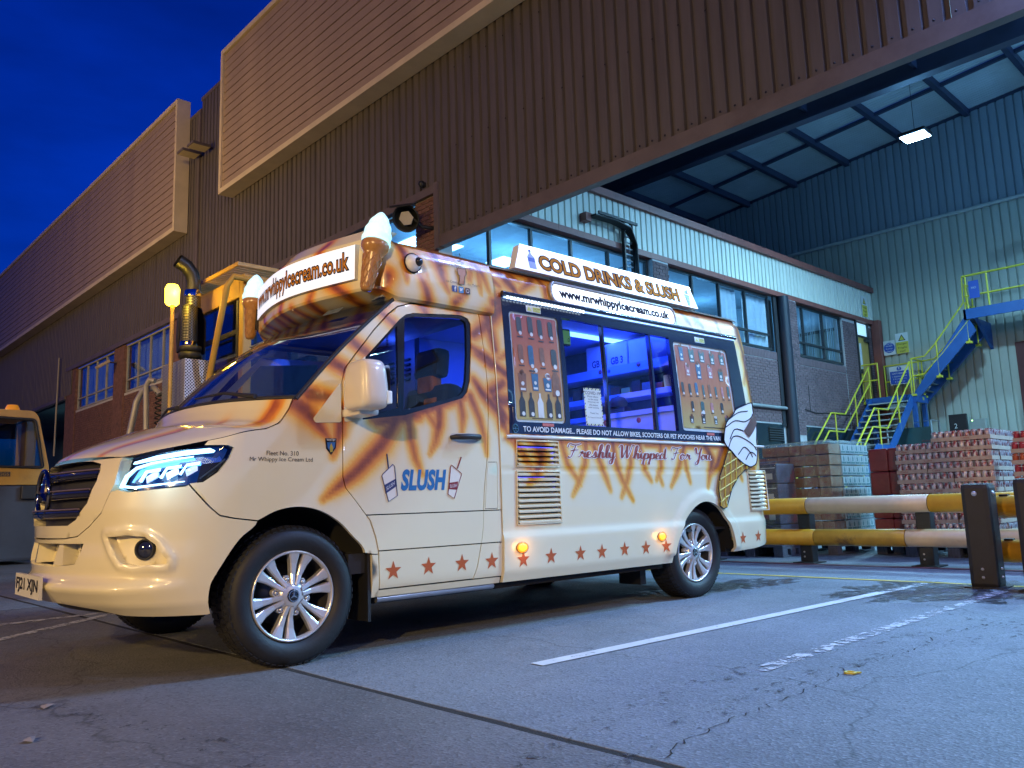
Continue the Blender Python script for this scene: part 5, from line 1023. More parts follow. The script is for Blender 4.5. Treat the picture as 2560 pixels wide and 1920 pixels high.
M_menu = printed('menu_print', (.36, .31, .11), (.36, .12, .045), (.26, .04, .035)); M_pborder = pbr('poster_border', (.45, .52, .55), .35, var=.05, emit=(.7, .85, 1), estr=.06)  # the border material is given a weak glow as well
def shape(nm, poly, mat, parent, mp=None, off=.001, res=.3, thick=0):
    return panel(nm, poly, [], (lambda s, z, o: BM(s, z, o + off)) if mp is None else mp, res, mat, parent, thick)
def circ(x, z, r, n=16, ry=None): return [(x + r * cos(2 * pi * k / n), z + (ry or r) * sin(2 * pi * k / n)) for k in range(n)]
M_dk = pbr('print_dark', (.03, .02, .025), .4, var=.3, scale=30); M_lt = pbr('print_white', (.6, .6, .58), .4, var=0); M_blu = pbr('print_blue', (.03, .10, .2), .4, var=.2, scale=30); M_brn = pbr('print_brown', (.20, .07, .03), .4, var=.2, scale=30)
M_pk2 = pbr('print_pink', (.40, .16, .16), .4, var=.3, scale=40); PRN = [M_dk, M_brn, M_blu, M_pk2]
def lolly(x, z, w, h, mat, par):
    x += random.uniform(-.006, .006); z += random.uniform(-.008, .008); w *= random.uniform(.8, 1.15); h *= random.uniform(.85, 1.15); mat = random.choice(PRN) if random.random() < .4 else mat
    shape('product_picture', rounded([(x - w / 2, z - h / 2), (x + w / 2, z - h / 2), (x + w / 2, z + h / 2), (x - w / 2, z + h / 2)], w * .45), mat, par, off=-.003); shape('price_dot', circ(x + w * .1, z - h * .5, w * .3, 10), M_lt, par, off=-.002); shape('product_name', [(x - w * .55, z - h * .78), (x + w * .55, z - h * .78), (x + w * .55, z - h * .70), (x - w * .55, z - h * .70)], M_dk, par, off=-.0025)
def bottle(x, z, w, h, mat, par): 
    shape('product_picture', [(x - w / 2, z - h / 2), (x + w / 2, z - h / 2), (x + w / 2, z + h * .12), (x + w * .16, z + h * .32), (x + w * .16, z + h * .5), (x - w * .16, z + h * .5), (x - w * .16, z + h * .32), (x - w / 2, z + h * .12)], mat, par, off=-.003); shape('price_dot', circ(x + w * .1, z - h * .38, w * .28, 10), M_lt, par, off=-.002)
def cup(x, z, w, h, mat, par):
    x += random.uniform(-.006, .006); z += random.uniform(-.008, .008); w *= random.uniform(.8, 1.15); h *= random.uniform(.85, 1.2); mat = random.choice(PRN) if random.random() < .4 else mat
    for q in range(3): shape('topping_picture', circ(x + random.uniform(-.3, .3) * w, z + h * random.uniform(.45, .7), w * random.uniform(.15, .3), 8), random.choice((M_lt, M_pk2, M_brn)), par, off=-.0028)
    shape('product_picture', [(x - w * .4, z - h / 2), (x + w * .4, z - h / 2), (x + w / 2, z + h / 2), (x - w / 2, z + h / 2)], mat, par, off=-.003); shape('price_dot', circ(x, z - h * .05, w * .2, 10), M_lt, par, off=-.002); shape('product_name', [(x - w * .3, z - h * .42), (x + w * .3, z - h * .42), (x + w * .3, z - h * .3), (x - w * .3, z - h * .3)], M_lt, par, off=-.002)
mpL = panel('menu_poster', pL, [], lambda s, z, o: BM(s, z, o - .008), .06, M_pborder, van, .01)
shape('menu_print', rounded([(1.468, 1.916), (1.868, 1.92), (1.857, 1.243), (1.454, 1.238)], .015), M_menu, mpL, off=-.005, res=.06)
for k in range(4): lolly(1.53 + k * .095, 1.85, .046, .115, M_dk, mpL)
for k, m_ in enumerate((M_brn, M_blu, M_lt, M_dk)): lolly(1.52 + k * .098, 1.66, .05, .12, m_, mpL)
for k, (x, m_) in enumerate(((1.52, M_brn), (1.635, M_blu), (1.74, M_blu))): cup(x, 1.475, .075, .10, m_, mpL)
bottle(1.815, 1.50, .07, .2, M_brn, mpL)
for k, m_ in enumerate((M_dk, M_dk, M_lt, M_dk, M_dk)): bottle(1.505 + k * .078, 1.335, .05, .155, m_, mpL)
shape('small_print', [(1.58, 1.248), (1.76, 1.25), (1.76, 1.254), (1.58, 1.252)], M_dk, mpL, off=-.003)
mpR = panel('menu_poster', pR, [], lambda s, z, o: BM(s, z, o - .008), .06, M_pborder, van, .01)
shape('menu_print', rounded([(3.152, 1.898), (3.82, 1.898), (3.836, 1.248), (3.144, 1.252)], .015), M_menu, mpR, off=-.005, res=.06)
M_tl = pbr('print_teal', (.05, .10, .10), .4, var=.4, scale=40)
for k in range(5): cup(3.22 + k * .135, 1.83, .07, .095, M_tl, mpR)
for k in range(4): cup(3.28 + k * .145, 1.70, .065, .10, M_tl, mpR)
for k in range(8): lolly(3.19 + k * .086, 1.565, .034, .085, M_tl, mpR)
for k in range(4): lolly(3.28 + k * .13, 1.43, .04, .075, M_tl, mpR)
for k in range(4): cup(3.25 + k * .16, 1.325, .055, .06, M_tl, mpR)
shape('small_print', [(3.4, 1.262), (3.75, 1.262), (3.75, 1.268), (3.4, 1.268)], M_dk, mpR, off=-.003)
# notices
M_cy = pbr('notice_yellow', (.55, .55, .12), .5, var=0)
for x0, x1 in ((1.605, 1.735), (3.42, 3.55)):
    o = shape('camera_notice', [(x0, 1.945), (x1, 1.945), (x1, 1.988), (x0, 1.988)], M_lt, hs, off=.004); w = x1 - x0
    shape('notice_patch', [(x0 + w * .45, 1.95), (x1 - .004, 1.95), (x1 - .004, 1.982), (x0 + w * .45, 1.982)], M_cy, hs, off=.0055); shape('notice_triangle', [(x0 + .006, 1.952), (x0 + w * .4, 1.952), (x0 + w * .2, 1.982)], M_cy, hs, off=.0055)
    lettering('notice_lettering', 'CCTV', w * .42, .014, lambda u, v, x0=x0, w=w: BM(x0 + w * .72 + u, 1.970 + v, .0065), M_ink, hs)
    lettering('notice_lettering', 'in operation', w * .46, .006, lambda u, v, x0=x0, w=w: BM(x0 + w * .72 + u, 1.956 + v, .0065), M_ink, hs)
cv = shape('covid_notice', [(2.065, 1.224), (2.240, 1.226), (2.236, 1.482), (2.066, 1.478)], M_lt, hs, off=.0)
for zz in (1.225, 1.468):
    for k in range(9): shape('hazard_stripe', [(2.068 + k * .0185, zz), (2.078 + k * .0185, zz), (2.086 + k * .0185, zz + .012), (2.076 + k * .0185, zz + .012)], M_ink if k % 2 == 0 else M_cy, cv, off=.001)
for xx in (2.0665, 2.229):
    for k in range(11): shape('hazard_stripe', [(xx, 1.24 + k * .0205), (xx + .009, 1.246 + k * .0205), (xx + .009, 1.256 + k * .0205), (xx, 1.25 + k * .0205)], M_ink if k % 2 == 0 else M_cy, cv, off=.001)
for txt, w, h, zz in (('COVID-19', .145, .022, 1.447), ('Please adhere', .105, .011, 1.423), ('to the social', .095, .011, 1.404), ('distancing rule', .11, .011, 1.385), ('of 2 meters', .085, .011, 1.366), ('when queuing.', .105, .011, 1.347), ('Thank You', .08, .011, 1.31), ('Mr Whippy Ice Cream Ltd', .13, .009, 1.28)):
    lettering('notice_lettering', txt, w, h, lambda u, v, zz=zz: BM(2.152 + u, zz + v, .001), M_ink, cv)
lettering('warning_lettering', 'TO AVOID DAMAGE... PLEASE DO NOT ALLOW BIKES, SCOOTERS OR PET POOCHES NEAR THE VAN', 2.10, .040, lambda u, v: BM(2.542 + u, 1.178 + v, .0045), M_white, hs, bold=.02)
rw = MB(); rw.tube([BM(1.428 + .022 * cos(2 * pi * k / 20), 1.18 + .026 * sin(2 * pi * k / 20), .004) for k in range(20)], .003, 5, closed=True)
for q in range(6): rw.tube([BM(1.428, 1.18, .004), BM(1.428 + .02 * cos(q * pi / 3), 1.18 + .024 * sin(q * pi / 3), .004)], .0022, 5)
rw.build('club_emblem', pbr('emblem_teal', (.03, .12, .2), .4, var=0), hs)
for x in (1.66, 3.42): shape('red_sticker', [(x, 1.203), (x + .1, 1.203), (x + .1, 1.222), (x, 1.222)], pbr('sticker_red', (.5, .12, .1), .5, var=.2, scale=60), hs, off=.004)
# ---- lit signs on the roof edge
def rs(x, z, o): return (x, .060 + (z - 2.22) * .25 - o, z)
sgn = MB(); f4 = [(1.525, 2.225), (3.505, 2.225), (3.462, 2.405), (1.612, 2.405)]
sgn.add([rs(x, z, 0) for x, z in f4], [(0, 1, 2, 3)]); ss_ = sgn.build('roof_sign', M_lit, van)
MB().add([rs(x, z, -.001) for x, z in f4] + [rs(x, z, -.06) for x, z in f4], [(4, 5, 6, 7), (0, 1, 5, 4), (1, 2, 6, 5), (2, 3, 7, 6), (3, 0, 4, 7)]).build('sign_case', M_litedge, ss_)
MB().add([rs(1.61, 2.405, .004), rs(3.463, 2.405, .004), rs(3.463, 2.411, .0), rs(1.61, 2.411, .0), rs(1.60, 2.385, .003), rs(3.47, 2.385, .003)], [(0, 1, 2, 3), (4, 5, 1, 0)]).build('sign_tube', glow('sign_tube', (.75, .92, 1), 3), ss_)
outlined('lettering', 'COLD DRINKS & SLUSH', 1.53, .118, lambda u, v, o: rs(2.52 + u, 2.308 + v, o), ss_, M_orl, M_ink, .02, .075)
M_bl = pbr('bottle_blue', (.06, .10, .4), .4, var=0)
MB().add([rs(x, z, .001) for x, z in ((1.66, 2.245), (1.725, 2.245), (1.725, 2.33), (1.70, 2.355), (1.70, 2.38), (1.682, 2.38), (1.682, 2.355), (1.66, 2.33))], [tuple(range(8))]).build('bottle_picture', pbr('bottle_pale', (.35, .42, .75), .4, var=0), ss_); MB().add([rs(x, z, .002) for x, z in ((1.66, 2.295), (1.725, 2.295), (1.725, 2.325), (1.66, 2.325))], [(0, 1, 2, 3)]).add([rs(x, z, .002) for x, z in ((1.68, 2.37), (1.702, 2.37), (1.702, 2.385), (1.68, 2.385))], [(0, 1, 2, 3)]).build('bottle_band', M_bl, ss_)
MB().add([rs(x, z, .001) for x, z in ((3.375, 2.235), (3.40, 2.235), (3.43, 2.33), (3.36, 2.335))], [(0, 1, 2, 3)]).add([rs(x, z, .001) for x, z in ((3.37, 2.34), (3.425, 2.34), (3.41, 2.37), (3.385, 2.37))], [(0, 1, 2, 3)]).build('slush_picture', M_bl, ss_); MB().tube([rs(3.40, 2.34, .002), rs(3.415, 2.385, .002), rs(3.445, 2.39, .002)], .002, 5).build('slush_straw', M_bl, ss_)
lettering('lettering', 'SLUSH', .05, .016, lambda u, v: rs(3.393 + u, 2.285 + v, .002), M_white, ss_)
def lozenge(x0, x1, z0, z1, r): return rounded([(x0, z0), (x1, z0), (x1, z1), (x0, z1)], r, 8)
ov = panel('oval_sign', lozenge(1.865, 3.185, 2.052, 2.180, .062), [], lambda s, z, o: BM(s, z, o + .016), .2, glow('oval_face', (.78, .9, 1), 1.25, (.85, .87, .9)), van, 0)
MB().tube([BM(s, z, .010) for s, z in lozenge(1.85, 3.20, 2.044, 2.188, .07)], .014, 8, closed=True).build('oval_rim', pbr('rim_grey', (.35, .33, .33), .35, .3, var=.05), ov)
outlined('lettering', URL, 1.20, .088, lambda u, v, o: BM(2.525 + u, 2.112 + v, .016 + o), ov, None, M_ink, 0, .05, spacing=1.02)
# ---- decals on the paint
def star_poly(x, z, r): return [(x + (r if k % 2 == 0 else r * .40) * sin(pi * k / 5), z + (r if k % 2 == 0 else r * .40) * cos(pi * k / 5)) for k in range(10)]
M_star = pbr('star_red', (.46, .10, .025), .4, var=.06)
for x, z in [(.539, .402), (.765, .408), (.994, .408), (1.213, .405), (1.447, .398), (1.678, .402), (1.939, .402), (2.142, .400), (2.368, .402), (2.592, .399), (2.815, .397), (3.791, .402), (4.014, .407), (4.235, .412)]:
    f = BM if x < 1.29 else skin; panel('star', star_poly(x, z, .052), [], lambda s, z_, o, f=f: f(s, z_, o + .0018), .5, M_star, van, 0)
dec = lambda off=.0018: (lambda s, z, o=0.: skin(s, z, o + off) if s > 1.3 else BM(s, z, o + off))
M_sl = pbr('slush_blue', (.02, .14, .36), .4, var=.1)
lettering('slush_lettering', 'SLUSH', .305, .115, lambda u, v: BM(.741 + u, .872 + v, .0018), M_sl, van, bold=.05, shear=.22, spacing=1.05)
def slush_cup(poly, straw, band, ink, tilt):
    o = shape('slush_cup', poly, pbr('cup_paper', (.72, .68, .6), .4, var=0), van, dec(.0018)); MB().tube([BM(s, z, .003) for s, z in poly], .0022, 5, closed=True).build('cup_outline', ink, o)
    MB().tube([BM(*straw[0], .003), BM(*straw[1], .003)], .0035, 5).build('cup_straw', ink, o); shape('cup_band', band, ink, o, dec(.0026)); return o
slush_cup([(.470, .895), (.478, .905), (.540, .955), (.550, .945), (.566, .790), (.510, .760)], [(.512, .93), (.503, 1.01)], [(.483, .845), (.558, .88), (.562, .84), (.492, .80)], pbr('ink_navy', (.03, .04, .14), .4, var=0), 0); slush_cup([(.930, .955), (.994, .912), (1.002, .905), (.945, .768), (.902, .792), (.925, .945)], [(.972, .935), (1.002, 1.0)], [(.914, .855), (.975, .862), (.965, .815), (.908, .820)], pbr('ink_maroon', (.22, .02, .03), .4, var=0), 0)
lettering('cup_lettering', 'SLUSH', .06, .02, lambda u, v: BM(.523 + u * .85, .842 + v + u * .5, .0034), M_white, van); lettering('cup_lettering', 'SLUSH', .05, .018, lambda u, v: BM(.940 + u * .95, .838 + v + u * .1, .0034), M_white, van)
lettering('fleet_lettering', 'Fleet No. 310', .165, .022, lambda u, v: BM(-.085 + u, 1.003 + v, .0018), M_ink, van); lettering('fleet_lettering', 'Mr Whippy Ice Cream Ltd', .325, .026, lambda u, v: BM(-.09 + u, .971 + v, .0018), M_ink, van)
bd = shape('shield_badge', [(.142, 1.082), (.204, 1.083), (.200, 1.035), (.173, 1.0), (.147, 1.03)], M_ink, van, dec(.004), thick=.004); shape('badge_field', [(.150, 1.062), (.196, 1.063), (.192, 1.037), (.173, 1.012), (.154, 1.034)], pbr('badge_blue', (.03, .12, .35), .3, var=0), bd, dec(.005)); shape('badge_flame', [(.167, 1.012), (.18, 1.014), (.184, 1.035), (.173, 1.058), (.164, 1.038)], pbr('badge_gold', (.55, .38, .05), .3, .4, var=0), bd, dec(.006))
lettering('badge_lettering', 'WHITBY', .05, .012, lambda u, v: BM(.173 + u, 1.074 + v, .005), M_white, bd)
o = shape('number_plate', [(SMIN + .255, .355), (SMIN - .255, .355), (SMIN - .255, .462), (SMIN + .255, .462)], pbr('plate_white', (.62, .60, .55), .35, var=.03), van, lambda s, z, o: (BM(SMIN, .4)[0] - .044 - o, BM(s, z)[1], z), thick=.015)
lettering('plate_lettering', 'FJ21 XJN', .46, .075, lambda u, v: (BM(SMIN, .4)[0] - .0455, YC - u, .408 + v), M_ink, o, bold=.03)
# cursive line over the stripes
GL = {'F': ([[(.15, .05), (.25, -.02), (.38, .1), (.5, .5), (.62, .95)], [(.12, .72), (.22, .98), (.5, .92), (.75, .95), (.95, 1.06)], [(.33, .48), (.55, .52), (.78, .56)]], .85), 'r': ([[(0, .05), (.1, .15), (.2, .44), (.22, .34), (.3, .3), (.38, .36), (.36, .15), (.42, .02), (.52, .1)]], .45), 'e': ([[(0, .05), (.15, .15), (.3, .3), (.28, .43), (.16, .4), (.1, .2), (.15, .03), (.28, 0), (.42, .12)]], .38), 's': ([[(0, .05), (.15, .2), (.25, .46), (.3, .25), (.28, .05), (.14, 0), (.08, .06)], [(.28, .03), (.45, .1)]], .4), 'h': ([[(0, .05), (.2, .4), (.35, .85), (.3, 1), (.2, .85), (.15, .4), (.12, 0)], [(.13, .1), (.25, .38), (.36, .4), (.36, .15), (.4, 0), (.52, .1)]], .48), 'l': ([[(0, .05), (.2, .4), (.33, .85), (.27, 1), (.17, .85), (.13, .3), (.18, .02), (.32, .08)]], .28), 'y': ([[(0, .1), (.08, .42), (.1, .12), (.2, .02), (.32, .15), (.36, .42)], [(.36, .42), (.33, 0), (.25, -.4), (.1, -.42), (.12, -.2), (.45, .1)]], .42), 'W': ([[(0, .8), (.12, 1), (.22, .9), (.22, .4), (.25, .02), (.45, .5), (.6, 1)], [(.6, 1), (.58, .4), (.62, .02), (.82, .5), (.92, .85), (.98, 1.02), (1.1, .98)]], 1.05), 'i': ([[(0, .05), (.12, .42), (.12, .1), (.2, 0), (.3, .1)], [(.17, .6), (.2, .64)]], .26), 'p': ([[(0, .05), (.15, .44), (.1, 0), (.02, -.45)], [(.12, .15), (.25, .4), (.38, .38), (.4, .15), (.28, 0), (.15, .06)], [(.3, .02), (.5, .1)]], .46), 'd': ([[(.35, .35), (.2, .43), (.06, .25), (.1, .03), (.25, .05), (.38, .35), (.5, 1)], [(.46, .8), (.4, .2), (.45, 0), (.58, .1)]], .5), 'o': ([[(.2, .43), (.06, .25), (.1, .03), (.25, .02), (.34, .2), (.28, .4), (.2, .43)], [(.28, .38), (.45, .35)]], .42), 'Y': ([[(.05, .8), (.15, 1), (.22, .85), (.22, .6), (.35, .5), (.5, .65), (.65, 1)], [(.65, 1), (.5, .4), (.4, -.2), (.25, -.42), (.12, -.3), (.35, 0)]], .62), 'u': ([[(0, .1), (.08, .43), (.06, .15), (.14, .02), (.28, .15), (.34, .42)], [(.34, .42), (.32, .12), (.4, 0), (.52, .12)]], .46), ' ': ([], .32)}
def script(txt, x0, x1, z0, h, mapo):
    """brush script: thick down strokes, thin up strokes, pale edge under a red core"""
    tot = sum(GL[c][1] for c in txt); k = (x1 - x0) / tot; X = x0; A, B = MB(), MB()
    for c in txt:
        for st in GL[c][0]:
            P = smooth([(X + (px + py * .10) * k, z0 + py * h) for px, py in st], 5) if len(st) > 2 else [(X + px * k, z0 + py * h) for px, py in st]
            for mb_, ex, of_ in ((A, .0085, .0014), (B, 0, .0028)):
                vs = []
                for i, q in enumerate(P):
                    a, b = P[max(0, i - 1)], P[min(len(P) - 1, i + 1)]; d = Vector((b[0] - a[0], b[1] - a[1])); l = max(1e-6, d.length); w = .0042 + .0075 * max(0, -d.y / l) + ex; nx_, ny_ = -d.y / l * w, d.x / l * w * .6
                    vs += [mapo(q[0] + nx_, q[1] + ny_, of_), mapo(q[0] - nx_, q[1] - ny_, of_)]
                mb_.add(vs, [(2 * i, 2 * i + 1, 2 * i + 3, 2 * i + 2) for i in range(len(P) - 1)])
        X += GL[c][1] * k
    o = A.build('script_lettering', M_white, van, recalc=False); B.build('script_lettering_fill', pbr('script_red', (.30, .055, .04), .4, var=.05), o, recalc=False)
script('Freshly Whipped For You', 1.85, 3.44, 1.012, .088, lambda s, z, o: skin(s, z, o))
# large cornet picture at the rear corner
sw = [(3.614, 1.171), (3.633, 1.236), (3.677, 1.313), (3.787, 1.384), (3.834, 1.425), (3.961, 1.465), (4.06, 1.491), (4.10, 1.486), (4.10, 1.423), (4.13, 1.367), (4.14, 1.299), (4.103, 1.185), (4.105, 1.143), (4.09, 1.066), (4.051, .99), (3.959, .962), (3.866, .983), (3.779, 1.029), (3.713, 1.081), (3.646, 1.121)]
sw = [tuple(p) for p in _cat(sw + [sw[0]], 3)][:-1]
wf_ = [(3.67, 1.101), (3.612, 1.017), (3.523, .893), (3.493, .792), (3.481, .692), (3.469, .662), (3.518, .636), (3.564, .65), (3.672, .79), (3.776, .883), (3.878, .935), (3.977, .957), (3.867, .988), (3.745, 1.05)]
cm = dec(.020); M_wdec = pbr('wafer_print', (.30, .14, .03), .4, var=.3, scale=14, col2=(.45, .25, .04), mixlo=.45, mixhi=.6)
wfo = panel('cornet_picture', wf_, [], dec(.019), .05, M_wdec, van, 0)
M_wy = pbr('wafer_yellow', (.55, .42, .06), .4, var=0); _ax = Vector((3.80 - 3.50, 1.02 - .65)).normalized(); _ay = Vector((-_ax.y, _ax.x))
for dd in (_ax * .9 + _ay * .55, _ax * .9 - _ay * .55):
    dd = dd.normalized(); nn = Vector((-dd.y, dd.x))
    for k in range(-8, 9):
        c0 = Vector((3.66, .83)) + nn * k * .075; run = []
        for q in range(-40, 41):
            pt = c0 + dd * q * .012
            if inside(tuple(pt), wf_): run.append(cm(pt.x, pt.y))
            elif len(run) > 2: MB().tube(run, .0065, 5).build('wafer_line', M_wy, wfo); run = []
            else: run = []
        if len(run) > 2: MB().tube(run, .0065, 5).build('wafer_line', M_wy, wfo)
MB().tube([cm(*q) for q in wf_], .004, 5, closed=True).build('wafer_line', M_ink, wfo)
swo = panel('swirl_picture', sw, [], dec(.021), .05, pbr('swirl_white', (.74, .74, .74), .4, var=.03), van, 0)
for pts in (sw + [sw[0]], [(3.65, 1.27), (3.8, 1.33), (3.95, 1.33), (4.08, 1.40)], [(3.72, 1.34), (3.86, 1.40), (4.0, 1.42)], [(3.66, 1.10), (3.75, 1.20), (3.9, 1.19), (4.08, 1.10)], [(3.80, 1.06), (3.9, 1.12), (4.0, 1.04)], [(3.70, 1.18), (3.78, 1.26), (3.9, 1.25)], [(3.9, 1.02), (3.98, 1.08), (4.06, 1.05)]):
    pts2 = _cat([tuple(p) for p in pts], 4) if len(pts) < 10 else pts; MB().tube([dec(.022)(s, z) for s, z in pts2], .0045, 5).build('swirl_line', M_ink, swo)
shape('chocolate_flake', [(4.10, 1.411), (4.165, 1.334), (3.974, 1.198), (3.904, 1.251)], pbr('flake_brown', (.10, .03, .025), .5, var=.3, scale=30), swo, dec(.026), res=.03)
# web address, cone drawing and small social icons on the pod
pm = lambda s, z, o=0.: (s, .004 + (.006 if z < 2.07 else .006 + (z - 2.07) * .17) - .004 - o, z)
M_logo = pbr('logo_brown', (.12, .05, .03), .4, var=0)
lg = shape('cone_drawing', [(1.012, 2.118), (1.082, 2.123), (1.078, 2.085), (1.066, 2.075), (1.058, 2.022), (1.02, 2.018), (1.026, 2.07), (1.018, 2.08)], pbr('logo_tan', (.45, .2, .08), .4, var=0), van, lambda s, z, o: pm(s, z, .002)); MB().tube([pm(s, z, .003) for s, z in [(1.012, 2.118), (1.082, 2.123), (1.078, 2.085), (1.066, 2.075), (1.058, 2.022), (1.02, 2.018), (1.026, 2.07), (1.018, 2.08)]], .0018, 5, closed=True).build('drawing_line', M_logo, lg)
MB().tube([pm(1.047 + (.035 - .0045 * k) * sin(k * 2.2), 2.15 + k * .0085, .003) for k in range(9)], .002, 5).build('drawing_line', M_logo, lg)
vs, fs = fit_text(URL, .36, .024); MB().add([pm(1.045 + .21 * sin(u / .21 * 1.0), 2.035 + (.098 + v) * cos(u / .21 * .62) + v * .2, .0025) for u, v in vs], fs).build('address_lettering', M_logo, van, recalc=False)
for k, (x, c, ch) in enumerate(((.987, (.03, .06, .22), 'f'), (1.036, (.08, .28, .5), '~'), (1.084, (.08, .05, .07), 'o'))):
    o = shape('social_icon', rounded([(x - .019, 1.968), (x + .019, 1.968), (x + .019, 2.006), (x - .019, 2.006)], .006), pbr('icon%d' % k, c, .35, var=0), van, lambda s, z, o: pm(s, z, .002))
    if k == 1: shape('icon_bird', [(x - .012, 1.978), (x - .002, 1.977), (x + .008, 1.985), (x + .013, 1.996), (x + .006, 1.998), (x, 1.993), (x - .008, 1.998), (x - .010, 1.990), (x - .008, 1.984)], M_white, o, lambda s, z, o: pm(s, z, .003))
    elif k == 2: MB().tube([pm(x + .010 * cos(2 * pi * q / 16), 1.986 + .010 * sin(2 * pi * q / 16), .003) for q in range(16)], .002, 5, closed=True).build('icon_ring', M_white, o)
    else: lettering('icon_letter', ch, .014, .03, lambda u, v, x=x: pm(x + .004 + u, 1.986 + v, .003), M_white, o, bold=.06)
lettering('slogan_lettering', 'Ice Cream', .085, .014, lambda u, v: pm(.968 + u, 2.027 + v + u * .05, .0025), M_logo, van); lettering('slogan_lettering', 'that Matters', .09, .014, lambda u, v: pm(1.13 + u, 2.031 + v + u * .05, .0025), M_logo, van)
# side marker lamps, glowing amber
M_amb = glow('amber_lamp', (1, .30, .01), 1.15, (.8, .4, .05))
for x, z in ((1.437, .468), (2.769, .466)):
    o = MB().lathe([(.044, 0), (.041, .006), (.030, .010), (.001, .012)], 24, T(*skin(x, z, .0)) @ RX(pi / 2) @ Matrix.Diagonal((1, .62, 1, 1))).build('marker_lamp', M_amb, van); MB().lathe([(.048, 0), (.048, .006), (.043, .008)], 24, T(*skin(x, z, .0)) @ RX(pi / 2) @ Matrix.Diagonal((1, .7, 1, 1))).build('lamp_rim', pbr('amber_rim', (.5, .25, .04), .3, var=0), o); lamp('marker_glow', 'POINT', skin(x, z, .05), (1, .45, .05), .35, van, .03)
# ---- inside: cab
MB().box((.02, .16, 1.06), (.30, 1.78, 1.22)).bbox((.22, .12, .95), (.42, 1.82, 1.20), .04).build('dashboard', M_cab, van)
sw_ = MB(); Ms = T(.50, 1.42, 1.28) @ RY(-.95); sw_.tube([Ms @ Vector((.19 * cos(2 * pi * k / 28), .19 * sin(2 * pi * k / 28), 0)) for k in range(28)], .016, 8, closed=True)
for a in (.4, 2.7, 4.7): sw_.tube([Ms @ Vector((0, 0, -.02)), Ms @ Vector((.19 * cos(a), .19 * sin(a), 0))], .014, 6)
sw_.lathe([(.001, .012), (.06, .006), (.065, -.03)], 16, Ms); sw_.build('steering_wheel', M_cab, van)
for y in (.50, 1.44):
    st_ = MB().bbox((.62, y - .24, .85), (1.10, y + .24, 1.0), .05).build('seat', M_cab, van); MB().bbox((0, -.24, 0), (.13, .24, .55), .05, T(1.02, y, .95) @ RY(.2)).build('seat_back', M_cab, st_); MB().bbox((-.04, -.13, 0), (.07, .13, .19), .04, T(1.15, y, 1.53) @ RY(.1)).build('headrest', M_cab, st_)
MB().bbox((1.12, .42, 1.28), (1.2, .60, 1.62), .03).bbox((1.1, .36, 1.1), (1.16, .5, 1.4), .02).build('jacket', pbr('orange_jacket', (.5, .16, .03), .8, var=.3, scale=10), van)
MB().box((1.36, .95, .4), (1.40, 1.85, 2.2)).build('bulkhead', pbr('bulkhead_blue', (.05, .06, .12), .6, var=.1), van)
g0 = MB().box((1.345, 1.0, 1.75), (1.358, 1.06, 1.765)).build('bulkhead_slot', M_liner, van)
for i in range(5):
    for j in range(5):
        if i + j: share('bulkhead_slot', g0, van, T(0, i * .10, -j * .035))
MB().box((.3, .05, .4), (1.4, 1.88, .5)).build('cab_floor', M_cab, van); MB().box((.55, .1, 1.895), (1.36, 1.84, 1.905)).build('cab_headlining', pbr('headlining', (.25, .27, .32), .9, var=.05), van)
# ---- inside: serving room
M_int = pbr('server_wall', (.40, .55, .78), .5, var=.05); M_led = glow('interior_led', (.10, .25, 1), 6)
MB().box((1.42, 1.78, .5), (4.05, 1.80, 2.15)).build('inner_wall', M_int, van); MB().box((1.42, .14, 2.12), (4.05, 1.8, 2.14)).build('inner_ceiling', M_int, van); MB().box((4.02, .1, .5), (4.06, 1.8, 2.12)).build('inner_wall', M_int, van); MB().box((1.42, .07, .48), (4.05, 1.8, .5)).build('inner_floor', M_cab, van); MB().box((1.41, .08, .5), (1.43, .95, 1.25)).build('inner_wall', M_int, van)
MB().box((1.9, .12, 1.02), (4.0, .55, 1.06)).build('serving_counter', pbr('steel_counter', (.45, .47, .52), .3, .8, var=.05), van)
MB().box((3.42, .12, 1.80), (3.7, 1.78, 1.825)).build('shelf', M_int, van); MB().box((3.405, .12, 1.80), (3.42, 1.78, 1.875)).build('shelf_fascia', M_int, van); MB().box((3.42, .12, 1.585), (3.7, 1.78, 1.61)).build('shelf', M_int, van); MB().box((3.40, .12, 1.58), (3.42, 1.78, 1.625)).build('shelf_fascia', M_int, van); MB().box((3.2, .12, 1.40), (3.7, 1.78, 1.44)).build('back_counter', M_int, van); MB().box((3.22, .12, 1.0), (3.24, 1.78, 1.40)).build('counter_front', M_int, van); MB().box((3.68, .12, 1.0), (3.70, 1.78, 2.12)).build('unit_back', pbr('unit_dark', (.08, .09, .16), .6, var=.3, scale=8), van)
for k, (y, z, r, c) in enumerate(((1.05, 1.845, .02, (.4, .05, .1)), (.62, 1.85, .02, (.4, .05, .1)), (.5, 1.36, .022, (.4, .05, .1)), (.85, 1.37, .025, (.45, .08, .05)), (.95, 1.84, .016, (.1, .1, .4)))): MB().lathe([(.001, .004), (r, .003), (r, 0)], 12, T(3.404 if z > 1.5 else 3.219, y, z) @ RY(-pi / 2)).build('candy_sticker', pbr('candy%d' % k, c, .4, var=0), van)
MB().box((1.7, .5, 2.095), (1.95, .62, 2.118)).box((2.4, .9, 2.095), (3.8, .95, 2.118)).build('ceiling_led', M_led, van)
lamp('server_led_glow', 'AREA', (2.5, .75, 2.08), (.008, .05, 1), 30, van, .9, aim=(2.5, .8, 0)); lamp('server_led_glow', 'AREA', (3.4, .75, 2.08), (.012, .05, 1), 16, van, .6, aim=(3.4, .8, 0)); lamp('cab_led_glow', 'POINT', (1.22, 1.05, 1.78), (.04, .12, 1), 5, van, .08)
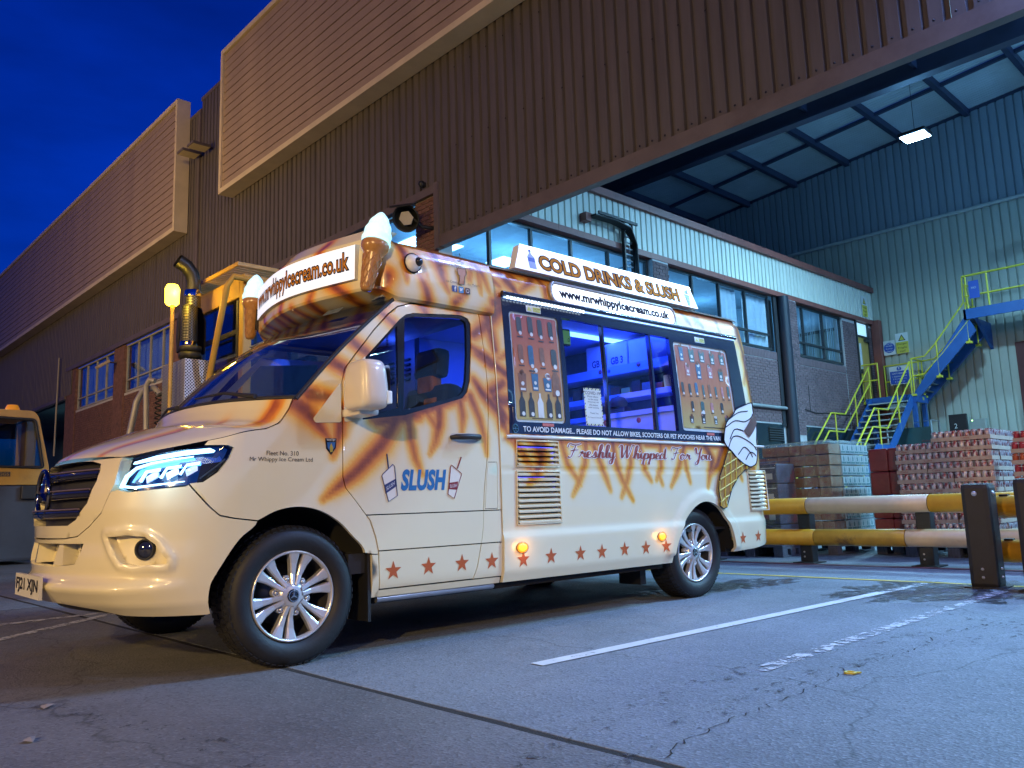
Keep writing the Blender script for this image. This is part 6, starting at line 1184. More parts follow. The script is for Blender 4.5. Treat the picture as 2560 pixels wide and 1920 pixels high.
sc_ = MB().bbox((2.09, .30, 1.83), (2.26, .34, 1.95), .008).build('price_screen', M_black, van); MB().box((2.10, .292, 1.84), (2.25, .299, 1.935)).build('screen_face', glow('screen_green', (.25, .7, .2), .22, (.1, .2, .1)), sc_); MB().tube([(2.175, .32, 1.94), (2.175, .34, 2.12)], .01, 6).build('screen_stalk', M_black, sc_); lettering('screen_digit', '0', .02, .03, lambda u, v: (2.23 + u, .290, 1.868 + v), M_ink, sc_)
def boxthing(nm, lab, cat, a, b, mat, grp=None, rot=None):
    o = MB().bbox(a, b, .006).build(nm, mat); tag(o, lab, cat, grp); o.rotation_euler = (0, 0, -.02555); return o
M_card = pbr('white_carton', (.62, .63, .7), .7, var=.08)
for k, (y0, y1, lab, txt) in enumerate(((1.02, 1.24, 'white carton marked GB at the left end of the van shelf', 'GB'), (.77, 1.0, 'white carton marked GB 3 in the middle of the van shelf', 'GB 3'), (.51, .75, 'plain white carton at the right end of the van shelf', None))):
    o = boxthing('carton', lab, 'carton', (3.44, y0, 1.827), (3.66, y1, 2.09), M_card, 'cartons on the upper shelf in the van')
    if txt: lettering('carton_lettering', txt, .06 * len(txt) ** .6, .065, lambda u, v, y0=y0, y1=y1: (3.4385, (y0 + y1) / 2 - u, 1.93 + v), pbr('ink_blue', (.02, .02, .12), .5, var=0), o, bold=.03)
for k in range(12):
    o = MB().bbox((3.46, .2 + k * .115, 1.612), (3.6, .2 + k * .115 + .1, 1.612 + (.09, .12, .07)[k % 3]), .006).build('snack_box', (M_dk, M_cy, M_brn, M_blu)[k % 4]); o.rotation_euler = (0, 0, -.02555); tag(o, 'small snack box on the middle shelf inside the van, number %s from the right' % ['one', 'two', 'three', 'four', 'five', 'six', 'seven', 'eight', 'nine', 'ten', 'eleven', 'twelve'][k], 'snack box', 'snack boxes on the van shelf')
for k, x in enumerate((1.98, 2.05)):
    o = MB().lathe([(.001, 0), (.03, 0), (.031, .09), (.026, .105), (.012, .115), (.006, .15), (.001, .152)], 16).build('sauce_bottle', pbr('sauce_white', (.55, .56, .62), .4, var=0)); o.location = (x, .2 - .05, 1.06); o.rotation_euler = (0, 0, -.02555); tag(o, ['white squeezy sauce bottle on the counter, left of the pair', 'white squeezy sauce bottle on the counter, right of the pair'][k], 'bottle', 'sauce bottles on the serving counter')
o = MB().bbox((3.28, .70, 1.441), (3.38, .90, 1.50), .02).lathe([(.07, 1.50), (.08, 1.54), (.06, 1.58), (.001, 1.60)], 20, T(3.33, .80, 0)).build('till', M_black); o.rotation_euler = (0, 0, -.02555); tag(o, 'dark machine standing on the counter inside the serving hatch', 'machine')
# ------------------------------------------------------------------ crash barriers and bollards at the canopy edge
M_by = pbr('barrier_yellow', (.66, .34, .02), .42, var=.12, scale=6, col2=(.35, .17, .02), mixlo=.58, mixhi=.8); M_bp = pbr('barrier_pale', (.70, .52, .32), .45, var=.1, scale=6, col2=(.40, .28, .2), mixlo=.58, mixhi=.8); M_bs = pbr('barrier_scuffed', (.60, .32, .03), .45, var=.15, scale=9, col2=(.22, .11, .03), mixlo=.56, mixhi=.68); M_pv = pbr('bollard_black', (.014, .013, .016), .55, var=.2, scale=8, col2=(.06, .055, .055), mixlo=.6, mixhi=.8); M_bolt = pbr('bolt_pale', (.6, .62, .65), .35, .5, var=.05)
def rail(parent, x, y0, y1, z, r, mat, nm='rail_section'):
    n = 20; prof = [(r - .006, 0), (r, .008), (r, abs(y0 - y1) - .008), (r - .006, abs(y0 - y1))]; mb = MB(); mb.lathe(prof, 28, T(x, y0, z) @ RX(pi / 2)); return mb.build(nm, mat, parent)
b1 = thing('crash_barrier', 'two rail yellow and pale crash barrier running in front of the drink pallets', 'barrier')
for y0, y1, m_ in ((2.55, .62, M_by), (.615, -.61, M_bp), (-.615, -3.4, M_by)): rail(b1, 6.33, y0, y1, .605, .086, m_)
for y0, y1, m_ in ((2.55, .56, M_by), (.555, -.37, M_bs), (-.375, -1.0, M_bp), (-1.005, -3.4, M_bp)): rail(b1, 6.33, y0, y1, .275, .086, m_)
for y in (1.92, .70, -.52, -1.74, -2.96):
    pst = MB().bbox((6.36, y - .068, 0), (6.49, y + .068, .66), .012).build('post', M_pv, b1); MB().bbox((6.28, y - .12, 0), (6.56, y + .12, .014), .004).build('base_plate', M_pv, pst)
    for dz in (.07, .12): MB().lathe([(.001, .006), (.010, .004), (.010, 0)], 10, T(6.36, y + .02, dz) @ RY(-pi / 2)).build('bolt', M_bolt, pst)
def bollard(x, y, lab, h=.765):
    t = thing('bollard', lab, 'bollard', (x, y, 0), 0, 'black bollards at the canopy edge'); r = .098
    MB().bbox((-r, -r, 0), (r, r, h), .035).build('shaft', M_pv, t); MB().bbox((-r - .03, -r - .03, 0), (r + .03, r + .03, .012), .004).build('base_plate', M_pv, t)
    for Mb in (T(-r, 0, 0) @ RY(-pi / 2), T(0, -r, 0) @ RX(pi / 2)):
        for z in (h - .075, .14, .08):
            q = Mb.copy(); q.translation.z = z; MB().lathe([(.001, .010), (.015 if z > .2 else .009, .008), (.019 if z > .2 else .011, 0)], 14, q).build('bolt', M_bolt, t)
    return t
bollard(4.81, -1.51, 'black steel bollard with pale bolts and chipped foot at the bay line'); bollard(4.72, -1.885, 'black bollard cut off by the right edge of the picture', .79)
b2 = thing('crash_barrier', 'short bright yellow rail ends with black caps between the two bollards', 'barrier')
for z in (.585, .255):
    rail(b2, 5.0, -1.535, -3.6, z, .084, M_by); MB().lathe([(.001, .10), (.04, .095), (.07, .075), (.088, .03), (.09, 0), (.086, -.03)], 28, T(5.0, -1.53, z) @ RX(-pi / 2)).build('end_cap', M_pv, b2); MB().bbox((4.96, -1.66, z + .078), (5.03, -1.60, z + .094), .006).build('rail_clip', M_pv, b2)
for y in (-1.95, -3.3): MB().bbox((5.05, y - .06, 0), (5.16, y + .06, .66), .01).build('post', M_pv, b2)

# ------------------------------------------------------------------ drink pallets behind the barrier
M_wood = pbr('pallet_wood', (.10, .10, .12), .85, var=.3, scale=12, stretch=(1, 6, 1)); M_kraft = pbr('kraft_tray', (.56, .40, .33), .8, var=.1, scale=9); M_can = pbr('can_silver_red', (.70, .60, .62), .3, .35, var=.3, scale=30, col2=(.34, .03, .04), mixlo=.47, mixhi=.53, stretch=(1, 1, .7)); M_canr = pbr('can_red', (.46, .03, .05), .35, .2, var=.25, scale=12, col2=(.6, .45, .48), mixlo=.56, mixhi=.62); M_cano = pbr('can_orange_red', (.52, .09, .03), .35, .2, var=.25, scale=12, col2=(.6, .45, .48), mixlo=.56, mixhi=.62); M_tin = pbr('can_top', (.72, .74, .76), .35, .4, var=.05); M_redp = pbr('print_red', (.35, .05, .05), .5, var=0)
def pallet(x0, x1, y0, y1, lab):
    t = thing('pallet', lab, 'pallet', (0, 0, 0), 0, 'wooden pallets under the drinks')
    for k in range(5): a = x0 + (x1 - x0 - .12) * k / 4; MB().bbox((a, y0, .115), (a + .12, y1, .14), .004).build('deck_board', M_wood, t)
    for yy in (y0, (y0 + y1) / 2 - .06, y1 - .12):
        MB().bbox((x0, yy, .092), (x1, yy + .12, .113), .004).build('stringer_board', M_wood, t); MB().bbox((x0, yy, 0), (x1, yy + .12, .02), .004).build('skid', M_wood, t)
        for xx in (x0, (x0 + x1) / 2 - .06, x1 - .12): MB().bbox((xx, yy, .021), (xx + .12, yy + .12, .091), .005).build('block', M_wood, t)
    return t
def can_mesh(parent, mat, h=.108, r=.032):
    mb = MB(); mb.lathe([(.024, 0), (r, .006), (r, h - .012), (r - .007, h - .002), (r - .006, h), (r - .009, h - .003), (.001, h - .004)], 14); return mb.build('can', mat, parent)
_cans = {}
def tray(x, y, z, nx, ny, mat, lab, grp, show_x=True, show_y=True, row=.115, p=.066, word='Coke'):
    """cardboard tray with nx by ny cans; only cans on the outer faces are set out"""
    t = thing('drink_tray', lab, 'drink tray', (x + random.uniform(-.006, .006), y + random.uniform(-.006, .006), z), random.uniform(-.012, .012), grp); w, d = nx * p, ny * p
    key = ('tray', nx, ny)
    if key not in _cans:
        mb = MB(); mb.box((0, 0, 0), (w, d, .006)).box((0, 0, .006), (.004, d, .042)).box((w - .004, 0, .006), (w, d, .042)).box((.004, 0, .006), (w - .004, .004, .042)).box((.004, d - .004, .006), (w - .004, d, .042)); _cans[key] = mb.build('tray_carton', M_kraft, t)
    else: share('tray_carton', _cans[key], t)
    for i in range(nx):
        for j in range(ny):
            if i == 0 or j == 0:
                k2 = ('can', mat.name); M_ = T((i + .5) * p, (j + .5) * p, .007) @ RZ(random.uniform(0, 6.28))
                if k2 not in _cans: _cans[k2] = can_mesh(t, mat, row - .010, .0315); _cans[k2].matrix_local = M_
                else: share('can', _cans[k2], t, M_)
    k3 = ('lid', nx, ny)
    if k3 not in _cans: _cans[k3] = MB().box((.004, .004, .095 * row / .115), (w - .004, d - .004, .098 * row / .115)).build('film_top', M_tin, t)
    else: share('film_top', _cans[k3], t)
    if word:
        k4 = ('word', word)
        if k4 not in _cans: _cans[k4] = lettering('tray_lettering', word, .085, .022, lambda u, v: (-.0012, d * .62 - u, .023 + v), M_redp, t)
        else: share('tray_lettering', _cans[k4], t)
    return t
# cola cans, on plain pallets: front face at x = 7.6
pallet(7.56, 8.55, -.86, .14, 'dark wooden pallet under the tallest stack of cola trays')
ORD = ['bottom', 'second', 'third', 'fourth', 'fifth', 'sixth', 'seventh', 'eighth', 'ninth', 'tenth', 'top']
GC = 'trays of cola cans in the tall stack'; PC = .111
for r in range(11):
    z = .142 + r * PC; cols = [(-.84, 6), (-.44, 6), (-.04, 3)] if r % 2 == 0 else [(-.84, 5), (-.51, 5), (-.18, 5)]
    if r == 10: cols = [(-.84, 6), (-.44, 3)]
    for k, (yv, ny) in enumerate(cols): tray(7.58, yv, z, 4, ny, M_can, 'tray of silver and red cans, %s layer up, %s of the tall stack front' % (ORD[r], ['right', 'middle', 'left'][k]), GC, row=PC)
    for k, (xv, nx) in enumerate(((7.86, 6), (8.27, 4))): tray(xv, -.84, z, nx, 6, M_can, 'tray of silver and red cans, %s layer up, %s on the tall stack side' % (ORD[r], ['second', 'third'][k]), GC, word=None, row=PC)
# red and orange cans at the right edge
pallet(7.5, 8.5, -2.1, -1.0, 'dark wooden pallet under the red cans at the right edge')
for r in range(10):
    z = .142 + r * .117; m_ = M_canr if r in (8, 9) else M_cano if r % 2 else M_canr
    for k, yv in enumerate((-1.42, -1.82)): tray(7.54 if r < 9 else 7.66, yv, z, 4, 6, m_, 'tray of red cans at the right edge, %s layer up, %s column' % (ORD[r], ['left', 'right'][k]), 'trays of red and orange cans', word=None)
# wrapped cartons on the left, front face at x = 7.6
M_cart = pbr('brown_carton', (.36, .22, .13), .75, var=.15, scale=7); M_cartw = pbr('white_green_carton', (.52, .60, .62), .6, var=.1, scale=5); M_teal = pbr('print_teal_band', (.06, .22, .24), .5, var=0)
pallet(7.56, 8.6, .92, 2.1, 'dark wooden pallet under the wrapped brown and white cartons')
for r in range(9):
    z = .142 + r * .134; y = .94; k = 0
    while y < 1.8:
        w = (.20, .155, .17)[(r + k) % 3]; o = MB().bbox((0, 0, 0), (.3, w - .006, .118), .004).build('carton', M_cart); o.location = (7.6 + random.uniform(-.004, .004), y, z); tag(o, 'brown carton in the wrapped stack front, %s layer up, %s from its right corner' % (ORD[r], ['first', 'second', 'third', 'fourth', 'fifth', 'sixth', 'seventh', 'eighth'][k]), 'carton', 'brown cartons in the wrapped stack')
        lettering('carton_lettering', 'Cola', .06, .028, lambda u, v, w=w: (-.001, w / 2 - u, .06 + v), M_redp, o); y += w; k += 1
    x = 7.6
    for q in range(6):
        o = MB().bbox((0, 0, 0), (.158, .30, .118), .004).build('carton', M_cartw); o.location = (x + (.302 if q == 0 else 0) * 0, .93 - .0, z); o.location.x = 7.905 + q * .128 if q else 7.905; o.scale = (.79, .9, 1); tag(o, 'white carton on the wrapped stack right side, %s layer up, %s from the front corner' % (ORD[r], ['first', 'second', 'third', 'fourth', 'fifth', 'sixth'][q]), 'carton', 'white cartons in the wrapped stack')
        MB().box((.01, -.0015, .012), (.148, -.0005, .035)).build('carton_band', M_teal, o); MB().prism([(.06, .045), (.10, .045), (.10, .085), (.085, .10), (.085, .112), (.075, .112), (.075, .10), (.06, .085)], -.0015, -.0005, lambda u, v, w: (u, w, v)).build('bottle_picture', M_teal, o)
M_film = glass('shrink_film', (.95, .97, 1), 2.6, .12); fN = M_film.node_tree.nodes; fL = M_film.node_tree.links; nzf = fN.new('ShaderNodeTexNoise'); nzf.inputs['Scale'].default_value = 9; nzf.inputs['Detail'].default_value = 4; tcf = fN.new('ShaderNodeNewGeometry'); fL.new(tcf.outputs['Position'], nzf.inputs['Vector']); bpf = fN.new('ShaderNodeBump'); bpf.inputs['Strength'].default_value = .9; bpf.inputs['Distance'].default_value = .05; fL.new(nzf.outputs[0], bpf.inputs['Height'])
for nn in fN:
    if nn.type == 'BSDF_GLOSSY': fL.new(bpf.outputs[0], nn.inputs['Normal'])
def wrap(nm, lab, a, b, mat):
    n = 10; mb = MB(); (x0, y0, z0), (x1, y1, z1) = a, b
    def grid(f):
        vs = [f(i / n, j / n, random.uniform(-.008, .008)) for i in range(n + 1) for j in range(n + 1)]; mb.add(vs, [(i * (n + 1) + j, i * (n + 1) + j + 1, (i + 1) * (n + 1) + j + 1, (i + 1) * (n + 1) + j) for i in range(n) for j in range(n)], True)
    grid(lambda u, v, e: (x0 + e, y0 + (y1 - y0) * u, z0 + (z1 - z0) * v)); grid(lambda u, v, e: (x0 + (x1 - x0) * u, y0 + e, z0 + (z1 - z0) * v)); grid(lambda u, v, e: (x0 + (x1 - x0) * u, y0 + (y1 - y0) * v, z1 + abs(e) * 2))
    return tag(mb.build(nm, mat), lab, 'wrap')
wrap('shrink_wrap', 'clear crinkled film round the brown and white carton stack', (7.575, .905, .13), (8.72, 2.1, 1.365), M_film)
# low dark wrapped packs in front of it
pallet(7.0, 7.5, 1.32, 2.2, 'dark wooden pallet under the low film wrapped packs next to the van')
M_pk = pbr('dark_pack', (.10, .10, .13), .5, var=.4, scale=12, col2=(.28, .08, .09), mixlo=.55, mixhi=.62)
for r in range(4):
    for k in range(2):
        o = MB().bbox((0, 0, 0), (.44, .40, .235), .012).build('drink_pack', M_pk); o.location = (7.04, 1.34 + k * .41, .142 + r * .243); tag(o, 'dark bottle pack in the low stack beside the van tail, %s layer up, %s one' % (ORD[r], ['right', 'left'][k]), 'drink pack', 'dark packs in the low stack')
        MB().box((-.003, .02, .18), (-.001, .38, .19)).build('pack_edge', M_tin, o); MB().box((-.004, .06, .05), (-.002, .14, .12)).build('pack_label', M_lt, o)
wrap('shrink_wrap', 'clear crinkled film round the low dark packs beside the van tail', (7.02, 1.325, .13), (7.5, 2.2, 1.125), M_film)
# red wrapped stack
pallet(7.9, 8.9, .1, .60, 'dark wooden pallet under the red wrapped stack')
M_rw = pbr('red_wrap', (.30, .05, .05), .3, var=.25, scale=4, col2=(.42, .12, .08), mixlo=.5, mixhi=.7, bump=.5, bscale=14)
rws = thing('red_wrapped_stack', 'deep red film wrapped drink stack between the cartons and the cola trays', 'drink stack', (7.88, .14, .142))
for r in range(4):
    for k in range(2): MB().bbox((0, k * .225, r * .275), (.9, k * .225 + .222, r * .275 + .27), .02).build('wrapped_pack', M_rw, rws)

# ------------------------------------------------------------------ fire stairs against the office end
M_blue = pbr('stair_blue', (.018, .10, .33), .45, var=.15, scale=3); M_yel = pbr('rail_yellow', (.60, .56, .05), .4, var=.08); M_trd = pbr('tread_steel', (.12, .14, .15), .6, .5, var=.2)
stt = thing('fire_stairs', 'blue steel fire stairs with yellow handrails climbing to the office door', 'stairs')
LZ = 3.52; HZ = 1.97
MB().box((22.74, 5.38, LZ - .03), (23.6, 6.76, LZ)).build('landing_deck', M_trd, stt)
for a, b in (((22.68, 5.36, LZ - .22), (22.74, 6.76, LZ + .02)), ((22.68, 5.30, LZ - .22), (23.6, 5.36, LZ + .02))): MB().box(a, b).build('landing_edge', M_blue, stt)
def bar6(A, w, y): return MB().add([(x, y, z) for x, z in A] + [(x, y + w, z) for x, z in A], [(0, 1, 2, 3), (4, 5, 6, 7), (0, 1, 5, 4), (1, 2, 6, 5), (2, 3, 7, 6), (3, 0, 4, 7)])
for yv in (5.40, 6.60):
    bar6([(22.70, 3.54), (22.70, 3.22), (20.80, HZ - .26), (20.80, HZ + .04)], .05, yv).build('stringer', M_blue, stt); MB().box((19.92, yv + .001, HZ - .24), (20.80, yv + .049, HZ + .02)).build('stringer', M_blue, stt); bar6([(19.92, HZ + .04), (19.92, HZ - .26), (17.4, 0), (17.75, 0)], .05, yv).build('stringer', M_blue, stt)
MB().box((19.92, 5.45, HZ - .03), (20.80, 6.60, HZ)).build('half_landing', M_trd, stt)
tr0 = MB().box((-.13, 5.45, -.02), (.13, 6.60, .015)).build('tread', M_trd, stt); tr0.location = (22.56, 0, 3.33)
ns = MB().box((-.136, 5.45, -.02), (-.128, 6.60, .018)).build('tread_nosing', pbr('nosing_pale', (.4, .48, .5), .5, var=.1), stt); ns.location = (22.56, 0, 3.33)
for k in range(1, 8): share('tread', tr0, stt, T(22.56 - k * .235, 0, 3.33 - k * .185)); share('tread_nosing', ns, stt, T(22.56 - k * .235, 0, 3.33 - k * .185))
for k in range(10): share('tread', tr0, stt, T(19.8 - k * .235, 0, HZ - .18 - k * .185)); share('tread_nosing', ns, stt, T(19.8 - k * .235, 0, HZ - .18 - k * .185))
def yr(pts, r=.024): return MB().tube(pts, r, 8).build('handrail', M_yel, stt)
for yv in (5.42, 6.62):
    yr([(22.74, yv, 4.5), (20.84, yv, 2.97), (19.95, yv, 2.96), (17.5, yv, 1.0)]); yr([(22.76, yv, 4.04), (20.7, yv, 2.45), (19.75, yv, 2.45), (17.5, yv, .6)])
    for x, z0, z1 in ((22.72, 3.4, 4.5), (20.2, HZ - .1, 2.96), (18.9, 1.0, 2.1), (21.6, 2.4, 3.56)): MB().tube([(x, yv, z0), (x, yv, z1)], .022, 8).build('rail_post', M_yel, stt)
for z in (4.59, 4.09): yr([(22.76, 6.85, z), (22.76, 6.35, z)]); yr([(23.58, 6.5, z), (23.58, 5.4, z)]); yr([(22.78, 5.34, z), (23.5, 5.34, z)])
for p_ in ((22.76, 6.84), (22.76, 6.36), (23.58, 6.48), (23.2, 5.34)): MB().tube([(*p_, LZ - .1), (*p_, 4.6)], .022, 8).build('rail_post', M_yel, stt); MB().bbox((p_[0] - .05, p_[1] - .05, LZ - .14), (p_[0] + .05, p_[1] + .05, LZ - .06), .006).build('post_foot', M_yel, stt)
for p_ in ((22.75, 5.40), (23.5, 5.40), (22.75, 6.6), (20.4, 5.42)): MB().box((p_[0] - .06, p_[1] - .055, 0), (p_[0] + .06, p_[1] + .055, (LZ if p_[0] > 21 else HZ) - .22)).build('column', M_blue, stt)
for xv in (22.7, 23.55):      # upper flight along the back wall
    MB().add([(xv, 5.34, 3.30), (xv, 5.34, 3.58), (xv, 3.74, 5.62), (xv, 3.55, 5.10), (xv + .06, 5.34, 3.30), (xv + .06, 5.34, 3.58), (xv + .06, 3.74, 5.62), (xv + .06, 3.55, 5.10)], [(0, 1, 2, 3), (4, 5, 6, 7), (0, 1, 5, 4), (1, 2, 6, 5), (2, 3, 7, 6), (3, 0, 4, 7)]).build('stringer', M_blue, stt)
tr1 = MB().box((22.76, -.1, -.015), (23.55, .1, .015)).build('tread', M_trd, stt); tr1.location = (0, 5.2, 3.62)
for k in range(1, 10): share('tread', tr1, stt, T(0, 5.2 - k * .155, 3.62 + k * .198))
for xv in (22.72, 23.5):
    yr([(xv, 5.38, 4.58), (xv, 4.97, 4.60), (xv, 4.66, 4.90), (xv, 3.79, 5.95), (xv, 3.76, 6.68)]); yr([(xv, 5.37, 4.06), (xv, 5.03, 4.08), (xv, 4.47, 4.61), (xv, 3.64, 5.50)])
    for yv, z0, z1 in ((5.35, 3.5, 4.58), (4.62, 3.95, 4.92), (3.75, 4.8, 5.95)): MB().tube([(xv, yv, z0), (xv, yv, z1)], .022, 8).build('rail_post', M_yel, stt); MB().bbox((xv - .07, yv - .07, z0 - .03), (xv + .07, yv + .07, z0 + .03), .006).build('post_foot', M_yel, stt)
MB().box((22.7, -2.0, 5.66), (23.7, 3.78, 5.70)).build('upper_deck', M_trd, stt); MB().box((22.66, -2.0, 5.45), (22.72, 3.80, 5.74)).build('deck_edge', M_blue, stt); MB().box((22.66, 3.74, 5.45), (23.7, 3.80, 5.73)).build('deck_edge', M_blue, stt)
for yv in (3.5, .6): MB().prism([(22.8, 5.46), (23.95, 5.46), (23.95, 4.7)], yv, yv + .08, lambda u, v, w: (u, w, v)).build('deck_bracket', M_blue, stt)
yr([(22.7, 3.76, 6.69), (22.7, -1.9, 6.69)], .032); yr([(22.7, 3.74, 6.11), (22.7, -1.9, 6.11)], .028)
for yv in (3.67, 3.13, 2.0, .8): MB().tube([(22.7, yv, 5.7), (22.7, yv, 6.69)], .026, 8).build('rail_post', M_yel, stt)
yr([(23.2, 3.76, 6.5), (22.9, 3.76, 6.5), (22.9, 3.76, 5.9), (23.2, 3.76, 5.9)])
# safety signs
def sign(nm, lab, x, y, z, w, h, base, draw):
    t = thing(nm, lab, 'sign', (x, y, z)); MB().bbox((-.006, -w / 2, 0), (.006, w / 2, h), .003).build('plate', base, t); draw(t, w, h); return t
sp = lambda u, v, e=.0075: (-e, -u, v)
def T_(t, txt, w, h, z, mat, u0=0): lettering('lettering', txt, w, h, lambda u, v: sp(u + u0, z + v, .010), mat, t)
M_sw = pbr('sign_white', (.68, .70, .70), .45, var=.04); M_sy = pbr('sign_yellow', (.62, .55, .08), .45, var=.04); M_sb = pbr('sign_blue', (.02, .08, .42), .45, var=.04)
def d1(t, w, h): MB().add([sp(w * .46 * cos(2 * pi * k / 32), h / 2 + w * .46 * sin(2 * pi * k / 32)) for k in range(32)], [tuple(range(32))]).build('blue_disc', M_sb, t); [T_(t, s, .2, .055, z, M_sw) for s, z in (('Fire', .36), ('escape', .28), ('keep', .20), ('clear', .12))]
sign('safety_sign', 'white sign with blue disc reading fire escape keep clear', 23.88, 6.38, 4.97, .36, .46, M_sw, d1)
def d2(t, w, h):
    MB().box((-.010, -w / 2 + .005, .005), (-.007, w / 2 - .005, h * .56)).build('yellow_field', M_sy, t); MB().add([sp(-.11, h * .62, .008), sp(.11, h * .62, .008), sp(0, h * .93, .008)], [(0, 1, 2)]).build('warning_triangle', M_ink, t); MB().add([sp(-.075, h * .65, .0095), sp(.075, h * .65, .0095), sp(0, h * .87, .0095)], [(0, 1, 2)]).build('triangle_field', M_sy, t)
    for s, ww, z in (('Danger', .30, .29), ('Fragile', .26, .17), ('roof', .16, .07)): lettering('lettering', s, ww, .07, lambda u, v, z=z: sp(u, z + v, .012), M_ink, t)
sign('safety_sign', 'white and yellow sign reading danger fragile roof on the back wall', 23.88, 5.98, 4.97, .38, .64, M_sw, d2)
o = sign('safety_sign', 'narrow white and yellow danger sign on the pale office band', 23.3, 6.79, 6.2, .38, .66, M_sw, d2); o.rotation_euler = (0, 0, pi / 2)
def d3(t, w, h):
    MB().box((-.010, -w / 2 + .02, .02), (-.007, w / 2 - .02, h * .74)).build('blue_field', M_sb, t); MB().add([sp(.07 * cos(2 * pi * k / 24), h * .86 + .07 * sin(2 * pi * k / 24), .008) for k in range(24)], [tuple(range(24))]).build('blue_disc', M_sb, t)
    for s, ww, z in (('STAIRWAY 1,2', .36, .42), ('SAFETY REMINDER', .44, .34), ('1. Hold the handrail', .42, .25), ('2. One step at a time', .40, .17), ('3. Do not run', .30, .09)): lettering('lettering', s, ww, .045, lambda u, v, z=z: sp(u, z * 1.0 + v, .012), M_sw, t)
    lettering('lettering', '!', .03, .11, lambda u, v: sp(u, h * .86 + v, .0095), M_sw, t)
sign('safety_sign', 'blue stairway safety reminder sign hung on the landing rail', 23.52, 6.02, 3.97, .60, .56, M_sw, d3)
sg_ = sign('safety_sign', 'small blue sign on the upper platform rail at the right edge', 22.62, 3.45, 6.0, .26, .5, M_sb, lambda t, w, h: T_(t, 'NO', .12, .06, .3, M_sw))
# dock box and rail near the wall
db = thing('dock_panel', 'black dock panel with a white number two above the drink stacks', 'panel', (23.6, 4.55, 1.9)); MB().bbox((-.05, -.24, 0), (.05, .24, 1.0), .02).build('case', M_pv, db); lettering('lettering', '2', .08, .14, lambda u, v: (-.052, .06 - u, .66 + v), M_sw, db); MB().box((-.053, -.02, .02), (-.05, -.012, .98)).build('seam', M_blk, db)
cb = thing('control_box', 'pale control box with a small green light beside the dock panel', 'control box', (23.7, 4.05, 2.3)); MB().bbox((-.08, -.2, 0), (.08, .2, .42), .02).build('case', pbr('box_pale', (.3, .33, .3), .5, var=.1), cb); MB().lathe([(.001, .012), (.018, .008), (.02, 0)], 12, T(-.08, .14, .38) @ RY(-pi / 2)).build('indicator', glow('indicator_green', (.5, 1, .2), 4), cb)
gr_ = thing('goods_cage', 'pale metal goods cage standing under the fire stairs', 'cage', (0, 0, 0))
for pts in ([(22.6, 6.2, 0), (22.6, 6.2, 2.62), (22.6, 4.95, 2.72), (22.6, 4.95, 0)], [(23.2, 4.95, 0), (23.2, 4.95, 2.72), (22.6, 4.95, 2.72)]): MB().tube(pts, .03, 8).build('cage_tube', MATS['galvanised'], gr_)
MB().box((22.64, 4.98, .05), (22.66, 6.17, 2.55)).build('cage_panel', pbr('cage_teal', (.03, .09, .10), .5, var=.2), gr_)

# ------------------------------------------------------------------ yard tractors behind the van
M_ty = pbr('machine_yellow', (.50, .30, .05), .42, var=.12, scale=4, col2=(.28, .17, .05), mixlo=.58, mixhi=.8); M_gd = glass('machine_glass', (.45, .5, .55), 1.3); M_tube2 = pbr('grab_tube', (.42, .40, .38), .35, .4, var=.1)
def perforated(name, col, scale=38):
    m = pbr(name, col, .4, .5, var=.1, scale=5); N = m.node_tree.nodes; L = m.node_tree.links; b = N['Principled BSDF']; t = N.new('ShaderNodeTexCoord'); v = N.new('ShaderNodeTexVoronoi'); v.voronoi_dimensions = '2D'; v.inputs['Scale'].default_value = scale; v.inputs['Randomness'].default_value = 0
    sx_ = N.new('ShaderNodeSeparateXYZ'); ax_ = N.new('ShaderNodeMath'); ax_.operation = 'ADD'; cx_ = N.new('ShaderNodeCombineXYZ'); L.new(t.outputs['Object'], sx_.inputs[0]); L.new(sx_.outputs[0], ax_.inputs[0]); L.new(sx_.outputs[1], ax_.inputs[1]); L.new(ax_.outputs[0], cx_.inputs[0]); L.new(sx_.outputs[2], cx_.inputs[1])
    mpn = N.new('ShaderNodeMapping'); mpn.inputs['Rotation'].default_value = (0, 0, radians(45)); L.new(cx_.outputs[0], mpn.inputs[0]); L.new(mpn.outputs[0], v.inputs['Vector'])
    g = N.new('ShaderNodeMath'); g.operation = 'GREATER_THAN'; g.inputs[1].default_value = .36; L.new(v.outputs['Distance'], g.inputs[0]); src = b.inputs['Base Color'].links[0].from_socket; x = N.new('ShaderNodeMixRGB'); L.new(g.outputs[0], x.inputs[0]); x.inputs[1].default_value = (.008, .008, .01, 1); L.new(src, x.inputs[2]); L.new(x.outputs[0], b.inputs['Base Color']); return m
M_perf = perforated('perforated_steel', (.55, .56, .58), 42); M_perf2 = perforated('perforated_dark', (.09, .088, .085), 46)
tk = thing('yard_tractor', 'yellow yard tractor with tall exhaust stack and glazed cab behind the van', 'tractor')
cabx0, cabx1, caby0, caby1 = 1.68, 2.95, 4.29, 5.55
for (x, y) in ((cabx0, caby0), (cabx1 - .1, caby0), (cabx0, caby1 - .1), (cabx1 - .1, caby1 - .1)): MB().bbox((x, y, 1.0), (x + .1, y + .1, 3.2), .015).build('cab_post', M_ty, tk)
MB().bbox((cabx0, caby0 + .1, 2.98), (cabx0 + .09, caby1 - .1, 3.2), .015).bbox((cabx0 + .1, caby0, 3.0), (cabx1 - .1, caby0 + .09, 3.2), .015).build('cab_header', M_ty, tk); MB().bbox((cabx0, caby0, .9), (cabx1, caby1, 1.7), .03).build('cab_body', M_ty, tk); MB().box((cabx0 + .02, caby0 + .02, 3.2), (cabx1 - .02, caby1 - .02, 3.22)).build('cab_ceiling', M_ty, tk)
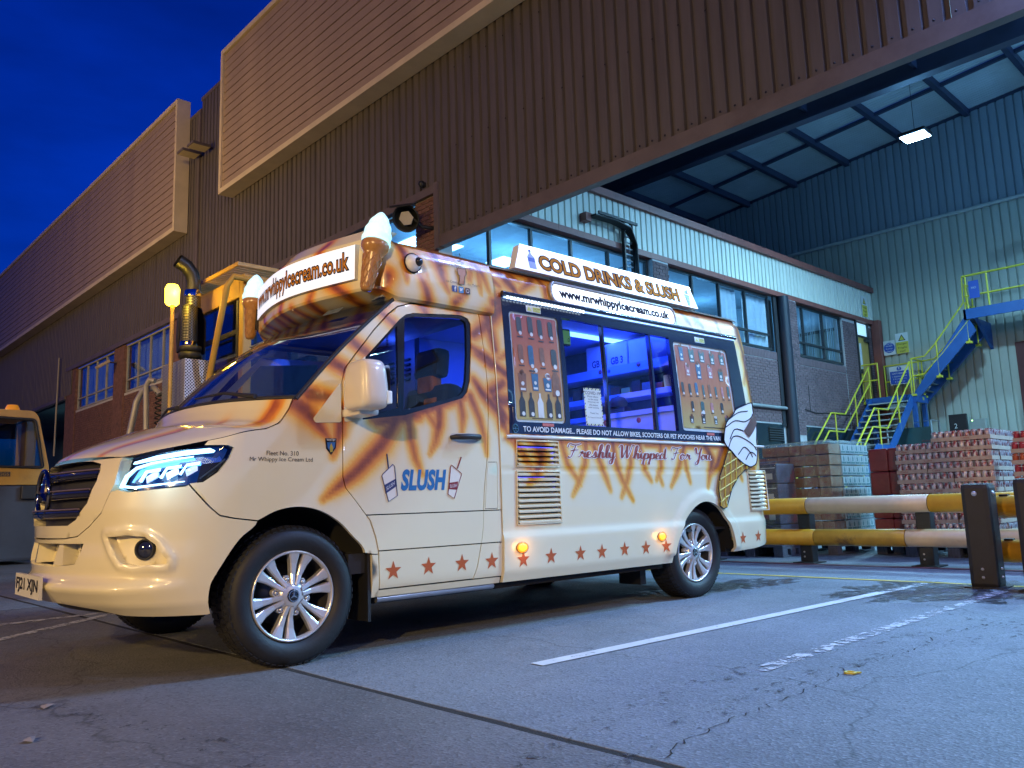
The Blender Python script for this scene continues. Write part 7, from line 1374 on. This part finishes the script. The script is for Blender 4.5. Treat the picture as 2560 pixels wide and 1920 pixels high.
MB().box((cabx0 + .03, caby0 + .1, 1.7), (cabx0 + .036, caby1 - .1, 2.98)).build('front_glass', M_gd, tk); MB().box((cabx0 + .1, caby0 + .03, 1.7), (cabx1 - .1, caby0 + .036, 3.0)).build('side_glass', M_gd, tk)
MB().bbox((cabx0 + .01, caby0 + .14, 1.72), (cabx0 + .05, caby0 + .19, 2.97), .01).bbox((cabx0 + .02, caby0 + .2, 2.6), (cabx0 + .05, caby1 - .1, 2.66), .01).build('window_bar', M_black, tk)
MB().bbox((2.2, 4.6, 1.6), (2.7, 5.2, 1.75), .04).bbox((2.6, 4.6, 1.7), (2.75, 5.2, 2.5), .05).build('seat', M_cab, tk)
gx = MB().box((cabx0 - .10, caby0 - .06, 3.27), (cabx0 - .085, caby1 + .05, 3.31)).box((cabx1, caby0 - .06, 3.27), (cabx1 + .02, caby1 + .05, 3.31)).box((cabx0 - .1, caby0 - .08, 3.27), (cabx1 + .02, caby0 - .06, 3.31)).box((cabx0 - .1, caby1 + .04, 3.27), (cabx1 + .02, caby1 + .06, 3.31)).build('roof_grating', M_ty, tk)
g1 = MB().box((cabx0 - .085, 0, 3.275), (cabx1, .012, 3.305)).build('grating_bar', M_ty, tk); g1.location = (0, caby0, 0); y = caby0 + .075
while y < caby1 + .02: share('grating_bar', g1, tk, T(0, y, 0)); y += .075
MB().tube([(1.9, 4.24, 3.14), (1.55, 4.24, 3.15), (1.50, 4.28, 3.05), (1.5, 4.5, 2.55), (1.5, 4.78, 1.90), (1.5, 4.85, 1.6)], .032, 10).build('grab_rail', M_ty, tk)
MB().bbox((1.30, 4.83, 1.0), (1.56, 5.46, 2.36), .008).build('exhaust_guard', M_perf, tk)
for zz in (2.40, 2.47): MB().lathe([(.001, 0), (.115, 0), (.12, .03), (.115, .06), (.001, .06)], 24, T(1.44, 5.05, zz)).build('stack_collar', M_black, tk)
MB().lathe([(.085, 2.5), (.088, 2.53), (.088, 2.95), (.08, 2.98)], 28, T(1.42, 5.05, 0)).build('stack_guard', M_perf2, tk); MB().lathe([(.092, 2.5), (.093, 2.58), (.09, 2.58)], 28, T(1.42, 5.05, 0)).build('stack_band', M_chrome, tk)
MB().lathe([(.15, 2.48), (.16, 2.6), (.155, 2.85), (.10, 3.0)], 28, T(1.48, 5.12, 0), ang=pi * 1.1).build('heat_shield', M_black, tk)
MB().lathe([(.083, 2.96), (.083, 3.1)], 28, T(1.455, 5.05, 0)).build('stack_guard', M_perf2, tk); MB().lathe([(.087, 3.09), (.088, 3.15), (.08, 3.16)], 28, T(1.455, 5.05, 0)).build('stack_band', M_chrome, tk)
MB().tube([(1.455, 5.05, 3.12), (1.46, 5.05, 3.24), (1.44, 5.05, 3.34), (1.38, 5.05, 3.42), (1.28, 5.05, 3.47)], [.078, .078, .078, .078, .08], 20, cap=False).tube([(1.455, 5.05, 3.12), (1.46, 5.05, 3.24), (1.44, 5.05, 3.34), (1.38, 5.05, 3.42), (1.281, 5.05, 3.469)], [.068, .068, .068, .068, .07], 20, cap=False).build('exhaust_elbow', pbr('stack_steel', (.018, .017, .016), .4, .1, var=.3, scale=6), tk)
MB().tube([(1.10, 5.9, 1.5), (1.16, 5.82, 2.0), (1.2, 5.75, 2.12), (1.27, 5.6, 2.14), (1.3, 5.5, 2.05)], .035, 10).build('grab_tube', M_tube2, tk); MB().tube([(1.24, 5.5, 2.2), (1.2, 5.55, 2.22), (1.18, 5.6, 2.15), (1.2, 5.6, 1.5)], .03, 10).build('grab_tube', M_tube2, tk)
mb = MB(); mb.tube([(1.28 + .03 * cos(k * .9), 5.5 + .03 * sin(k * .9), 1.6 + k * .008) for k in range(60)], .008, 6); mb.build('air_hose', M_black, tk)
MB().bbox((1.0, 4.3, .45), (5.4, 5.6, .85), .04).bbox((3.0, 4.5, .85), (3.5, 5.5, 1.4), .04).build('chassis', M_blk, tk)
for x in (1.7, 4.6):
    for y in (4.25, 5.35): MB().lathe([(.2, -.0), (.45, .0), (.5, .05), (.5, .22), (.45, .27), (.2, .27), (.001, .2)], 32, T(x, y + .27, .5) @ RX(pi / 2)).build('tyre', M_rub, tk)
# amber beacon on its pole beside the stack
MB().tube([(1.19, 4.92, 1.2), (1.19, 4.92, 2.93)], .022, 8).build('beacon_pole', M_ty, tk); MB().lathe([(.05, 2.93), (.07, 2.95), (.074, 3.11), (.055, 3.15), (.001, 3.155)], 20, T(1.185, 4.92, 0)).build('beacon', glow('beacon_amber', (1, .66, .04), 9, (.8, .6, .1)), tk)
lamp('beacon_light', 'POINT', (1.185, 4.85, 3.05), (1, .62, .06), 34, tk, .06)
# second machine at the left edge
t2 = thing('yard_tractor', 'yellow machine cab with orange roof beacon at the left edge', 'tractor', (0, 0, 0))
cab = panel('cab_body', rounded([(-.2, 1.33), (1.80, 1.33), (1.86, 1.60), (1.66, 2.50), (1.58, 2.60), (-.2, 2.62)], .06), [rounded([(.1, 1.66), (1.76, 1.62), (1.60, 2.45), (.1, 2.49)], .06)], lambda s, z, o: (s, 12.2 - o, z), .3, M_ty, t2, .1)
panel('cab_glass', rounded([(.1, 1.66), (1.76, 1.62), (1.60, 2.45), (.1, 2.49)], .06), [], lambda s, z, o: (s, 12.24, z), 9, M_gd, t2, 0); MB().tube([(s, 12.19, z) for s, z in rounded([(.1, 1.66), (1.76, 1.62), (1.60, 2.45), (.1, 2.49)], .06)], .025, 6, closed=True).build('glass_seal', M_black, t2)
MB().bbox((-.2, 12.3, 2.50), (1.6, 13.6, 2.62), .04).bbox((-.2, 12.3, 1.33), (1.8, 13.6, 1.66), .03).bbox((1.62, 12.9, 1.6), (1.8, 13.6, 2.5), .04).build('cab_shell', M_ty, t2); MB().bbox((.4, 12.7, 1.6), (1.1, 13.3, 2.2), .06).build('seat', M_cab, t2)
MB().lathe([(.12, 0), (.11, .03), (.085, .09), (.001, .10)], 20, T(1.28, 12.35, 2.61)).build('beacon', pbr('beacon_orange', (.75, .28, .03), .2, var=0, coat=.5, emit=(1, .4, .02), estr=.25), t2)  # unlit beacon, a faint glow is put into its colour
MB().bbox((-.3, 12.15, .06), (1.75, 13.6, 1.32), .05).build('lower_body', pbr('machine_blue_grey', (.05, .06, .085), .5, var=.15), t2); MB().bbox((1.42, 12.05, 1.08), (1.76, 12.14, 1.31), .02).build('step_box', M_black, t2); MB().tube([(1.1, 12.3, 2.6), (.95, 12.3, 3.1)], .004, 5).build('aerial', M_blk, t2)
MB().bbox((.98, 12.185, 1.47), (1.27, 12.196, 1.55), .003).build('name_plate', pbr('plate_dark', (.06, .05, .04), .5, var=0), t2); lettering('plate_lettering', 'BRIGGS', .25, .05, lambda u, v: (1.125 + u, 12.184, 1.51 + v), pbr('plate_letter', (.45, .3, .08), .5, var=0), t2)
MB().box((-3, 13.6, 0), (2.2, 14.2, .12)).build('kerb', pbr('kerb_concrete', (.35, .34, .32), .8, var=.15)); tag(bpy.data.objects['kerb'], kind='structure')
